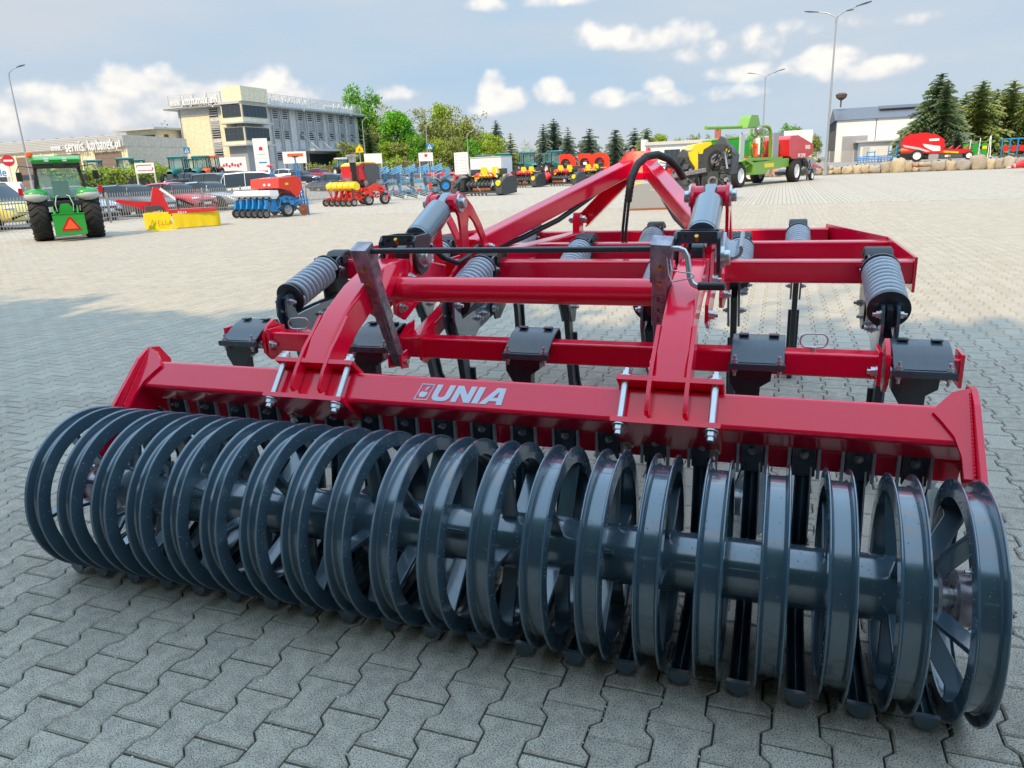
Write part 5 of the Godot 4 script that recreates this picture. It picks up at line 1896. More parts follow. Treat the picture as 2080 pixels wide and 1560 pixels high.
func lamp_post(label: String, base: Vector3, h: float, kind: int, yaw: float) -> void:
	var o := thing("street_lamp", label, "lamp", base, yaw, "street lamps round the yard")
	var g := MB.new()
	g.tube([Vector3.ZERO, Vector3(0, h * 0.5, 0), Vector3(0, h, 0)], 0.10, 12, true, [1.0, 0.8, 0.5])
	g.box(Vector3(0, 0.5, 0), Vector3(0.24, 1.0, 0.24), 0.03)
	part(o, "pole", g, M.pole)
	var dirs := [Vector3(1, 0, 0)] if kind == 0 else [Vector3(1, 0, 0), Vector3(-1, 0, 0), Vector3(0.25, 0, -1)]
	for d in dirs:
		var a: Vector3 = d.normalized()
		var L := 1.5 if kind == 0 else 2.0
		g = MB.new()
		g.tube([Vector3(0, h - 0.6, 0), Vector3(0, h, 0) + a * 0.08, Vector3(0, h + 0.35, 0) + a * L * 0.35, Vector3(0, h + 0.5, 0) + a * L * 0.7], 0.045, 8)
		part(o, "arm", g, M.pole)
		g = MB.new()
		g.sweep([Vector3(0, h + 0.50, 0) + a * L * 0.66, Vector3(0, h + 0.62, 0) + a * L, Vector3(0, h + 0.68, 0) + a * (L + 0.35)], MB.rr(0.30, 0.10, 0.04), Y3, true, false, [0.5, 1.0, 0.6])
		part(o, "lamp_head", g, M.anth)

func board(called: String, label: String, base: Vector3, w: float, h: float, y0: float, toward: Vector3, words: Array, group := "") -> Node3D:
	# a flat sign on two legs; words are [text, height, y, material]
	var o := thing(called, label, "sign", base, 0.0, group)
	var B := facing(Vector3(toward.z, 0, -toward.x))
	o.basis = B
	var g := MB.new()
	g.box(Vector3(0, y0 + h / 2, 0), Vector3(w, h, 0.08), 0.01)
	part(o, "panel", g, M.paper)
	for s in [-1, 1]:
		g = MB.new()
		g.box(Vector3(s * w * 0.46, y0 / 2, -0.02), Vector3(0.11, y0, 0.10))
		part(o, "leg", g, M.lightgrey)
	for t in words:
		text(o, t[0], t[1], t[3], Vector3(0, y0 + t[2], 0.045), Basis(), "lettering", 800, t.size() > 4, 0.01)
	return o

func road_sign(label: String, base: Vector3, h: float, kind: String) -> void:
	var o := thing("road_sign", label, "sign", base)
	var v := (EYE - base)
	v.y = 0
	o.basis = facing(Vector3(v.z, 0, -v.x))
	var g := MB.new()
	g.cyl(Vector3(0, 0, -0.06), Vector3(0, h, -0.06), 0.035, 8)
	part(o, "post", g, M.lightgrey)
	g = MB.new()
	if kind == "no_entry":
		g.cyl(Vector3(0, h - 0.35, -0.02), Vector3(0, h - 0.35, 0.0), 0.42, 24)
		part(o, "disc", g, M.red_print)
		g = MB.new()
		g.box(Vector3(0, h - 0.35, 0.004), Vector3(0.62, 0.15, 0.006))
		part(o, "white_bar", g, M.paper)
	elif kind == "crossing":
		g.box(Vector3(0, h - 0.35, -0.01), Vector3(0.75, 0.75, 0.02))
		part(o, "plate", g, M.blue_print)
		g = MB.new()
		g.prism(v2([-0.27, -0.25, 0.27, -0.25, 0.0, 0.27]), Vector3(0, h - 0.35, 0.004), X3, Y3, 0.006)
		part(o, "white_triangle", g, M.paper)
		g = MB.new()
		g.prism(v2([-0.12, -0.2, -0.05, -0.2, 0.0, -0.02, 0.09, -0.2, 0.15, -0.18, 0.05, 0.03, 0.04, 0.14, -0.04, 0.14, -0.06, 0.0]), Vector3(0, h - 0.37, 0.009), X3, Y3, 0.004)
		part(o, "walking_figure", g, M.black_print)
	else:
		g.prism(v2([-0.48, -0.3, 0.48, -0.3, 0.4, 0.15, 0.15, 0.42, 0.0, 0.62, -0.15, 0.42, -0.4, 0.15]), Vector3(0, h - 0.4, -0.01), X3, Y3, 0.02)
		part(o, "yellow_plate", g, M.yellow)
		g = MB.new()
		g.prism(v2([-0.18, -0.15, 0.18, -0.15, 0.1, 0.1, 0.0, 0.2, -0.1, 0.1]), Vector3(0, h - 0.4, 0.004), X3, Y3, 0.006)
		part(o, "pictogram", g, M.orange)

func street_furniture() -> void:
	lamp_post("curved single-arm lamp post behind the green tractor", col(68, 76, 1.4), 11.3, 0, 0.3)
	lamp_post("tall lamp post with three arms in front of the white hall", Vector3(4.1, 0, -63.4), 11.45, 1, -0.3)
	lamp_post("three-armed lamp post rising behind the green wrapper", col(1546, 96, 0.55), 10.9, 1, -0.3)
	lamp_post("single-arm lamp post at the far corner of the office block", col(746, 116, 1.3), 8.4, 0, 0.2)
	lamp_post("single-arm lamp post among the budding trees", col(872, 100, 1.0), 6.6, 0, 0.2)
	lamp_post("single-arm lamp post right of the white price board", col(953, 112, 1.0), 5.9, 0, 0.2)
	lamp_post("small lamp post beside the dark blue spruce", col(1016, 135, 0.8), 4.6, 0, 0.2)
	var v := Vector3(0.62, 0, 0.78)
	var sb := col(-8, 60, 1.0)
	sb.y = lot(sb)
	var hs := board("sign_board", "white sign with blue lettering left of the no-entry sign", sb, 2.6, 1.04, 3.12 - sb.y - 0.52, v, [])
	fit(text(hs, "McHale", 0.52, M.blue_print, Vector3(0.1, 3.12 - sb.y - 0.2, 0.045), Basis(), "lettering", 800, false, 0.01), 2.0)
	var k := board("sign_board", "white two-legged sign with a red frame before the hedge", at_lot(304, 400), 1.35, 0.75, 1.75, v, [])
	for e in [[0.0, 0.58, 1.0, 0.06], [-0.2, 0.2, 0.6, 0.05], [0.33, 0.2, 0.4, 0.05], [0.54, 0.32, 0.07, 0.2], [-0.54, 0.5, 0.05, 0.12]]:
		bx(k, "red_print", Vector3(e[0], 1.75 + e[1], 0.047), Vector3(e[2], e[3], 0.008), M.red_print, 0.0)
	k = board("sign_board", "low white sign with a line of pink-red script by the office gable", col(474, 100, 1.4), 4.0, 2.4, 0.9, v, [])
	for e in 7:
		bx(k, "red_print", Vector3(-0.9 + e * 0.36, 2.25 + 0.12 * sin(e * 2.4), 0.047), Vector3(0.26, 0.32 + 0.12 * (e % 2), 0.008), M.red_print, 0.0)
	k = board("sign_board", "white sign with an orange strip before the grey office side", col(604, 98, 1.3), 3.0, 1.5, 2.2, v, [])
	bx(k, "orange_print", Vector3(0.1, 3.25, 0.047), Vector3(2.0, 0.4, 0.008), M.orange, 0.0)
	board("sign_board", "small plain white sign at the hedge below the trees", col(762, 84, 0.9), 2.0, 1.1, 1.9, v, [])
	k = board("sign_board", "white sign with a small dark crest below the crossing sign", col(868, 82, 0.9), 1.6, 0.9, 1.9, v, [])
	bx(k, "crest", Vector3(0.0, 2.5, 0.047), Vector3(0.3, 0.3, 0.008), M.red_print, 0.0)
	# brand totem
	var T := thing("totem_sign", "tall white totem with three brand panels before the office corner", "sign", col(538, 94, 1.4))
	T.basis = facing(Vector3(v.z, 0, -v.x))
	var g := MB.new()
	g.box(Vector3(0, 2.9, 0), Vector3(1.75, 4.6, 0.3), 0.03)
	part(T, "body", g, M.paper)
	for s in [-1, 1]:
		g = MB.new()
		g.box(Vector3(s * 0.6, 0.3, 0), Vector3(0.12, 0.62, 0.12))
		part(T, "leg", g, M.lightgrey)
	for y in [1.75, 2.75]:
		g = MB.new()
		g.box(Vector3(0, y, 0.155), Vector3(1.6, 0.03, 0.01))
		part(T, "panel_line", g, M.lightgrey)
	g = MB.new()
	g.prism(v2([-0.22, -0.15, 0.22, -0.15, 0.22, 0.2, 0.0, 0.32, -0.22, 0.2]), Vector3(0, 3.9, 0.155), X3, Y3, 0.02)
	part(T, "crest", g, M.red_print)
	bx(T, "grey_print", Vector3(0, 3.3, 0.155), Vector3(0.9, 0.10, 0.01), M.lightgrey, 0.0)
	bx(T, "blue_print", Vector3(0.05, 2.28, 0.155), Vector3(0.95, 0.16, 0.01), M.blue_print, 0.0)
	bx(T, "red_print", Vector3(0.0, 1.22, 0.155), Vector3(1.1, 0.18, 0.01), M.red_print, 0.0)
	# two-faced white board
	var P := thing("price_board", "tall white two-faced board covered with small print behind the header", "sign", col(940, 62, 0.25))
	P.rotation.y = -0.15
	for s in [-1.0, 1.0]:
		g = MB.new()
		g.bar(Vector3(0, 1.9, 0.42), Vector3(s * 0.66, 1.9, 0), 0.06, 1.75)
		var f := part(P, "face", g, M.paper)
		var dir := Vector3(s * 0.66, 0, -0.42).normalized()
		var nn := Vector3(s * 0.42, 0, 0.66).normalized()
		for k2 in 7:
			var q := MB.new()
			q.bar(Vector3(0, 1.25 + k2 * 0.22, 0.42) + dir * 0.1 + nn * 0.035, Vector3(0, 1.25 + k2 * 0.22, 0.42) + dir * 0.68 + nn * 0.035, 0.006, 0.045)
			part(f, "print_line", q, M.lightgrey)
	g = MB.new()
	g.bar(Vector3(0, 0, 0.1), Vector3(0, 1.1, 0.1), 0.12, 0.12)
	part(P, "post", g, M.lightgrey)
	# container
	var C := thing("white_container", "white corrugated steel container with a pale end behind the headers", "container", col(1000, 64, 0.25), -0.15)
	g = MB.new()
	g.box(Vector3(0, 1.15, 0), Vector3(3.0, 2.3, 2.0), 0.02)
	part(C, "body", g, M.paper)
	for k3 in 16:
		g = MB.new()
		g.box(Vector3(-1.0 + k3 * 0.16, 1.15, 1.03), Vector3(0.08, 2.1, 0.06), 0.01)
		part(C, "corrugation", g, M.paper)
	g = MB.new()
	g.box(Vector3(0, 2.34, 0), Vector3(3.06, 0.08, 2.14), 0.01)
	part(C, "top_rail", g, M.lightgrey)
	road_sign("round red no-entry sign left of the green tractor", at_lot(32, 396), 2.9, "no_entry")
	road_sign("blue pedestrian crossing sign before the annex", col(390, 92, 1.4), 4.4, "crossing")
	road_sign("blue pedestrian crossing sign below the budding trees", col(877, 90, 0.95), 4.0, "crossing")
	road_sign("yellow road works style sign by the office canopy", col(736, 88, 1.0), 3.9, "yellow")

# ---------------------------------------------------------------- wheels and cars
func tyre_mesh(r: float, w: float, lugs := false) -> ArrayMesh:
	# axis along z
	var g := MB.new()
	g.lathe(Vector3.ZERO, Z3, v2([r * 0.62, -w * 0.42, r * 0.80, -w * 0.5, r * 0.93, -w * 0.48, r, -w * 0.34, r * 1.005, 0, r, w * 0.34, r * 0.93, w * 0.48, r * 0.80, w * 0.5, r * 0.62, w * 0.42]), 28, false, true)
	if lugs:
		for k in 22:
			for s in [-1.0, 1.0]:
				var a := TAU * (k + (0.5 if s > 0 else 0.0)) / 22
				var d0 := Vector3(cos(a), sin(a), 0)
				var a2: float = a + 0.20
				var d1 := Vector3(cos(a2), sin(a2), 0)
				g.sweep([d0 * r * 1.005 + Z3 * s * w * 0.02, d1 * r * 0.995 + Z3 * s * w * 0.40, d1 * r * 0.90 + Z3 * s * w * 0.49], MB.rr(0.05 * r, 0.075 * r, 0.0), d0)
	return g.mesh()

func rim_mesh(r: float, w: float) -> ArrayMesh:
	var g := MB.new()
	for s in [-1.0, 1.0]:
		g.lathe(Vector3.ZERO, Z3 * s, v2([r, w * 0.42, r * 0.9, w * 0.40, r * 0.82, w * 0.2, r * 0.3, w * 0.26, r * 0.22, w * 0.34, 0.0, w * 0.34]), 20)
	return g.mesh()

var wheel_cache := {}

func wheel(parent: Node3D, c: Vector3, r: float, w: float, rimm: Material, lugs := false, basis := Basis()) -> void:
	var key := "%.3f %.3f %s" % [r, w, lugs]
	if not wheel_cache.has(key):
		wheel_cache[key] = [tyre_mesh(r, w, lugs), rim_mesh(r * 0.64, w)]
	var t := part(parent, "wheel", wheel_cache[key][0], M.rubber, c, basis)
	part(t, "rim", wheel_cache[key][1], rimm)

# nose towards +x; kind: sedan, wagon, hatch, suv, van
func make_car(kind: String, paint: Material, label: String, pos: Vector3, yaw: float) -> void:
	var o := thing("parked_car", label, "car", pos, yaw, "cars parked behind the fence")
	var S: Array = {
		"sedan": [4.75, 0.90, [[-1.0, .62, .62], [-.93, .93, .93], [-.62, 1.0, 1.02], [-.36, .98, 1.36], [-.10, .96, 1.44], [.10, .95, 1.43], [.24, .94, 1.30], [.44, .93, .96], [.80, .80, .80], [.96, .66, .66], [1.0, .50, .50]]],
		"wagon": [4.7, 0.90, [[-1.0, .70, .70], [-.96, .98, 1.05], [-.84, 1.0, 1.40], [-.40, .98, 1.48], [-.05, .96, 1.50], [.12, .95, 1.46], [.24, .94, 1.34], [.46, .93, .96], [.82, .80, .80], [.96, .66, .66], [1.0, .50, .50]]],
		"hatch": [4.1, 0.88, [[-1.0, .70, .70], [-.95, 1.0, 1.05], [-.76, 1.02, 1.38], [-.40, 1.0, 1.50], [-.05, .97, 1.52], [.14, .95, 1.46], [.28, .95, 1.32], [.52, .94, .98], [.84, .82, .82], [.97, .68, .68], [1.0, .50, .50]]],
		"suv": [4.55, 0.93, [[-1.0, .78, .78], [-.96, 1.10, 1.16], [-.80, 1.12, 1.58], [-.40, 1.10, 1.68], [-.05, 1.08, 1.69], [.12, 1.06, 1.64], [.24, 1.06, 1.48], [.46, 1.05, 1.10], [.84, .96, .96], [.97, .80, .80], [1.0, .58, .58]]],
		"van": [4.4, 0.92, [[-1.0, .80, .80], [-.985, 1.05, 1.50], [-.90, 1.06, 1.78], [-.40, 1.06, 1.84], [.05, 1.05, 1.82], [.22, 1.04, 1.72], [.34, 1.04, 1.56], [.58, 1.03, 1.10], [.86, .92, .92], [.97, .76, .76], [1.0, .55, .55]]]}[kind]
	var L: float = S[0] / 2
	var W: float = S[1]
	var st: Array = S[2]
	var body := []
	var upper := []
	for a in st:
		var u: float = a[0]
		var w := W * (1.0 - 0.16 * pow(absf(u), 5.0))
		var x := u * L
		var low := 0.24 + 0.10 * pow(absf(u), 8.0)
		var b: float = a[1]
		var row := []
		for p in [[0.0, low], [w * 0.86, low], [w * 0.985, low + 0.12], [w, b * 0.62], [w * 0.985, b * 0.86], [w * 0.90, b], [w * 0.55, b + 0.025], [0.0, b + 0.035]]:
			row.append(Vector3(x, p[1], p[0]))
		var full := []
		for k in range(7, 0, -1):
			full.append(row[k] * Vector3(1, 1, -1))
		for k in 8:
			full.append(row[k] if k > 0 else row[0])
		body.append(full)
	var g := MB.new()
	g.skin(body)
	for e in [0, st.size() - 1]:
		for k in range(1, body[e].size() - 1):
			g.tri(body[e][0], body[e][k], body[e][k + 1], Vector3(-1 if e == 0 else 1, 0, 0))
	part(o, "body", g, paint)
	# greenhouse: glass shell with painted roof and pillars
	var gl := []
	var rf := []
	for a in st:
		if a[2] > a[1] + 0.05:
			var x: float = a[0] * L
			var h: float = a[2]
			var f := clampf((h - a[1]) / 0.5, 0.0, 1.0)
			var wr := W * lerpf(0.88, 0.70, f)
			gl.append([Vector3(x, a[1] - 0.02, -W * 0.90), Vector3(x, h - 0.06, -wr), Vector3(x, h, -wr * 0.88), Vector3(x, h + 0.02, 0), Vector3(x, h, wr * 0.88), Vector3(x, h - 0.06, wr), Vector3(x, a[1] - 0.02, W * 0.90)])
	var i0 := 0
	var n := gl.size()
	var f0: Array = gl[0]
	var f1: Array = gl[n - 1]
	# close the glass down to the deck and bonnet
	var back := []
	var front := []
	for p in f0:
		back.append(Vector3(p.x - 0.12, minf(p.y, st[1][1] + 0.02), p.z * 0.95))
	for p in f1:
		front.append(Vector3(p.x + 0.16, minf(p.y, 0.93 if kind != "suv" and kind != "van" else 1.04), p.z * 0.97))
	gl.push_front(back)
	gl.push_back(front)
	g = MB.new()
	g.skin(gl)
	part(o, "window_glass", g, M.glass)
	g = MB.new()
	var roof := []
	for i in range(2 if kind == "sedan" else 1, gl.size() - 2):
		var r := []
		for p in gl[i].slice(1, 6):
			r.append(p + Vector3(0, 0.012, 0.012 * signf(p.z)))
		roof.append(r)
	if roof.size() > 4:
		roof.pop_back()
	g.skin(roof, false, Y3)
	part(o, "roof", g, paint)
	for s in [0, 6]:
		var q := 1 if s == 0 else 5
		for i in range(1, gl.size() - 1):
			if i in [1, 3 if kind != "sedan" else 4, gl.size() - 2, 2 if kind in ["sedan", "van"] else 1]:
				g = MB.new()
				g.bar(gl[i][s] * Vector3(1, 1, 1.012), gl[i][q] * Vector3(1, 1, 1.015), 0.09 if i < gl.size() - 2 else 0.06, 0.03, 0.0, X3)
				part(o, "pillar", g, paint)
	for x in [-0.60 * L, 0.60 * L]:
		for s in [-1.0, 1.0]:
			var r := 0.33 if kind != "suv" else 0.36
			g = MB.new()
			g.cyl(Vector3(x, r + 0.01, s * W * 0.80), Vector3(x, r + 0.01, s * (W * 1.0 + 0.004)), r + 0.06, 24)
			part(o, "wheel_arch", g, M.black)
			wheel(o, Vector3(x, r, s * (W - 0.09)), r, 0.21, M.rim)
	for s in [-1.0, 1.0]:
		g = MB.new()
		g.ell(Vector3(0.90 * L, st[8][1] * 0.86, s * W * 0.70), Vector3(0.20, 0.075, 0.20), 12, 8)
		part(o, "headlight", g, M.lamp)
		g = MB.new()
		g.ell(Vector3(-0.955 * L, st[1][1] * 0.86, s * W * 0.74), Vector3(0.12, 0.09, 0.20), 12, 8)
		part(o, "tail_light", g, M.tail)
		g = MB.new()
		g.ell(Vector3(0.34 * L, st[6][1] + 0.08, s * (W + 0.06)), Vector3(0.06, 0.07, 0.10), 10, 6)
		part(o, "wing_mirror", g, paint)
	for e in [1.0, -1.0]:
		g = MB.new()
		g.box(Vector3(e * (L + 0.005), 0.46 if e > 0 else 0.72, 0), Vector3(0.02, 0.11, 0.52))
		part(o, "number_plate", g, M.paper)
	g = MB.new()
	g.box(Vector3(L * 0.985, 0.56, 0), Vector3(0.06, 0.13, W * 1.0), 0.02)
	part(o, "grille", g, M.black)

func cars() -> void:
	var paint := func(r: float, g: float, b: float, metal := 0.0) -> Material: return mat(lin(r, g, b), 0.28, metal, 0.8)
	var silver: Material = paint.call(0.42, 0.45, 0.50, 0.5)
	var grey: Material = paint.call(0.13, 0.145, 0.165, 0.4)
	var dark: Material = paint.call(0.016, 0.020, 0.028, 0.2)
	var navy: Material = paint.call(0.012, 0.022, 0.06, 0.3)
	var white: Material = paint.call(0.74, 0.74, 0.74)
	var red: Material = paint.call(0.50, 0.012, 0.02)
	var wine: Material = paint.call(0.30, 0.01, 0.03)
	var yellow: Material = paint.call(0.70, 0.60, 0.14)
	var L := func(x: float, z: float) -> Vector3: return Vector3(x, lot(Vector3(x, 0, z)), z)
	make_car("suv", silver, "pale grey car with its nose to the fence, first in the row", L.call(-28.2, -16.6), 0.0)
	make_car("van", yellow, "pale yellow van parked behind the fence left of the tractor", L.call(-28.6, -19.4), 0.0)
	make_car("suv", white, "white estate with dark rear window above the yellow van", L.call(-36.0, -26.0), 2.4)
	make_car("hatch", silver, "silver hatchback half hidden behind the green tractor", L.call(-28.8, -23.4), 0.0)
	make_car("wagon", grey, "grey estate with its nose to the fence beside the red hatchback", L.call(-28.6, -26.5), 0.0)
	make_car("hatch", red, "red hatchback with its nose to the fence behind the yellow mower", L.call(-28.4, -29.1), 0.0)
	make_car("wagon", silver, "silver estate with its nose to the fence at the end of the row", L.call(-28.6, -31.8), 0.0)
	make_car("van", white, "white panel van with dark side windows behind the blue planter", col(540, 43, 0.1), 0.55)
	var far := [
		[385, 383, PI, "sedan", dark, "black saloon showing its red tail light below the hedge"], [468, 378, PI, "wagon", dark, "black estate just behind the black saloon"], [452, 402, 0.0, "van", grey, "dark people carrier with pale headlight left of the white van"],
		[520, 366, 0.1, "hatch", dark, "dark hatchback with a red stripe above the white van"], [575, 370, PI, "hatch", white, "white hatchback behind the blue marker arms"], [615, 373, 0.0, "sedan", navy, "navy blue saloon right of the white hatchback"],
		[652, 366, 0.0, "hatch", wine, "wine red hatchback behind the tall blue marker arm"], [672, 359, PI, "sedan", grey, "grey saloon above the wine red hatchback"], [716, 354, 0.0, "wagon", white, "white estate at the hedge"], [670, 388, PI, "hatch", navy, "dark blue hatchback behind the red planter's blower pipe"],
		[800, 364, 0.0, "hatch", silver, "silver hatchback behind the black hopper of the red planter"], [800, 376, 0.0, "wagon", navy, "blue-grey estate low behind the black hopper"], [852, 366, 0.0, "wagon", grey, "grey estate beside the bright red car"],
		[905, 365, 0.0, "sedan", red, "bright red saloon behind the plough"], [905, 355, 0.0, "hatch", grey, "teal-grey hatchback above the bright red saloon"], [1048, 352, 0.0, "sedan", silver, "silver saloon left of two others behind the headers"], [1075, 349, 0.0, "wagon", silver, "silver estate between two saloons behind the headers"], [1104, 347, 0.0, "sedan", white, "white saloon at the end behind the headers"]]
	for a in far:
		var p := at_lot(a[0], a[1])
		make_car(a[3], a[4], a[5], p, a[2])

# ---------------------------------------------------------------- tractors
func generic_tractor(label: String, pos: Vector3, yaw: float, paint: Material, roofm: Material, group: String) -> Node3D:
	var o := thing("tractor", label, "tractor", pos, yaw, group)
	var g := MB.new()
	var rows := []
	for a in [[0.2, 1.05, 1.62, .40], [1.0, 1.0, 1.58, .40], [1.9, .98, 1.46, .36], [2.25, 1.0, 1.30, .28]]:
		rows.append([Vector3(a[0], a[1], -a[3]), Vector3(a[0], a[2] - 0.12, -a[3]), Vector3(a[0], a[2], -a[3] * 0.7), Vector3(a[0], a[2] + 0.03, 0), Vector3(a[0], a[2], a[3] * 0.7), Vector3(a[0], a[2] - 0.12, a[3]), Vector3(a[0], a[1], a[3])])
	g.skin(rows)
	part(o, "bonnet", g, paint)
	g = MB.new()
	g.box(Vector3(0.8, 0.8, 0), Vector3(2.9, 0.5, 0.55), 0.05)
	part(o, "chassis", g, M.anth)
	g = MB.new()
	for x in [-1.0, 0.25]:
		for s in [-1.0, 1.0]:
			g.bar(Vector3(x, 1.1, s * 0.72), Vector3(x * 0.9, 2.62, s * 0.66), 0.08, 0.08)
	for s in [-1.0, 1.0]:
		g.bar(Vector3(-0.4, 1.1, s * 0.74), Vector3(-0.4, 2.62, s * 0.67), 0.06, 0.06)
	part(o, "cab_frame", g, M.black)
	g = MB.new()
	g.box(Vector3(-0.38, 1.9, 0), Vector3(1.2, 1.4, 1.36), 0.02)
	part(o, "cab_glass", g, M.cab_glass)
	g = MB.new()
	g.sweep([Vector3(-1.15, 2.68, 0), Vector3(-0.95, 2.74, 0), Vector3(0.2, 2.74, 0), Vector3(0.45, 2.66, 0)], MB.rr(1.5, 0.18, 0.06), Y3)
	part(o, "roof", g, roofm)
	g = MB.new()
	g.box(Vector3(-0.6, 1.35, 0), Vector3(0.5, 0.7, 0.5), 0.08)
	part(o, "seat", g, M.black)
	for s in [-1.0, 1.0]:
		wheel(o, Vector3(-0.55, 0.78, s * 0.82), 0.78, 0.46, M.paper, true)
		wheel(o, Vector3(1.75, 0.55, s * 0.80), 0.55, 0.36, M.paper, true)
		g = MB.new()
		g.sweep([Vector3(-1.25, 1.0, s * 0.82), Vector3(-1.1, 1.45, s * 0.82), Vector3(-0.6, 1.68, s * 0.82), Vector3(-0.05, 1.5, s * 0.82)], MB.rr(0.46, 0.05, 0.02), Y3)
		part(o, "mudguard", g, paint)
	return o

func tractors() -> void:
	var grp := "tractors lined up behind the hedge"
	var t := generic_tractor("teal tractor before the service hall's glazed door", col(200, 76, 1.4), -0.5, M.teal, M.teal, grp)
	for a in [[262, 74, "teal-roofed tractor behind the red-framed sign", -0.9], [286, 80, "teal tractor roof peeping over the red-framed sign", -0.9], [366, 76, "teal-roofed tractor before the annex", -1.2], [396, 84, "teal tractor with a red loader under the crossing sign", -1.2], [414, 77, "teal-roofed tractor next to the orange-roofed one", -1.2]]:
		copy(t, col(a[0], a[1], 1.4), a[3], a[2])
	generic_tractor("orange-roofed tractor at the end of the line by the office", col(432, 78, 1.4), -1.2, M.orange, M.orange, grp)
	var w := generic_tractor("white-roofed tractor at the office canopy", col(698, 108, 1.4), -0.6, M.teal, M.white, grp)
	var grp2 := "tractors parked beyond the headers"
	for a in [[985, 92, "teal tractor beside the white price board"], [1004, 96, "teal tractor bonnet left of the white container"], [1025, 88, "teal tractor roof above the white container"], [1074, 86, "teal-roofed tractor behind the silver cars, first of two"], [1130, 86, "teal-roofed tractor behind the silver cars, nearer the red mower units"], [1118, 97, "far teal tractor between two nearer teal roofs"]]:
		copy(t, col(a[0], a[1], 0.6), -0.9, a[2], grp2)
	copy(t, Vector3(26.5, 0.55, -78), 2.9, "teal and white tractor among the blue frames on the terrace", "tractors on the terrace")
	green_tractor()

func green_tractor() -> void:
	var c := (at(97, 491) + at(192, 483)) / 2 + Vector3(-0.40, 0, -0.33)
	var d := Vector3(-0.77, 0, -0.64).normalized()
	var o := thing("green_tractor", "compact green tractor seen from behind with an orange warning triangle on its ballast box", "tractor", c)
	o.basis = Basis(d, Y3, d.cross(Y3))   # x forward, z to its right
	o.scale = Vector3.ONE
	var g := MB.new()
	for s in [-1.0, 1.0]:
		wheel(o, Vector3(0, 0.66, s * 0.66), 0.66, 0.48, M.yellow, true)
		wheel(o, Vector3(1.75, 0.44, s * 0.58), 0.44, 0.28, M.yellow, true)
		# mudguard: green shell over a grey skirt
		var rows := []
		for k in 9:
			var a := lerpf(0.85, 2.6, k / 8.0)
			var y := 0.66 + 0.78 * sin(a)
			var x := -0.78 * cos(a)
			rows.append([Vector3(x, y - 0.06, s * 0.40), Vector3(x, y, s * 0.44), Vector3(x * 1.0, y + 0.015, s * 0.66), Vector3(x, y - 0.02, s * 0.88), Vector3(x, y - 0.09, s * 0.92)])
		g = MB.new()
		g.skin(rows, false, Y3)
		part(o, "mudguard", g, M.green)
		g = MB.new()
		g.ell(Vector3(-0.50, 1.25, s * 0.64), Vector3(0.22, 0.17, 0.30), 18, 10, 0.40, 0.95)
		part(o, "skirt", g, M.lightgrey)
		g = MB.new()
		g.ell(Vector3(-0.50, 1.27, s * 0.62), Vector3(0.21, 0.18, 0.28), 18, 10, 0.0, 0.55)
		part(o, "guard_shell", g, M.green)
		g = MB.new()
		g.box(Vector3(-0.50, 1.38, s * 0.98), Vector3(0.10, 0.20, 0.11), 0.02)
		part(o, "tail_light", g, M.tail)
		# door mirror
		g = MB.new()
		g.tube([Vector3(0.75, 2.05, s * 0.62), Vector3(0.78, 2.1, s * 0.95), Vector3(0.78, 1.95, s * 1.02)], 0.015, 6)
		part(o, "mirror_arm", g, M.black)
		g = MB.new()
		g.box(Vector3(0.78, 1.80, s * 0.98), Vector3(0.05, 0.26, 0.15), 0.02)
		part(o, "mirror", g, M.black)
		# cab pillars
		g = MB.new()
		g.tube([Vector3(-0.42, 1.18, s * 0.56), Vector3(-0.50, 1.5, s * 0.60), Vector3(-0.42, 2.12, s * 0.52)], 0.04, 8)
		part(o, "pillar", g, M.black)
		g = MB.new()
		g.tube([Vector3(0.75, 0.9, s * 0.60), Vector3(0.80, 1.5, s * 0.63), Vector3(0.62, 2.12, s * 0.52)], 0.04, 8)
		part(o, "pillar", g, M.black)
		g = MB.new()
		g.q(Vector3(-0.46, 1.2, s * 0.60), Vector3(0.76, 1.0, s * 0.63), Vector3(0.60, 2.12, s * 0.54), Vector3(-0.42, 2.12, s * 0.54))
		part(o, "side_glass", g, M.cab_glass)
	g = MB.new()
	g.sweep([Vector3(-0.62, 2.16, 0), Vector3(-0.55, 2.21, 0), Vector3(0.0, 2.27, 0), Vector3(0.60, 2.24, 0), Vector3(0.85, 2.16, 0)], MB.rr(1.26, 0.13, 0.06), Y3, true, false, [0.94, 1.0, 1.0, 1.0, 0.9])
	part(o, "roof", g, M.green)
	g = MB.new()
	g.box(Vector3(-0.50, 2.06, 0), Vector3(0.16, 0.16, 1.16), 0.03)
	g.box(Vector3(-0.56, 2.04, 0.05), Vector3(0.12, 0.12, 0.26), 0.02)
	part(o, "roof_lining", g, M.black)
	for z in [-0.22, 0.22]:
		g = MB.new()
		g.box(Vector3(-0.60, 2.205, z), Vector3(0.10, 0.09, 0.11), 0.01)
		part(o, "work_light", g, M.lamp)
	g = MB.new()
	g.q(Vector3(-0.49, 1.18, -0.52), Vector3(-0.49, 1.18, 0.52), Vector3(-0.45, 2.02, 0.48), Vector3(-0.45, 2.02, -0.48))
	part(o, "rear_glass", g, M.cab_glass)
	g = MB.new()
	g.q(Vector3(0.82, 1.1, -0.58), Vector3(0.82, 1.1, 0.58), Vector3(0.66, 2.1, 0.5), Vector3(0.66, 2.1, -0.5))
	part(o, "windscreen", g, M.cab_glass)
	g = MB.new()
	g.box(Vector3(-0.1, 1.38, 0.0), Vector3(0.16, 0.52, 0.42), 0.06)
	g.box(Vector3(0.08, 1.10, 0.0), Vector3(0.44, 0.14, 0.46), 0.05)
	part(o, "seat", g, M.black)
	g = MB.new()
	g.box(Vector3(0.1, 1.02, 0), Vector3(1.3, 0.16, 1.04), 0.03)
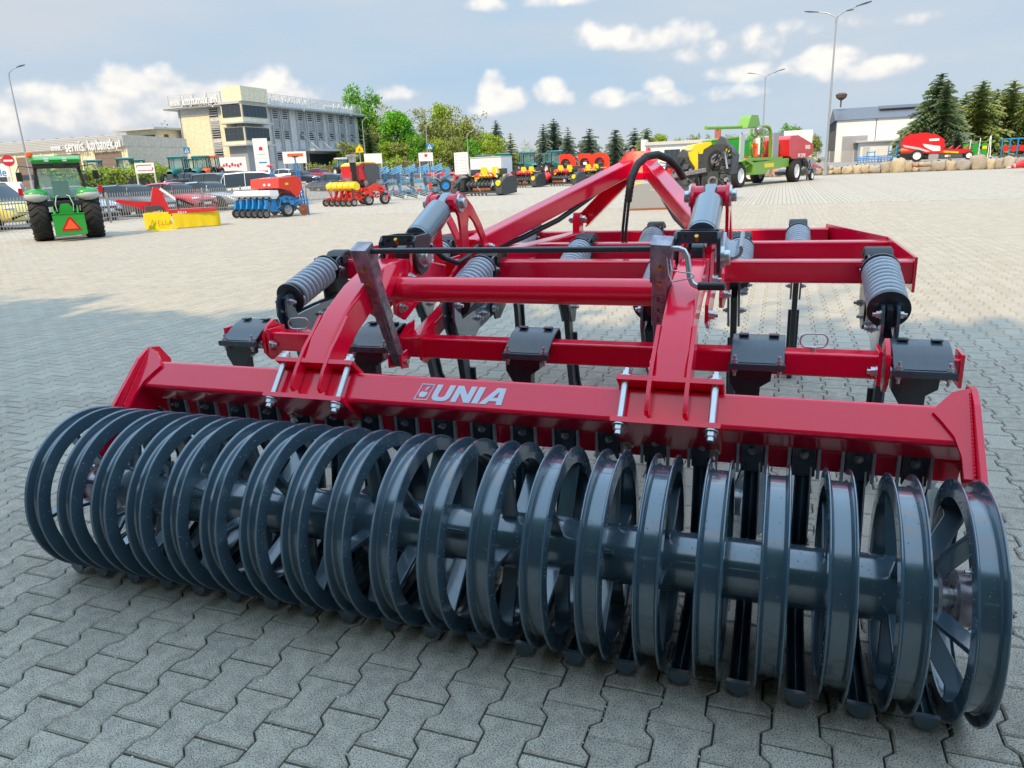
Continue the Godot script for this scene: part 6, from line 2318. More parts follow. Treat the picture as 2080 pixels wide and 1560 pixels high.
	g.box(Vector3(0.2, 0.66, 0), Vector3(1.3, 0.56, 0.50), 0.05)
	g.cyl(Vector3(0, 0.66, -0.62), Vector3(0, 0.66, 0.62), 0.13, 14)
	part(o, "rear_axle", g, M.black)
	g = MB.new()
	g.sweep([Vector3(0.8, 1.05, 0), Vector3(1.5, 1.0, 0), Vector3(2.2, 0.9, 0)], MB.rr(0.62, 0.62, 0.14), Y3)
	part(o, "bonnet", g, M.green)
	# linkage
	g = MB.new()
	g.prism(v2([-0.20, 0.62, 0.20, 0.62, 0.16, 0.90, 0.08, 1.0, -0.10, 1.0, -0.18, 0.86]), Vector3(-0.60, 0.02, 0.02), Z3, Y3, 0.10)
	for s in [-1.0, 1.0]:
		g.bar(Vector3(-0.30, 0.92, s * 0.24), Vector3(-0.82, 0.60, s * 0.30), 0.05, 0.05)
		g.bar(Vector3(-0.62, 0.95, s * 0.30), Vector3(-0.80, 0.55, s * 0.30), 0.03, 0.03)
	part(o, "linkage", g, M.green)
	g = MB.new()
	for s in [-1.0, 1.0]:
		g.tube([Vector3(-0.45, 1.25, s * 0.1), Vector3(-0.62, 1.22, s * 0.16), Vector3(-0.70, 1.0, s * 0.22), Vector3(-0.66, 0.8, s * 0.2)], 0.014, 6)
	part(o, "hose", g, M.lightgrey)
	g = MB.new()
	g.box(Vector3(-1.02, 0.46, 0.04), Vector3(0.42, 0.58, 0.78), 0.02)
	var box := part(o, "ballast_box", g, M.green)
	g = MB.new()
	g.box(Vector3(-1.235, 0.755, 0.04), Vector3(0.03, 0.02, 0.80), 0.004)
	part(box, "rim", g, M.green)
	g = MB.new()
	var zz := -Z3
	g.prism(v2([-0.235, -0.17, 0.235, -0.17, 0.235, -0.13, 0.035, 0.20, -0.035, 0.20, -0.235, -0.13]), Vector3(-1.236, 0.46, 0.06), Z3, Y3, 0.010)
	part(box, "triangle_border", g, M.tail)
	g = MB.new()
	g.prism(v2([-0.17, -0.125, 0.17, -0.125, 0.0, 0.155]), Vector3(-1.243, 0.46, 0.06), Z3, Y3, 0.008)
	part(box, "warning_triangle", g, M.smv)
	g = MB.new()
	g.lathe(Vector3(-0.52, 2.27, -0.60), Y3, v2([0.05, 0, 0.055, 0.03, 0.085, 0.05, 0.085, 0.13, 0.05, 0.17, 0.0, 0.175]), 14)
	part(o, "beacon", g, M.orange)
	g = MB.new()
	g.tube([Vector3(0.9, 1.2, -0.5), Vector3(0.95, 1.6, -0.56), Vector3(0.95, 2.1, -0.56)], 0.035, 8)
	part(o, "exhaust", g, M.black)

# ---------------------------------------------------------------- machines in the yard
func ring_of(o: Node3D, called: String, c: Vector3, r: float, t: float, w: float, m: Material, axis := Z3) -> void:
	var g := MB.new()
	g.lathe(c, axis, v2([r - t, -w / 2, r, -w / 2, r, w / 2, r - t, w / 2]), 24, true)
	part(o, called, g, m)

func bx(o: Node3D, called: String, c: Vector3, s: Vector3, m: Material, r := 0.015, basis := Basis()) -> MeshInstance3D:
	var g := MB.new()
	g.box(Vector3.ZERO, s, minf(r, minf(s.x, s.y) * 0.4))
	return part(o, called, g, m, c, basis)

func rod(o: Node3D, called: String, a: Vector3, b: Vector3, w: float, m: Material) -> MeshInstance3D:
	var g := MB.new()
	g.bar(a, b, w, w, w * 0.15)
	return part(o, called, g, m)

func poly(o: Node3D, called: String, pts: Array, c: Vector3, depth: float, m: Material) -> MeshInstance3D:
	# side view outline (x, y), extruded along z
	var g := MB.new()
	g.prism(v2(pts), c, X3, Y3, depth, true)
	return part(o, called, g, m)

# small rods and brackets that crowd such machines
func clutter(o: Node3D, n: int, c: Vector3, half: Vector3, ms: Array, seed: int) -> void:
	rng.seed = seed
	for k in n:
		var p := c + Vector3(rng.randf_range(-1, 1), rng.randf_range(-1, 1), rng.randf_range(-1, 1)) * half
		var m: Material = ms[rng.randi() % ms.size()]
		if k % 3 == 0:
			bx(o, "bracket", p, Vector3(rng.randf_range(0.06, 0.2), rng.randf_range(0.06, 0.24), rng.randf_range(0.05, 0.12)), m, 0.01, Basis(Z3, rng.randf_range(-0.6, 0.6)))
		else:
			var d := Vector3(rng.randf_range(-1, 1), rng.randf_range(-1, 1), rng.randf_range(-0.4, 0.4)) * Vector3(0.35, 0.3, 0.3)
			rod(o, "strut", p - d, p + d, rng.randf_range(0.025, 0.06), m)

func mower() -> void:
	var p := at(372, 463)
	var o := thing("disc_mower", "mower with yellow canvas skirts and red top lying beside the fence", "mower", p)
	var d := (at(436, 457) - at(320, 465)).normalized()
	o.basis = facing(d)
	# skirts hang from a frame 2.2 m wide; left end swings back
	var g := MB.new()
	var top := [Vector3(-1.08, 0.52, -0.75), Vector3(-1.0, 0.56, -0.1), Vector3(-0.78, 0.56, 0.12), Vector3(-0.33, 0.56, 0.22)]
	var rows := []
	for k in 2:
		var r := []
		for q in top:
			r.append(q if k == 0 else Vector3(q.x * 1.0, 0.02, q.z * 1.0 + 0.02))
		rows.append(r)
	g.skin(rows, false, Z3)
	var canv := mat(lin(0.78, 0.58, 0.005), 0.6)
	part(o, "skirt", g, canv)
	rows = []
	for k in 2:
		var r := []
		for i in 12:
			var t := i / 11.0
			r.append(Vector3(lerpf(-0.30, 1.18, t), 0.50 if k == 0 else 0.02, 0.24 - 0.10 * t + (0.03 * sin(t * 25) if k == 1 else 0.0)))
		r.append(Vector3(1.24, 0.48 if k == 0 else 0.03, -0.1))
		r.append(Vector3(1.2, 0.48 if k == 0 else 0.03, -0.8))
		rows.append(r)
	g = MB.new()
	g.skin(rows, false, Z3)
	part(o, "skirt", g, canv)
	poly(o, "skirt_top", [-1.08, -0.75, -1.0, 0.1, -0.33, 0.22, -0.2, -0.2, -0.3, -0.75], Vector3(0, 0.57, 0), 0.02, canv).basis = Basis(X3, PI / 2)
	g = MB.new()
	g.prism(v2([-0.42, -0.8, -0.36, 0.24, 0.35, 0.20, 1.22, 0.08, 1.15, -0.8]), Vector3(0, 0.60, 0), X3, Z3, 0.03)
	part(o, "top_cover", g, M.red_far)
	g = MB.new()
	g.box(Vector3(0.35, 0.535, 0.215), Vector3(1.5, 0.09, 0.02), 0.005)
	part(o, "front_valance", g, M.red_far)
	text(o, "FELLA", 0.15, mat(lin(0.25, 0.18, 0.01), 0.7), Vector3(-0.60, 0.22, 0.235), facing(Vector3(1, 0, 0.05)), "lettering", 500, false, 0.004)
	text(o, "FELLA", 0.07, M.paper, Vector3(0.02, 0.515, 0.228), Basis(), "lettering", 800, false, 0.004)
	# headstock and folded swath board
	g = MB.new()
	g.prism(v2([-0.28, 0.0, 0.30, 0.0, 0.16, 0.5, 0.06, 0.72, -0.10, 0.74, -0.20, 0.4]), Vector3(-0.55, 0.62, -0.7), X3, Y3, 0.2)
	part(o, "headstock", g, M.red_far)
	rod(o, "stay", Vector3(-0.45, 1.3, -0.6), Vector3(-0.05, 0.95, -0.55), 0.09, M.paper)
	rod(o, "drawbar", Vector3(0.05, 0.95, -0.8), Vector3(0.55, 0.70, -0.7), 0.06, M.black)
	rod(o, "stand", Vector3(0.05, 0.95, -0.8), Vector3(0.05, 0.55, -0.8), 0.05, M.black)
	bx(o, "gearbox", Vector3(-0.75, 0.68, -0.55), Vector3(0.5, 0.16, 0.3), M.anth)
	poly(o, "boom", [-0.6, 0.50, -0.55, 0.80, -1.3, 0.88, -1.75, 0.95, -1.85, 0.90, -1.75, 0.84, -1.2, 0.66, -0.9, 0.50], Vector3(0, 0.06, -1.0), 0.16, M.red_far)

func blue_planter() -> void:
	var p := at(565, 441)
	var o := thing("blue_planter", "blue row planter with white seed hopper, red fertiliser tank and two raised blue marker arms", "planter", p, deg_to_rad(70.0))
	o.position += Vector3(-0.75, 0, -0.5)
	o.scale = Vector3.ONE * 0.86
	var B: Material = M.bright_blue
	for k in 6:
		var z := -1.25 + 0.5 * k
		wheel(o, Vector3(-1.0, 0.20, z), 0.20, 0.13, M.grey)
		poly(o, "row_unit", [-1.05, 0.42, -0.72, 0.28, -0.20, 0.24, -0.10, 0.45, -0.35, 0.50, -0.45, 0.80, -0.62, 0.85, -0.60, 0.62, -0.80, 0.55, -0.85, 0.80, -0.98, 0.80, -1.0, 0.58], Vector3(0, 0, z), 0.12, B)
		poly(o, "seed_chute", [-0.85, 0.84, -0.60, 0.90, -0.35, 1.05, -0.38, 1.10, -0.65, 0.98, -0.88, 0.90], Vector3(0, 0, z + 0.12), 0.03, M.black)
	bx(o, "seed_hopper", Vector3(-0.62, 1.08, 0), Vector3(0.46, 0.26, 3.0), M.paper, 0.06)
	poly(o, "hopper_belly", [-0.82, 0.96, -0.42, 0.96, -0.50, 0.84, -0.72, 0.84], Vector3(0, 0, 0), 2.95, M.paper)
	poly(o, "fertiliser_tank", [-0.25, 1.30, -0.20, 1.72, 0.75, 1.80, 0.98, 1.68, 1.02, 1.25, 0.80, 0.92, 0.62, 0.86, 0.35, 1.15], Vector3(0, 0, 0.2), 2.3, M.red_light)
	for z in [0.6, 1.0]:
		bx(o, "tank_label", Vector3(-0.235, 1.45, z - 0.4), Vector3(0.012, 0.10, 0.18), M.paper, 0.0)
	bx(o, "tank_label", Vector3(0.20, 1.46, 1.356), Vector3(0.16, 0.10, 0.012), M.yellow, 0.0)
	bx(o, "main_beam", Vector3(0.25, 0.62, 0), Vector3(0.20, 0.20, 3.1), B, 0.02)
	bx(o, "rear_beam", Vector3(-0.15, 0.70, 0), Vector3(0.14, 0.14, 3.1), B, 0.02)
	for z in [-1.2, 1.2]:
		wheel(o, Vector3(0.02, 0.33, z + 0.22), 0.33, 0.2, M.grey)
		poly(o, "side_frame", [-0.3, 0.62, 0.1, 0.95, 0.8, 0.85, 1.05, 0.62, 1.0, 0.35, 0.7, 0.5, 0.1, 0.55], Vector3(0, 0, z), 0.1, B)
		var g := MB.new()
		g.lathe(Vector3(0.86, 0.27, z + 0.3), Z3, v2([0.0, 0.03, 0.06, 0.03, 0.08, 0.01, 0.27, 0.0, 0.08, -0.01, 0.06, -0.03, 0.0, -0.03]), 28)
		part(o, "coulter_disc", g, M.rust)
		bx(o, "disc_arm", Vector3(0.86, 0.5, z + 0.22), Vector3(0.08, 0.5, 0.06), B)
	bx(o, "headstock", Vector3(1.15, 0.75, 0), Vector3(0.12, 1.0, 0.9), B)
	for z in [-0.95, 1.12]:
		var h := 2.72 if z > 0 else 2.35
		for e in [-0.07, 0.07]:
			rod(o, "marker_arm", Vector3(1.15 + e, 0.45, z), Vector3(0.98 + e, h - 0.35, z), 0.055, B)
		for k in 6:
			rod(o, "marker_brace", Vector3(1.04, 0.7 + k * 0.27, z), Vector3(1.22 - k * 0.02, 0.85 + k * 0.27, z), 0.035, B)
		rod(o, "marker_tip", Vector3(0.98, h - 0.36, z), Vector3(0.96, h - 0.1, z), 0.05, B)
		var g := MB.new()
		g.lathe(Vector3(0.96, h - 0.05, z), Vector3(0.1, 1, 0), v2([0.0, -0.08, 0.05, -0.06, 0.20, 0.0, 0.14, 0.06, 0.0, 0.08]), 20)
		part(o, "marker_disc", g, M.rust if z > 0 else M.red_light)
	for k in 4:
		var g := MB.new()
		var z := -0.9 + k * 0.6
		g.tube([Vector3(0.4, 1.1, z), Vector3(0.1, 1.1, z), Vector3(-0.1, 0.85, z), Vector3(-0.2, 0.6, z)], 0.035, 8)
		part(o, "hose", g, M.grey)
	for z in [-1.3, 1.35]:
		rod(o, "stand_leg", Vector3(1.22, 0.02, z), Vector3(1.2, 0.8, z), 0.07, B)
	clutter(o, 26, Vector3(0.35, 0.6, 1.35), Vector3(0.7, 0.25, 0.15), [B, B, M.anth, M.zinc], 901)
	clutter(o, 14, Vector3(-0.6, 0.45, 1.2), Vector3(0.35, 0.2, 0.2), [B, M.anth], 902)

func red_planter() -> void:
	var p := at(735, 418)
	var o := thing("red_planter", "red row planter with yellow seed tanks, black blower pipe and black-sided red hopper", "planter", p, deg_to_rad(64.0))
	o.position += Vector3(-0.75, 0, -0.6)
	o.scale = Vector3.ONE * 0.86
	var R: Material = M.red_light
	for k in 5:
		var z := -1.3 + 0.62 * k
		wheel(o, Vector3(-1.15, 0.22, z - 0.06), 0.22, 0.10, M.grey)
		wheel(o, Vector3(-0.85, 0.22, z + 0.06), 0.22, 0.10, M.grey)
		poly(o, "row_unit", [-1.2, 0.36, -1.15, 0.46, -0.6, 0.50, -0.35, 0.95, -0.22, 0.95, -0.42, 0.46, 0.1, 0.42, 0.1, 0.32, -0.8, 0.30], Vector3(0, 0, z), 0.10, R)
		rod(o, "strut", Vector3(-0.75, 0.5, z), Vector3(-0.95, 1.0, z), 0.06, R)
		var g := MB.new()
		g.cyl(Vector3(-0.70, 1.12, z - 0.27), Vector3(-0.70, 1.12, z + 0.27), 0.22, 20)
		part(o, "seed_tank", g, M.yellow)
	bx(o, "tank_lid", Vector3(-0.70, 1.36, 0), Vector3(0.12, 0.05, 2.9), M.yellow)
	bx(o, "main_beam", Vector3(0.15, 0.62, 0), Vector3(0.18, 0.18, 3.2), R, 0.02)
	bx(o, "upper_beam", Vector3(0.5, 0.92, 0), Vector3(0.14, 0.14, 2.6), R, 0.02)
	for z in [-1.1, 1.2]:
		poly(o, "side_frame", [-0.1, 0.5, 0.2, 1.0, 0.7, 1.25, 1.15, 1.1, 1.35, 0.6, 1.2, 0.35, 1.0, 0.75, 0.6, 0.85, 0.3, 0.55], Vector3(0, 0, z), 0.10, R)
		wheel(o, Vector3(0.05, 0.34, z + 0.2), 0.34, 0.2, M.grey)
		wheel(o, Vector3(1.25, 0.34, z + 0.12), 0.34, 0.18, M.grey)
		rod(o, "wheel_arm", Vector3(1.25, 0.34, z + 0.26), Vector3(1.55, 0.62, z + 0.26), 0.08, R)
	for k in 5:
		rod(o, "cross_tie", Vector3(0.3 + k * 0.2, 0.7 + 0.1 * (k % 2), -1.0), Vector3(0.5 + k * 0.2, 0.95 - 0.1 * (k % 2), 1.1), 0.06, R)
	# front hopper
	poly(o, "hopper", [-0.30, 1.62, -0.35, 2.25, 0.0, 2.40, 0.9, 2.38, 1.15, 2.15, 1.10, 1.75, 0.75, 1.35, 0.25, 1.30], Vector3(0.25, 0, -0.1), 1.9, M.red_far)
	poly(o, "hopper_side", [0.02, 2.20, 0.12, 2.34, 0.9, 2.33, 1.10, 2.12, 1.05, 1.76, 0.72, 1.25, 0.55, 1.05, 0.30, 1.05, 0.10, 1.60, 0.0, 1.9], Vector3(0.25, 0, 0.88), 0.10, M.anth)
	poly(o, "hopper_cover", [-0.32, 2.27, 0.0, 2.41, 0.9, 2.39, 0.86, 2.44, 0.0, 2.47, -0.3, 2.34], Vector3(0.25, 0, -0.1), 1.86, M.yellow)
	poly(o, "hopper_funnel", [0.3, 1.28, 0.75, 1.33, 0.85, 0.98, 0.45, 0.95], Vector3(0.25, 0, -0.1), 1.0, M.anth)
	var g := MB.new()
	g.tube([Vector3(0.35, 1.22, 0.72), Vector3(0.05, 1.16, 0.75), Vector3(-0.22, 1.28, 0.75), Vector3(-0.34, 1.6, 0.75), Vector3(-0.38, 2.1, 0.75), Vector3(-0.38, 2.45, 0.75)], 0.15, 16, true, [1.0, 1.0, 1.0, 0.95, 1.15, 1.3])
	part(o, "blower_pipe", g, M.black)
	g = MB.new()
	g.lathe(Vector3(-0.38, 2.45, 0.75), Y3, v2([0.20, 0.0, 0.22, 0.32, 0.38, 0.34, 0.38, 0.44, 0.0, 0.46]), 24)
	part(o, "air_intake", g, M.zinc)
	g = MB.new()
	g.lathe(Vector3(0.45, 1.2, 0.80), Z3, v2([0.0, -0.1, 0.24, -0.1, 0.26, 0.0, 0.22, 0.1, 0.0, 0.12]), 20)
	part(o, "fan", g, M.galva)
	rod(o, "pipe_clamp", Vector3(-0.55, 1.85, 0.75), Vector3(0.1, 1.85, 0.75), 0.07, R)
	clutter(o, 30, Vector3(0.6, 0.75, 1.25), Vector3(0.75, 0.35, 0.2), [R, R, M.anth, M.red_far], 903)
	clutter(o, 14, Vector3(-0.6, 0.6, 1.25), Vector3(0.4, 0.25, 0.2), [R, M.anth], 904)

func plough() -> void:
	var o := thing("blue_plough", "blue reversible plough with five pairs of mouldboards beside the red planter", "plough", col(842, 44, 0.0), deg_to_rad(24.0))
	var B := mat(lin(0.10, 0.30, 0.52), 0.35, 0.1, 0.3)
	rod(o, "main_beam", Vector3(-2.0, 1.02, 0), Vector3(2.0, 1.02, 0), 0.18, B)
	for k in 5:
		var x := -1.65 + 0.78 * k
		for s in [-1.0, 1.0]:
			poly(o, "leg", [x - 0.08, 1.02, x + 0.10, 1.02, x + 0.16, 1.02 + s * 0.5, x + 0.02, 1.02 + s * 0.72, x - 0.04, 1.02 + s * 0.4], Vector3(0, 0, 0), 0.08, B)
			for j in 4:
				# slatted mouldboard: each slat a twisted strip
				var g := MB.new()
				var rows := []
				for i in 6:
					var t := i / 5.0
					var cxx := x + 0.28 - 0.62 * t
					var y: float = 1.02 + s * (0.98 - 0.10 * j - 0.20 * t)
					var z := 0.10 + 0.38 * t * t + 0.02 * j
					rows.append([Vector3(cxx, y, z), Vector3(cxx, y - s * 0.07, z + 0.03)])
				g.skin(rows, false, Z3)
				part(o, "mouldboard_slat", g, B if s > 0 or j > 1 else M.anth)
			bx(o, "skim", Vector3(x + 0.32, 1.02 + s * 0.62, 0.12), Vector3(0.12, 0.3, 0.10), B)
		bx(o, "clamp", Vector3(x, 1.02, 0.02), Vector3(0.16, 0.3, 0.26), M.anth)
	wheel(o, Vector3(1.9, 0.72, 0.25), 0.36, 0.25, M.bright_blue)
	rod(o, "wheel_arm", Vector3(1.9, 0.72, 0.1), Vector3(1.6, 1.05, 0), 0.10, B)
	bx(o, "turnover_head", Vector3(2.05, 1.0, 0), Vector3(0.3, 1.5, 0.5), B)
	bx(o, "red_reflector", Vector3(1.0, 0.75, 0.3), Vector3(0.16, 0.40, 0.03), M.red_light)
	for x in [0.3, -0.9]:
		bx(o, "red_marker", Vector3(x, 0.5, 0.36), Vector3(0.2, 0.14, 0.05), M.red_light)
	clutter(o, 60, Vector3(0, 1.0, 0.25), Vector3(2.0, 0.75, 0.2), [B, B, M.zinc, M.anth], 905)

func header(label: String, px: float, depth: float, yaw: float, w: float, alt: bool) -> void:
	var o := thing("combine_header", label, "header", col(px, depth, 0.0), yaw, "combine headers standing in the yard")
	var D: Material = M.header_grey
	var h := w / 2
	# trough, end shields, auger, reel arms, yellow covers
	poly(o, "trough", [-0.6, 0.15, -0.6, 0.95, -0.5, 1.0, -0.42, 0.5, -0.2, 0.28, 0.5, 0.2, 0.5, 0.12], Vector3.ZERO, w - 0.8, D).basis = Basis(Y3, -PI / 2)
	bx(o, "back_panel", Vector3(0, 1.02, -0.62), Vector3(w - 0.6, 0.10, 0.12), M.anth)
	bx(o, "cutter_bar", Vector3(0, 0.18, 0.55), Vector3(w - 0.8, 0.10, 0.14), M.anth)
	bx(o, "feeder_plate", Vector3(0.1, 0.38, 0.42), Vector3(w * 0.35, 0.14, 0.04), M.rust)
	for k in 5:
		bx(o, "skid", Vector3(-h * 0.35 + k * 0.28, 0.07, 0.5), Vector3(0.06, 0.13, 0.2), M.lightgrey)
	for s in [-1.0, 1.0]:
		var g := MB.new()
		g.prism(v2([-0.75, 0.12, 0.55, 0.02, 0.85, 0.10, 0.80, 0.75, 0.35, 1.05, -0.4, 1.12, -0.75, 0.9]), Vector3(s * (h - 0.25), 0, 0), Z3, Y3, 0.42, true)
		part(o, "end_shield", g, D)
		bx(o, "end_panel", Vector3(s * (h - 0.62), 0.62, 0.52), Vector3(0.30, 0.62, 0.12), D, 0.05)
		g = MB.new()
		g.cyl(Vector3(s * (h - 0.26), 0.72, 0.80), Vector3(s * (h - 0.26), 0.72, 0.90), 0.17, 16)
		part(o, "pulley", g, M.yellow if s > 0 else M.anth)
		rod(o, "reel_arm", Vector3(s * (h - 0.7), 1.02, -0.5), Vector3(s * (h - 0.75), 1.25, 0.3), 0.09, D)
		bx(o, "rear_panel", Vector3(s * h * 0.52, 1.28, -0.5), Vector3(0.7, 0.55, 0.12), D, 0.04)
		g = MB.new()
		g.prism(v2([-0.28, -0.22, 0.24, -0.22, 0.30, 0.05, 0.16, 0.34, -0.18, 0.34]), Vector3(s * h * 0.22 + 0.2, 1.32, -0.34), X3, Y3, 0.14, true)
		part(o, "yellow_cover", g, M.yellow)
		g = MB.new()
		g.ell(Vector3(s * h * 0.22 - 0.15, 1.10, -0.25), Vector3(0.34, 0.26, 0.2), 14, 8, 0.0, 0.55)
		part(o, "red_cap", g, M.red_far)
	var gg := MB.new()
	gg.cyl(Vector3(-h + 0.6, 0.62, -0.05), Vector3(h - 0.6, 0.62, -0.05), 0.16, 16)
	part(o, "auger", gg, M.anth)
	for k in 9:
		gg = MB.new()
		gg.cyl(Vector3(-h + 0.8 + k * (w - 1.6) / 8, 0.62, -0.05), Vector3(-h + 0.86 + k * (w - 1.6) / 8, 0.62, -0.05), 0.26, 14)
		part(o, "auger_flight", gg, M.anth)
	for k in 4:
		gg = MB.new()
		gg.tube([Vector3(-0.3 + k * 0.25, 1.05, 0.1), Vector3(-0.2 + k * 0.25, 1.22, 0.15), Vector3(0.0 + k * 0.25, 1.12, 0.2)], 0.05, 8)
		part(o, "knotter_hose", gg, M.yellow if not alt else M.red_far)
	clutter(o, 22, Vector3(0, 1.05, -0.2), Vector3(h * 0.8, 0.3, 0.3), [M.anth, D, M.zinc, M.red_far, M.yellow], int(px))
	clutter(o, 10, Vector3(0, 0.45, 0.55), Vector3(h * 0.7, 0.25, 0.1), [M.anth, M.black, M.lightgrey], int(px) + 1)
	# red divider cone at one end
	gg = MB.new()
	gg.lathe(Vector3(-h - 0.05, 0.55, 0.1), Vector3(-0.55, -0.2, 0.8), v2([0.36, -0.3, 0.34, 0.1, 0.2, 0.7, 0.0, 1.15]), 14)
	part(o, "divider", gg, M.red_far)
	if not alt:
		poly(o, "red_divider", [-h - 0.9, 0.12, -h - 0.85, 0.35, -h - 0.25, 0.85, 0.05 - h, 1.25, 0.1 - h, 1.2, -h - 0.1, 0.6, -h - 0.2, 0.2], Vector3(0, 0, 0.3), 0.25, M.red_far)
	if alt:
		gg = MB.new()
		gg.lathe(Vector3(-h * 0.1 - 0.9, 0.75, 0.5), Vector3(-0.3, -0.4, 0.8), v2([0.30, -0.3, 0.3, 0.1, 0.2, 0.4, 0.0, 0.6]), 14)
		part(o, "divider", gg, M.red_far)

func red_units() -> void:
	for i in 3:
		var px: float = [1152, 1190, 1220][i]
		var o := thing("mower_unit", ["red folded mower unit, leftmost of three upright ones", "red folded mower unit with a round black hole, middle of three", "red folded mower unit, nearest to the headstock's apex"][i], "mower", col(px, 84, 0.35), 0.3, "red mower units standing upright")
		poly(o, "hood", [-0.9, 0.1, -0.75, 1.9, -0.95, 2.45, -0.5, 2.6, 0.5, 2.55, 0.95, 2.1, 1.05, 1.2, 0.9, 0.3, 0.5, 0.0], Vector3.ZERO, 0.5, M.red_light)
		var g := MB.new()
		g.cyl(Vector3(-0.15, 1.55, 0.24), Vector3(-0.15, 1.55, 0.30), 0.55, 24)
		part(o, "opening", g, M.black)
		ring_of(o, "rim", Vector3(-0.15, 1.55, 0.3), 0.68, 0.14, 0.16, M.red_light)
		bx(o, "rotor_hub", Vector3(-0.1, 1.5, 0.34), Vector3(0.4, 0.3, 0.1), M.paper if i == 1 else M.anth, 0.08)
		bx(o, "guard_arm", Vector3(-0.9, 0.9, 0.3), Vector3(0.3, 0.9, 0.2), M.red_light)
		bx(o, "base_plate", Vector3(0, 0.12, 0.1), Vector3(1.9, 0.24, 0.9), M.anth)
		for k in 3:
			rod(o, "link", Vector3(-1.0, 1.3 + k * 0.35, 0.1), Vector3(0.3, 1.5 + k * 0.3, 0.36), 0.07, M.red_far)

func black_header() -> void:
	var o := thing("maize_header", "big folded black maize header with a yellow panel between its halves", "header", col(1425, 28.0, 0.0), deg_to_rad(-16.0))
	var D: Material = M.header_grey
	for s in [-1.0, 1.0]:
		var x: float = -0.85 if s < 0 else 0.62
		var h: float = 1.62 if s < 0 else 2.0
		poly(o, "frame_half", [x - 0.62, h - 0.75, x - 0.5, h - 0.15, x - 0.2, h, x + 0.35, h - 0.02, x + 0.62, h - 0.4, x + 0.55, 0.95, x - 0.45, 0.85], Vector3(0, 0, -0.1), 0.7, D)
		var g := MB.new()
		g.cyl(Vector3(x + 0.02, h - 0.55, 0.24), Vector3(x + 0.02, h - 0.55, 0.29), 0.34, 24)
		part(o, "rotor_recess", g, M.black)
		g = MB.new()
		g.lathe(Vector3(x + 0.02, h - 0.55, 0.29), Z3, v2([0.0, 0.14, 0.1, 0.14, 0.12, 0.05, 0.2, 0.03, 0.22, 0.0]), 20)
		part(o, "rotor_hub", g, M.galva)
		poly(o, "peak", [x - 0.15, h - 0.05, x + 0.12, h + 0.28, x + 0.3, h + 0.18, x + 0.4, h - 0.06], Vector3(0, 0, 0.1), 0.25, M.anth)
		for k in 4:
			bx(o, "gear_case", Vector3(x + 0.35 + 0.1 * (k % 2), h - 0.35 - k * 0.28, 0.32), Vector3(0.22, 0.2, 0.22), M.anth, 0.06)
	bx(o, "yellow_panel", Vector3(-0.28, 1.38, 0.12), Vector3(0.36, 0.85, 0.10), M.yellow, 0.02, Basis(Z3, 0.12))
	bx(o, "centre_post", Vector3(-0.02, 1.3, 0.1), Vector3(0.14, 0.8, 0.25), D)
	bx(o, "red_plate", Vector3(-1.18, 1.05, 0.30), Vector3(0.26, 0.36, 0.04), M.red_far, 0.01, Basis(Z3, -0.3))
	# lower frame
	poly(o, "lower_plate", [-1.1, 0.95, -0.1, 1.12, 0.1, 1.05, -0.2, 0.75, -0.45, 0.5, -0.55, 0.05, -0.8, 0.05, -0.8, 0.55, -1.05, 0.75], Vector3(0, 0, 0.36), 0.08, D)
	rod(o, "cross_beam", Vector3(-0.9, 0.95, 0.45), Vector3(0.35, 1.12, 0.45), 0.16, M.galva)
	poly(o, "side_plate", [0.15, 1.05, 0.75, 1.05, 0.95, 0.05, 0.40, 0.0, 0.1, 0.4], Vector3(0, 0, 0.33), 0.10, D)
	var g2 := MB.new()
	g2.lathe(Vector3(0.58, 0.70, 0.38), Z3, v2([0.12, 0.0, 0.2, 0.0, 0.2, 0.05, 0.12, 0.05]), 20, true)
	part(o, "bearing", g2, M.galva)
	for k in 7:
		bx(o, "row_gear", Vector3(0.98 + 0.07 * sin(k * 2.1), 0.15 + k * 0.24, 0.28), Vector3(0.26, 0.18, 0.3), [M.anth, D, M.black][k % 3], 0.05)
	var g3 := MB.new()
	for k in 3:
		g3.tube([Vector3(-0.2 + k * 0.2, 0.9, 0.35), Vector3(-0.1 + k * 0.2, 0.5, 0.5), Vector3(0.1 + k * 0.2, 0.25, 0.4)], 0.03, 6)
	part(o, "hydraulic_hose", g3, M.black)
	wheel(o, Vector3(1.05, 1.78, 0.25), 0.13, 0.08, M.yellow)
	clutter(o, 40, Vector3(0.9, 1.0, 0.35), Vector3(0.35, 0.8, 0.15), [M.anth, D, M.black, M.zinc], 907)
	clutter(o, 26, Vector3(-0.8, 1.1, 0.35), Vector3(0.55, 0.45, 0.12), [M.anth, D, M.black, M.galva], 908)
	for x in [-1.1, -0.1, 0.7]:
		rod(o, "stand_leg", Vector3(x, 0.0, -0.2), Vector3(x, 1.0, -0.15), 0.12, D)
	# grey pan in front
	var p := thing("grey_pan", "plain pale grey steel pan on the paving before the maize header", "trough", col(1322, 23.8, 0.0), 0.15)
	poly(p, "shell", [-0.85, 0.12, -0.62, 0.72, -0.45, 0.80, 0.35, 0.86, 0.62, 0.5, 0.75, 0.10, 0.6, 0.02, -0.7, 0.02], Vector3.ZERO, 0.5, M.grey)
	bx(p, "wooden_skid", Vector3(-0.05, 0.03, 0.24), Vector3(1.2, 0.06, 0.06), M.rust)
	bx(p, "yellow_edge", Vector3(-0.45, 0.83, 0.22), Vector3(0.35, 0.05, 0.05), M.yellow, 0.01, Basis(Z3, 0.3))
	for k in 3:
		bx(p, "rivet", Vector3(0.0 + k * 0.08, 0.62, 0.252), Vector3(0.025, 0.025, 0.01), M.paper, 0.0)

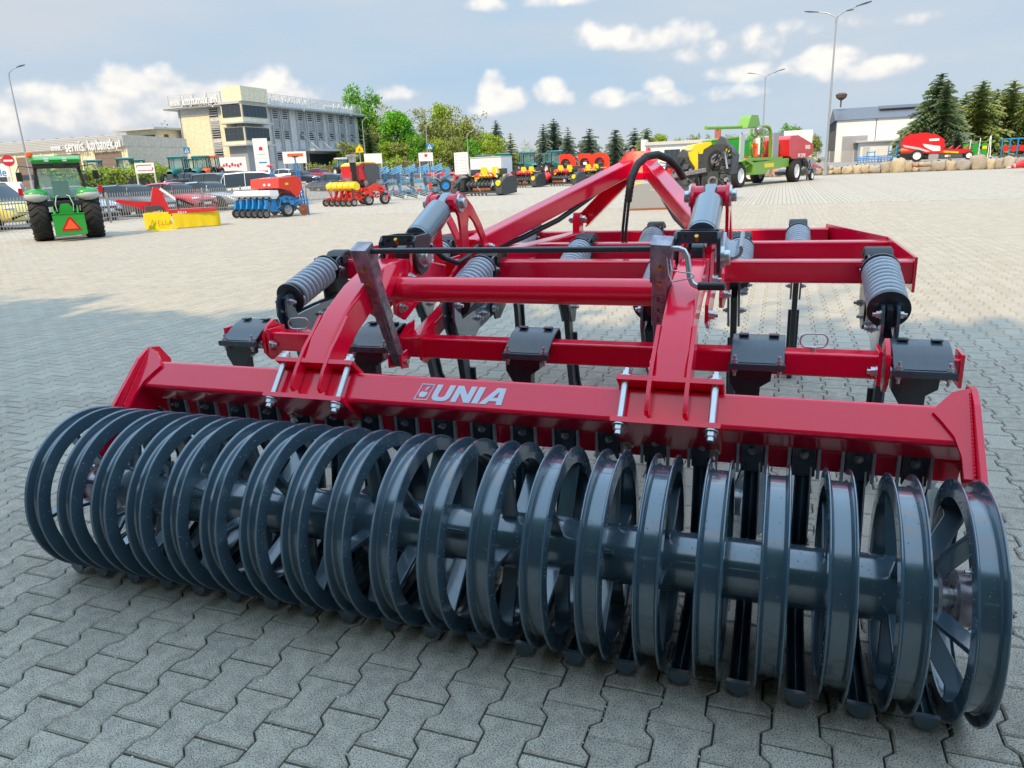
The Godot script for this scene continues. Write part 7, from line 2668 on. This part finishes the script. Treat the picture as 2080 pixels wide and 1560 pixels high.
func wrapper() -> void:
	var p0 := at(1505, 381)
	var p1 := at(1617, 369.5)
	var d := (p1 - p0)
	d.y = 0
	var L := d.length()
	var o := thing("bale_wrapper", "lime green bale wrapper coupled behind a red round baler, on grey wheels", "baler", p0)
	o.basis = facing(d)
	var k := L / 5.4
	var S := func(x: float) -> float: return x * k
	for z in [0.0, -2.3]:
		wheel(o, Vector3(0, 0.62, z - 0.2), 0.62, 0.42, M.paper, true)
		wheel(o, Vector3(L, 0.66, z - 0.2), 0.66, 0.50, M.paper, true)
	wheel(o, Vector3(S.call(7.3), 0.30, -0.1), 0.30, 0.2, M.paper)
	# wrapper chassis
	poly(o, "chassis", [S.call(0.75), 0.62, S.call(0.75), 1.22, S.call(4.9), 1.45, S.call(4.9), 0.95, S.call(2.8), 0.80, S.call(2.6), 0.60], Vector3(0, 0, -0.4), 0.3, M.lime)
	poly(o, "chassis", [S.call(0.75), 0.62, S.call(0.75), 1.22, S.call(4.9), 1.45, S.call(4.9), 0.95, S.call(2.8), 0.80, S.call(2.6), 0.60], Vector3(0, 0, -2.2), 0.3, M.lime)
	bx(o, "wrap_table", Vector3(S.call(2.6), 1.45, -1.3), Vector3(S.call(3.6), 0.16, 1.9), M.lime)
	rod(o, "rear_stay", Vector3(S.call(-0.5), 0.85, -0.1), Vector3(S.call(1.0), 1.25, -0.1), 0.12, M.lime)
	poly(o, "fender", [S.call(-0.2), 1.35, S.call(0.3), 1.5, S.call(1.1), 1.2, S.call(1.0), 0.75, S.call(0.85), 0.75, S.call(0.8), 1.15, S.call(0.2), 1.4], Vector3(0, 0, -0.1), 0.4, M.lime)
	bx(o, "yellow_label", Vector3(S.call(2.9), 1.08, -0.243), Vector3(S.call(0.9), 0.24, 0.012), M.yellow, 0.0)
	# portal frame
	var g := MB.new()
	g.tube([Vector3(S.call(-1.3), 3.12, -1.2), Vector3(S.call(1.5), 3.22, -1.2), Vector3(S.call(3.9), 3.32, -1.2), Vector3(S.call(4.25), 3.25, -1.2), Vector3(S.call(4.42), 3.0, -1.2), Vector3(S.call(4.55), 1.2, -1.2)], 0.10, 10)
	part(o, "portal_frame", g, M.lime)
	poly(o, "drive_cover", [S.call(1.55), 3.15, S.call(1.75), 3.6, S.call(1.9), 3.85, S.call(2.5), 3.85, S.call(2.65), 3.5, S.call(2.75), 3.22], Vector3(0, 0, -1.1), 0.6, M.lime)
	for x in [1.75, 2.35, 2.75]:
		rod(o, "wrap_mast", Vector3(S.call(x), 1.5, -0.7), Vector3(S.call(x + 0.05), 3.1, -0.7), 0.13, M.lime)
	for y in [1.9, 2.35, 2.8]:
		rod(o, "mast_tie", Vector3(S.call(1.7), y, -0.62), Vector3(S.call(2.85), y + 0.05, -0.62), 0.07, M.lime)
	g = MB.new()
	g.cyl(Vector3(S.call(2.1), 1.7, -0.5), Vector3(S.call(2.1), 2.6, -0.5), 0.14, 12)
	part(o, "film_roll", g, M.paper)
	g = MB.new()
	g.cyl(Vector3(S.call(1.95), 1.6, -0.48), Vector3(S.call(1.95), 2.3, -0.48), 0.09, 12)
	part(o, "film_brake", g, M.orange)
	g = MB.new()
	g.ell(Vector3(S.call(2.3), 3.02, -0.6), Vector3(0.3, 0.24, 0.24), 12, 8)
	part(o, "drive_motor", g, M.galva)
	bx(o, "guard_plate", Vector3(S.call(4.0), 2.15, -0.6), Vector3(S.call(0.55), 1.5, 0.08), M.grey)
	bx(o, "guard_plate", Vector3(S.call(0.75), 2.05, -0.55), Vector3(S.call(0.35), 1.4, 0.08), M.lightgrey)
	clutter(o, 30, Vector3(S.call(1.9), 2.2, -0.6), Vector3(S.call(0.9), 0.7, 0.2), [M.lime, M.green, M.anth, M.lightgrey], 909)
	clutter(o, 16, Vector3(S.call(6.9), 0.95, -0.1), Vector3(S.call(0.7), 0.3, 0.1), [M.anth, M.grey, M.black], 910)
	# baler
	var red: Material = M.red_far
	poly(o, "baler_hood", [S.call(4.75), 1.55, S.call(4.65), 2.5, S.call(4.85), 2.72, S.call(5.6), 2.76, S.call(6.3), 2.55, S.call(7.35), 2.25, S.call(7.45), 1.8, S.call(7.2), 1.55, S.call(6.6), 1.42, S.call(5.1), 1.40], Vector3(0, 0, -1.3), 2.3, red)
	bx(o, "baler_belly", Vector3(S.call(5.9), 1.15, -1.3), Vector3(S.call(2.2), 0.5, 1.8), M.anth)
	text(o, "UNIA", 0.24, M.paper, Vector3(S.call(6.75), 2.05, -0.14), Basis(), "lettering", 800, true, 0.01)
	text(o, "DF 1,8 Vd", 0.2, M.paper, Vector3(S.call(6.1), 1.58, -0.14), Basis(), "lettering", 800, true, 0.01)
	poly(o, "pickup_shield", [S.call(6.6), 1.35, S.call(7.3), 1.45, S.call(7.75), 0.95, S.call(7.4), 0.7, S.call(6.9), 0.75], Vector3(0, 0, -0.2), 0.3, M.grey)
	poly(o, "pickup", [S.call(6.9), 0.6, S.call(7.8), 0.75, S.call(8.0), 0.55, S.call(7.7), 0.35, S.call(7.0), 0.4], Vector3(0, 0, -1.2), 2.2, M.grey)
	rod(o, "pickup_guard", Vector3(S.call(7.3), 0.9, 0.0), Vector3(S.call(8.2), 0.75, 0.0), 0.14, red)
	poly(o, "drawbar", [S.call(7.4), 1.75, S.call(8.1), 1.72, S.call(9.4), 0.98, S.call(9.9), 0.92, S.call(9.9), 0.80, S.call(9.0), 0.82, S.call(8.0), 1.35, S.call(7.4), 1.45], Vector3(0, 0, -1.2), 0.35, M.grey)
	g = MB.new()
	g.cyl(Vector3(S.call(8.2), 1.5, -1.0), Vector3(S.call(9.7), 1.22, -1.0), 0.09, 12)
	part(o, "drive_shaft", g, M.yellow)
	g = MB.new()
	g.cyl(Vector3(S.call(9.6), 1.24, -1.0), Vector3(S.call(9.95), 1.16, -1.0), 0.13, 12)
	part(o, "shaft_guard", g, M.black)
	rod(o, "jack", Vector3(S.call(8.5), 0.0, -1.0), Vector3(S.call(8.5), 1.3, -1.0), 0.09, M.anth)
	for j in 3:
		bx(o, "chain_drive", Vector3(S.call(6.5) + j * 0.3, 0.95 + 0.1 * j, -0.1), Vector3(0.25, 0.22, 0.1), M.black, 0.05)
	# mixer wagon behind
	var w := thing("mixer_wagon", "bright green mixer wagon with yellow rim and a red label behind the wrapper", "wagon", col(1500, 50, 0.0), deg_to_rad(25.0))
	w.scale = Vector3.ONE * 0.93
	poly(w, "tub", [-1.7, 0.95, -2.1, 2.95, 1.7, 3.2, 1.45, 0.95], Vector3(0, 0, -1.0), 2.0, M.green)
	poly(w, "rim", [-2.15, 2.95, -2.1, 3.05, 1.75, 3.3, 1.75, 3.2], Vector3(0, 0, -1.0), 2.1, M.lime)
	poly(w, "apron", [-3.6, 2.4, -3.3, 2.75, -1.9, 2.95, -1.7, 2.2, -2.6, 2.0], Vector3(0, 0, -1.0), 1.8, M.yellow)
	bx(w, "door_post", Vector3(1.35, 2.0, 0.05), Vector3(0.14, 2.2, 0.14), M.green)
	bx(w, "door_panel", Vector3(1.9, 2.0, -0.2), Vector3(0.9, 2.0, 0.1), mat(lin(0.0, 0.16, 0.06), 0.4))
	bx(w, "label_plate", Vector3(0.1, 1.62, 0.012), Vector3(1.1, 0.36, 0.02), M.red_print, 0.0)
	bx(w, "label_print", Vector3(0.1, 1.62, 0.026), Vector3(0.8, 0.12, 0.01), M.paper, 0.0)
	bx(w, "yellow_mark", Vector3(0.85, 2.5, 0.012), Vector3(0.3, 0.25, 0.02), M.yellow, 0.0)
	for x in [-0.6, 0.9]:
		wheel(w, Vector3(x, 0.5, -0.3), 0.5, 0.4, M.paper)
		wheel(w, Vector3(x, 0.5, -1.8), 0.5, 0.4, M.paper)
	bx(w, "chassis", Vector3(0, 0.75, -1.0), Vector3(3.2, 0.35, 1.6), M.anth)
	var v := thing("white_lorry", "small white lorry cab behind the black maize header", "lorry", col(1312, 70, 0.2), 0.4)
	poly(v, "cab", [-1.0, 0.5, -1.0, 2.3, 0.4, 2.4, 0.8, 1.5, 1.3, 1.3, 1.4, 0.5], Vector3(0, 0, -0.9), 1.9, M.white)
	bx(v, "side_window", Vector3(0.0, 1.85, 0.062), Vector3(0.8, 0.5, 0.02), M.glass, 0.0)
	poly(v, "windscreen", [0.44, 2.3, 0.80, 1.52, 0.83, 1.52, 0.48, 2.3], Vector3(0, 0, -0.9), 1.7, M.glass)
	for x in [-0.5, 0.8]:
		wheel(v, Vector3(x, 0.42, 0.0), 0.42, 0.25, M.grey)

func terrace_machines() -> void:
	# red round baler
	var o := thing("red_baler", "rounded red baler with white and grey side flashes on the terrace behind the boulders", "baler", col(1868, 76, 0.55), -0.15)
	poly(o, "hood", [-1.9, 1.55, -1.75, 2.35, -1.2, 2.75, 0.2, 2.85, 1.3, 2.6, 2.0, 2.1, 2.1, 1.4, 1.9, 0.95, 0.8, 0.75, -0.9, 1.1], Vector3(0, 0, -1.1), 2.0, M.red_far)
	poly(o, "white_flash", [0.1, 1.75, 1.7, 1.45, 1.75, 0.98, 1.1, 1.0, 0.3, 1.45], Vector3(0, 0, -0.09), 0.03, M.paper)
	poly(o, "grey_flash", [-1.75, 1.75, -0.2, 1.4, 0.9, 0.98, 0.5, 0.95, -0.3, 1.2, -1.5, 1.5], Vector3(0, 0, -0.09), 0.025, M.lightgrey)
	bx(o, "name_plate", Vector3(1.1, 2.1, -0.09), Vector3(0.9, 0.22, 0.03), M.paper, 0.0)
	bx(o, "tail", Vector3(-1.95, 1.95, -1.1), Vector3(0.25, 0.8, 1.8), M.anth, 0.05)
	wheel(o, Vector3(-0.3, 0.6, -0.2), 0.6, 0.45, M.paper)
	wheel(o, Vector3(-0.3, 0.6, -2.0), 0.6, 0.45, M.paper)
	bx(o, "belly", Vector3(-0.5, 0.6, -1.1), Vector3(2.8, 0.5, 1.6), M.black, 0.05)
	bx(o, "pickup", Vector3(1.2, 0.45, -1.1), Vector3(0.9, 0.5, 1.9), M.grey, 0.1)
	rod(o, "drawbar", Vector3(1.6, 0.95, -1.0), Vector3(3.4, 0.75, -1.0), 0.16, M.yellow)
	rod(o, "stand", Vector3(2.6, 0, -0.9), Vector3(2.6, 0.8, -0.9), 0.1, M.anth)
	# red trailed mower
	o = thing("trailed_mower", "low red trailed mower with grey skirt next to the red baler on the terrace", "mower", col(1928, 78, 0.55), -0.15)
	poly(o, "top_frame", [-2.0, 1.0, -1.7, 1.25, 1.8, 1.05, 2.0, 0.8, 1.6, 0.65, -1.8, 0.75], Vector3(0, 0, -0.6), 1.2, M.red_far)
	bx(o, "skirt", Vector3(-0.3, 0.45, -0.1), Vector3(2.9, 0.45, 0.1), M.anth, 0.03)
	for k in 5:
		rod(o, "strut", Vector3(-1.6 + k * 0.7, 1.1, -0.1), Vector3(-1.2 + k * 0.7, 1.45, -0.4), 0.09, M.red_far)
	wheel(o, Vector3(1.75, 0.42, 0.0), 0.42, 0.3, M.paper)
	bx(o, "white_plate", Vector3(-0.2, 0.45, -0.04), Vector3(0.5, 0.2, 0.02), M.paper, 0.0)
	# blue cultivators
	for i in 2:
		o = thing("blue_cultivator", ["blue folded cultivator before the hall's lean-to, left of the red drum", "blue upright frame with a red drum before the lean-to windows"][i], "cultivator", col([1765, 1808][i], 86, 0.55), -0.1, "blue cultivators on the terrace")
		for k in 5:
			rod(o, "bar", Vector3(-1.3, 0.35 + 0.18 * (k % 3), -0.3 * k), Vector3(1.3, 0.35 + 0.18 * (k % 3), -0.3 * k), 0.11, M.bright_blue)
		for k in 9:
			var g := MB.new()
			g.tube([Vector3(-1.2 + k * 0.3, 0.6, 0.0), Vector3(-1.25 + k * 0.3, 0.4, 0.2), Vector3(-1.2 + k * 0.3, 0.1, 0.1), Vector3(-1.1 + k * 0.3, 0.0, 0.0)], 0.045, 6)
			part(o, "tine", g, M.bright_blue)
		for x in [-0.3, 0.5]:
			rod(o, "mast", Vector3(x, 0.5, -0.2), Vector3(x + 0.05, 1.9 if i == 1 else 1.3, -0.3), 0.12, M.bright_blue)
		rod(o, "mast_tie", Vector3(-0.3, 1.15, -0.25), Vector3(0.55, 1.2, -0.25), 0.1, M.bright_blue)
		if i == 1:
			var g := MB.new()
			g.cyl(Vector3(1.0, 1.15, 0.15), Vector3(2.0, 1.15, 0.15), 0.35, 18)
			part(o, "drum", g, M.red_light)
	# green sprayer frames
	o = thing("sprayer_frame", "green and white tank frames standing on the terrace before the spruces", "sprayer", col(1980, 78, 0.55), -0.15)
	for k in 3:
		var x := -0.95 + k * 0.85
		bx(o, "tank", Vector3(x, 0.95, -0.2), Vector3(0.5, 1.3, 0.7), M.green, 0.15)
		rod(o, "upright", Vector3(x + 0.35, 0.0, 0.2), Vector3(x + 0.38, 2.0 + 0.12 * k, 0.2), 0.07, M.paper)
		rod(o, "boom", Vector3(x - 0.4, 1.7, 0.1), Vector3(x + 0.5, 1.85, 0.1), 0.06, M.lime)
	rod(o, "upright", Vector3(1.35, 0, 0), Vector3(1.2, 2.3, 0), 0.09, M.paper)
	bx(o, "yellow_mark", Vector3(0.75, 1.15, 0.16), Vector3(0.4, 0.3, 0.03), M.yellow, 0.0)
	# blue tall frames
	for i in 3:
		o = thing("blue_implement", "tall blue implement with red parts on the terrace by the spruces", "implement", col(2040 + i * 16, 80, 0.55), -0.15, "blue frames at the terrace end")
		for x in [-0.35, 0.35]:
			rod(o, "upright", Vector3(x, 0, 0), Vector3(x, 1.95, 0), 0.12, M.bright_blue)
		rod(o, "top_bar", Vector3(-0.5, 1.9, 0), Vector3(0.7, 1.95, 0), 0.12, M.bright_blue)
		bx(o, "red_unit", Vector3(0, 0.95, 0.1), Vector3(0.45, 0.6, 0.3), M.red_far, 0.05)
		bx(o, "base", Vector3(0, 0.15, 0), Vector3(1.1, 0.3, 0.8), M.anth)
	# red maize header entering at the right
	o = thing("red_header", "red pointed crop header with black reel before the boulder wall", "header", Vector3(15.4, 0, -53.0), -0.25)
	for k in 5:
		var g := MB.new()
		g.lathe(Vector3(0.2 + k * 0.9, 0.75, -0.25 * k), Vector3(-1, -0.30, 0.25), v2([0.42, -1.0, 0.40, -0.2, 0.30, 0.6, 0.12, 1.4, 0.0, 1.75]), 12)
		part(o, "divider", g, M.red_far)
		var t := MB.new()
		t.lathe(Vector3(0.2 + k * 0.9, 0.75, -0.25 * k), Vector3(-1, -0.30, 0.25), v2([0.16, 1.25, 0.0, 1.8]), 10)
		part(o, "divider_tip", t, M.lightgrey)
	ring_of(o, "reel", Vector3(1.0, 0.75, 0.5), 0.72, 0.07, 0.1, M.black)
	for k in 6:
		rod(o, "reel_spoke", Vector3(1.0, 0.75, 0.5), Vector3(1.0 + 0.7 * cos(k * PI / 3), 0.75 + 0.7 * sin(k * PI / 3), 0.5), 0.05, M.black)
	poly(o, "back_frame", [0.9, 0.2, 1.2, 1.6, 3.5, 1.9, 4.0, 0.3], Vector3(0, 0, -0.6), 0.4, M.red_far)
	bx(o, "green_base", Vector3(1.2, 0.10, 0.1), Vector3(2.4, 0.2, 0.9), M.green, 0.03)

func yard_machines() -> void:
	mower()
	blue_planter()
	red_planter()
	plough()
	header("black header with yellow hoses and a red pointed divider beside the plough", 985, 45.5, -0.28, 3.9, false)
	header("black header with red fittings, second in the row behind the first header", 1064, 62, -0.28, 3.6, true)
	header("black header with grey back panels, just left of the red brace", 1140, 62, -0.28, 4.0, true)
	header("black header partly hidden by the red headstock brace", 1195, 66, -0.28, 3.6, false)
	var b := thing("flat_trailer", "low flat grey trailer behind the plough and the header", "trailer", col(925, 54, 0.0), -0.2)
	bx(b, "deck", Vector3(0, 0.95, 0), Vector3(4.2, 0.10, 1.8), M.fence, 0.01)
	bx(b, "side_beam", Vector3(0, 0.78, 0.85), Vector3(4.2, 0.2, 0.1), M.anth, 0.01)
	for k in 6:
		bx(b, "crate", Vector3(-1.6 + k * 0.62, 0.45, 0.4), Vector3(0.5, 0.35, 0.5), M.anth, 0.05)
	for x in [-1.3, 1.3]:
		wheel(b, Vector3(x, 0.35, 0.6), 0.35, 0.25, M.grey)
	red_units()
	black_header()
	wrapper()
	terrace_machines()

func _ready() -> void:
	setup()
	materials()
	ground()
	land()
	buildings()
	greenery()
	cultivator()
	yard_machines()
	tractors()
	cars()
	street_furniture()
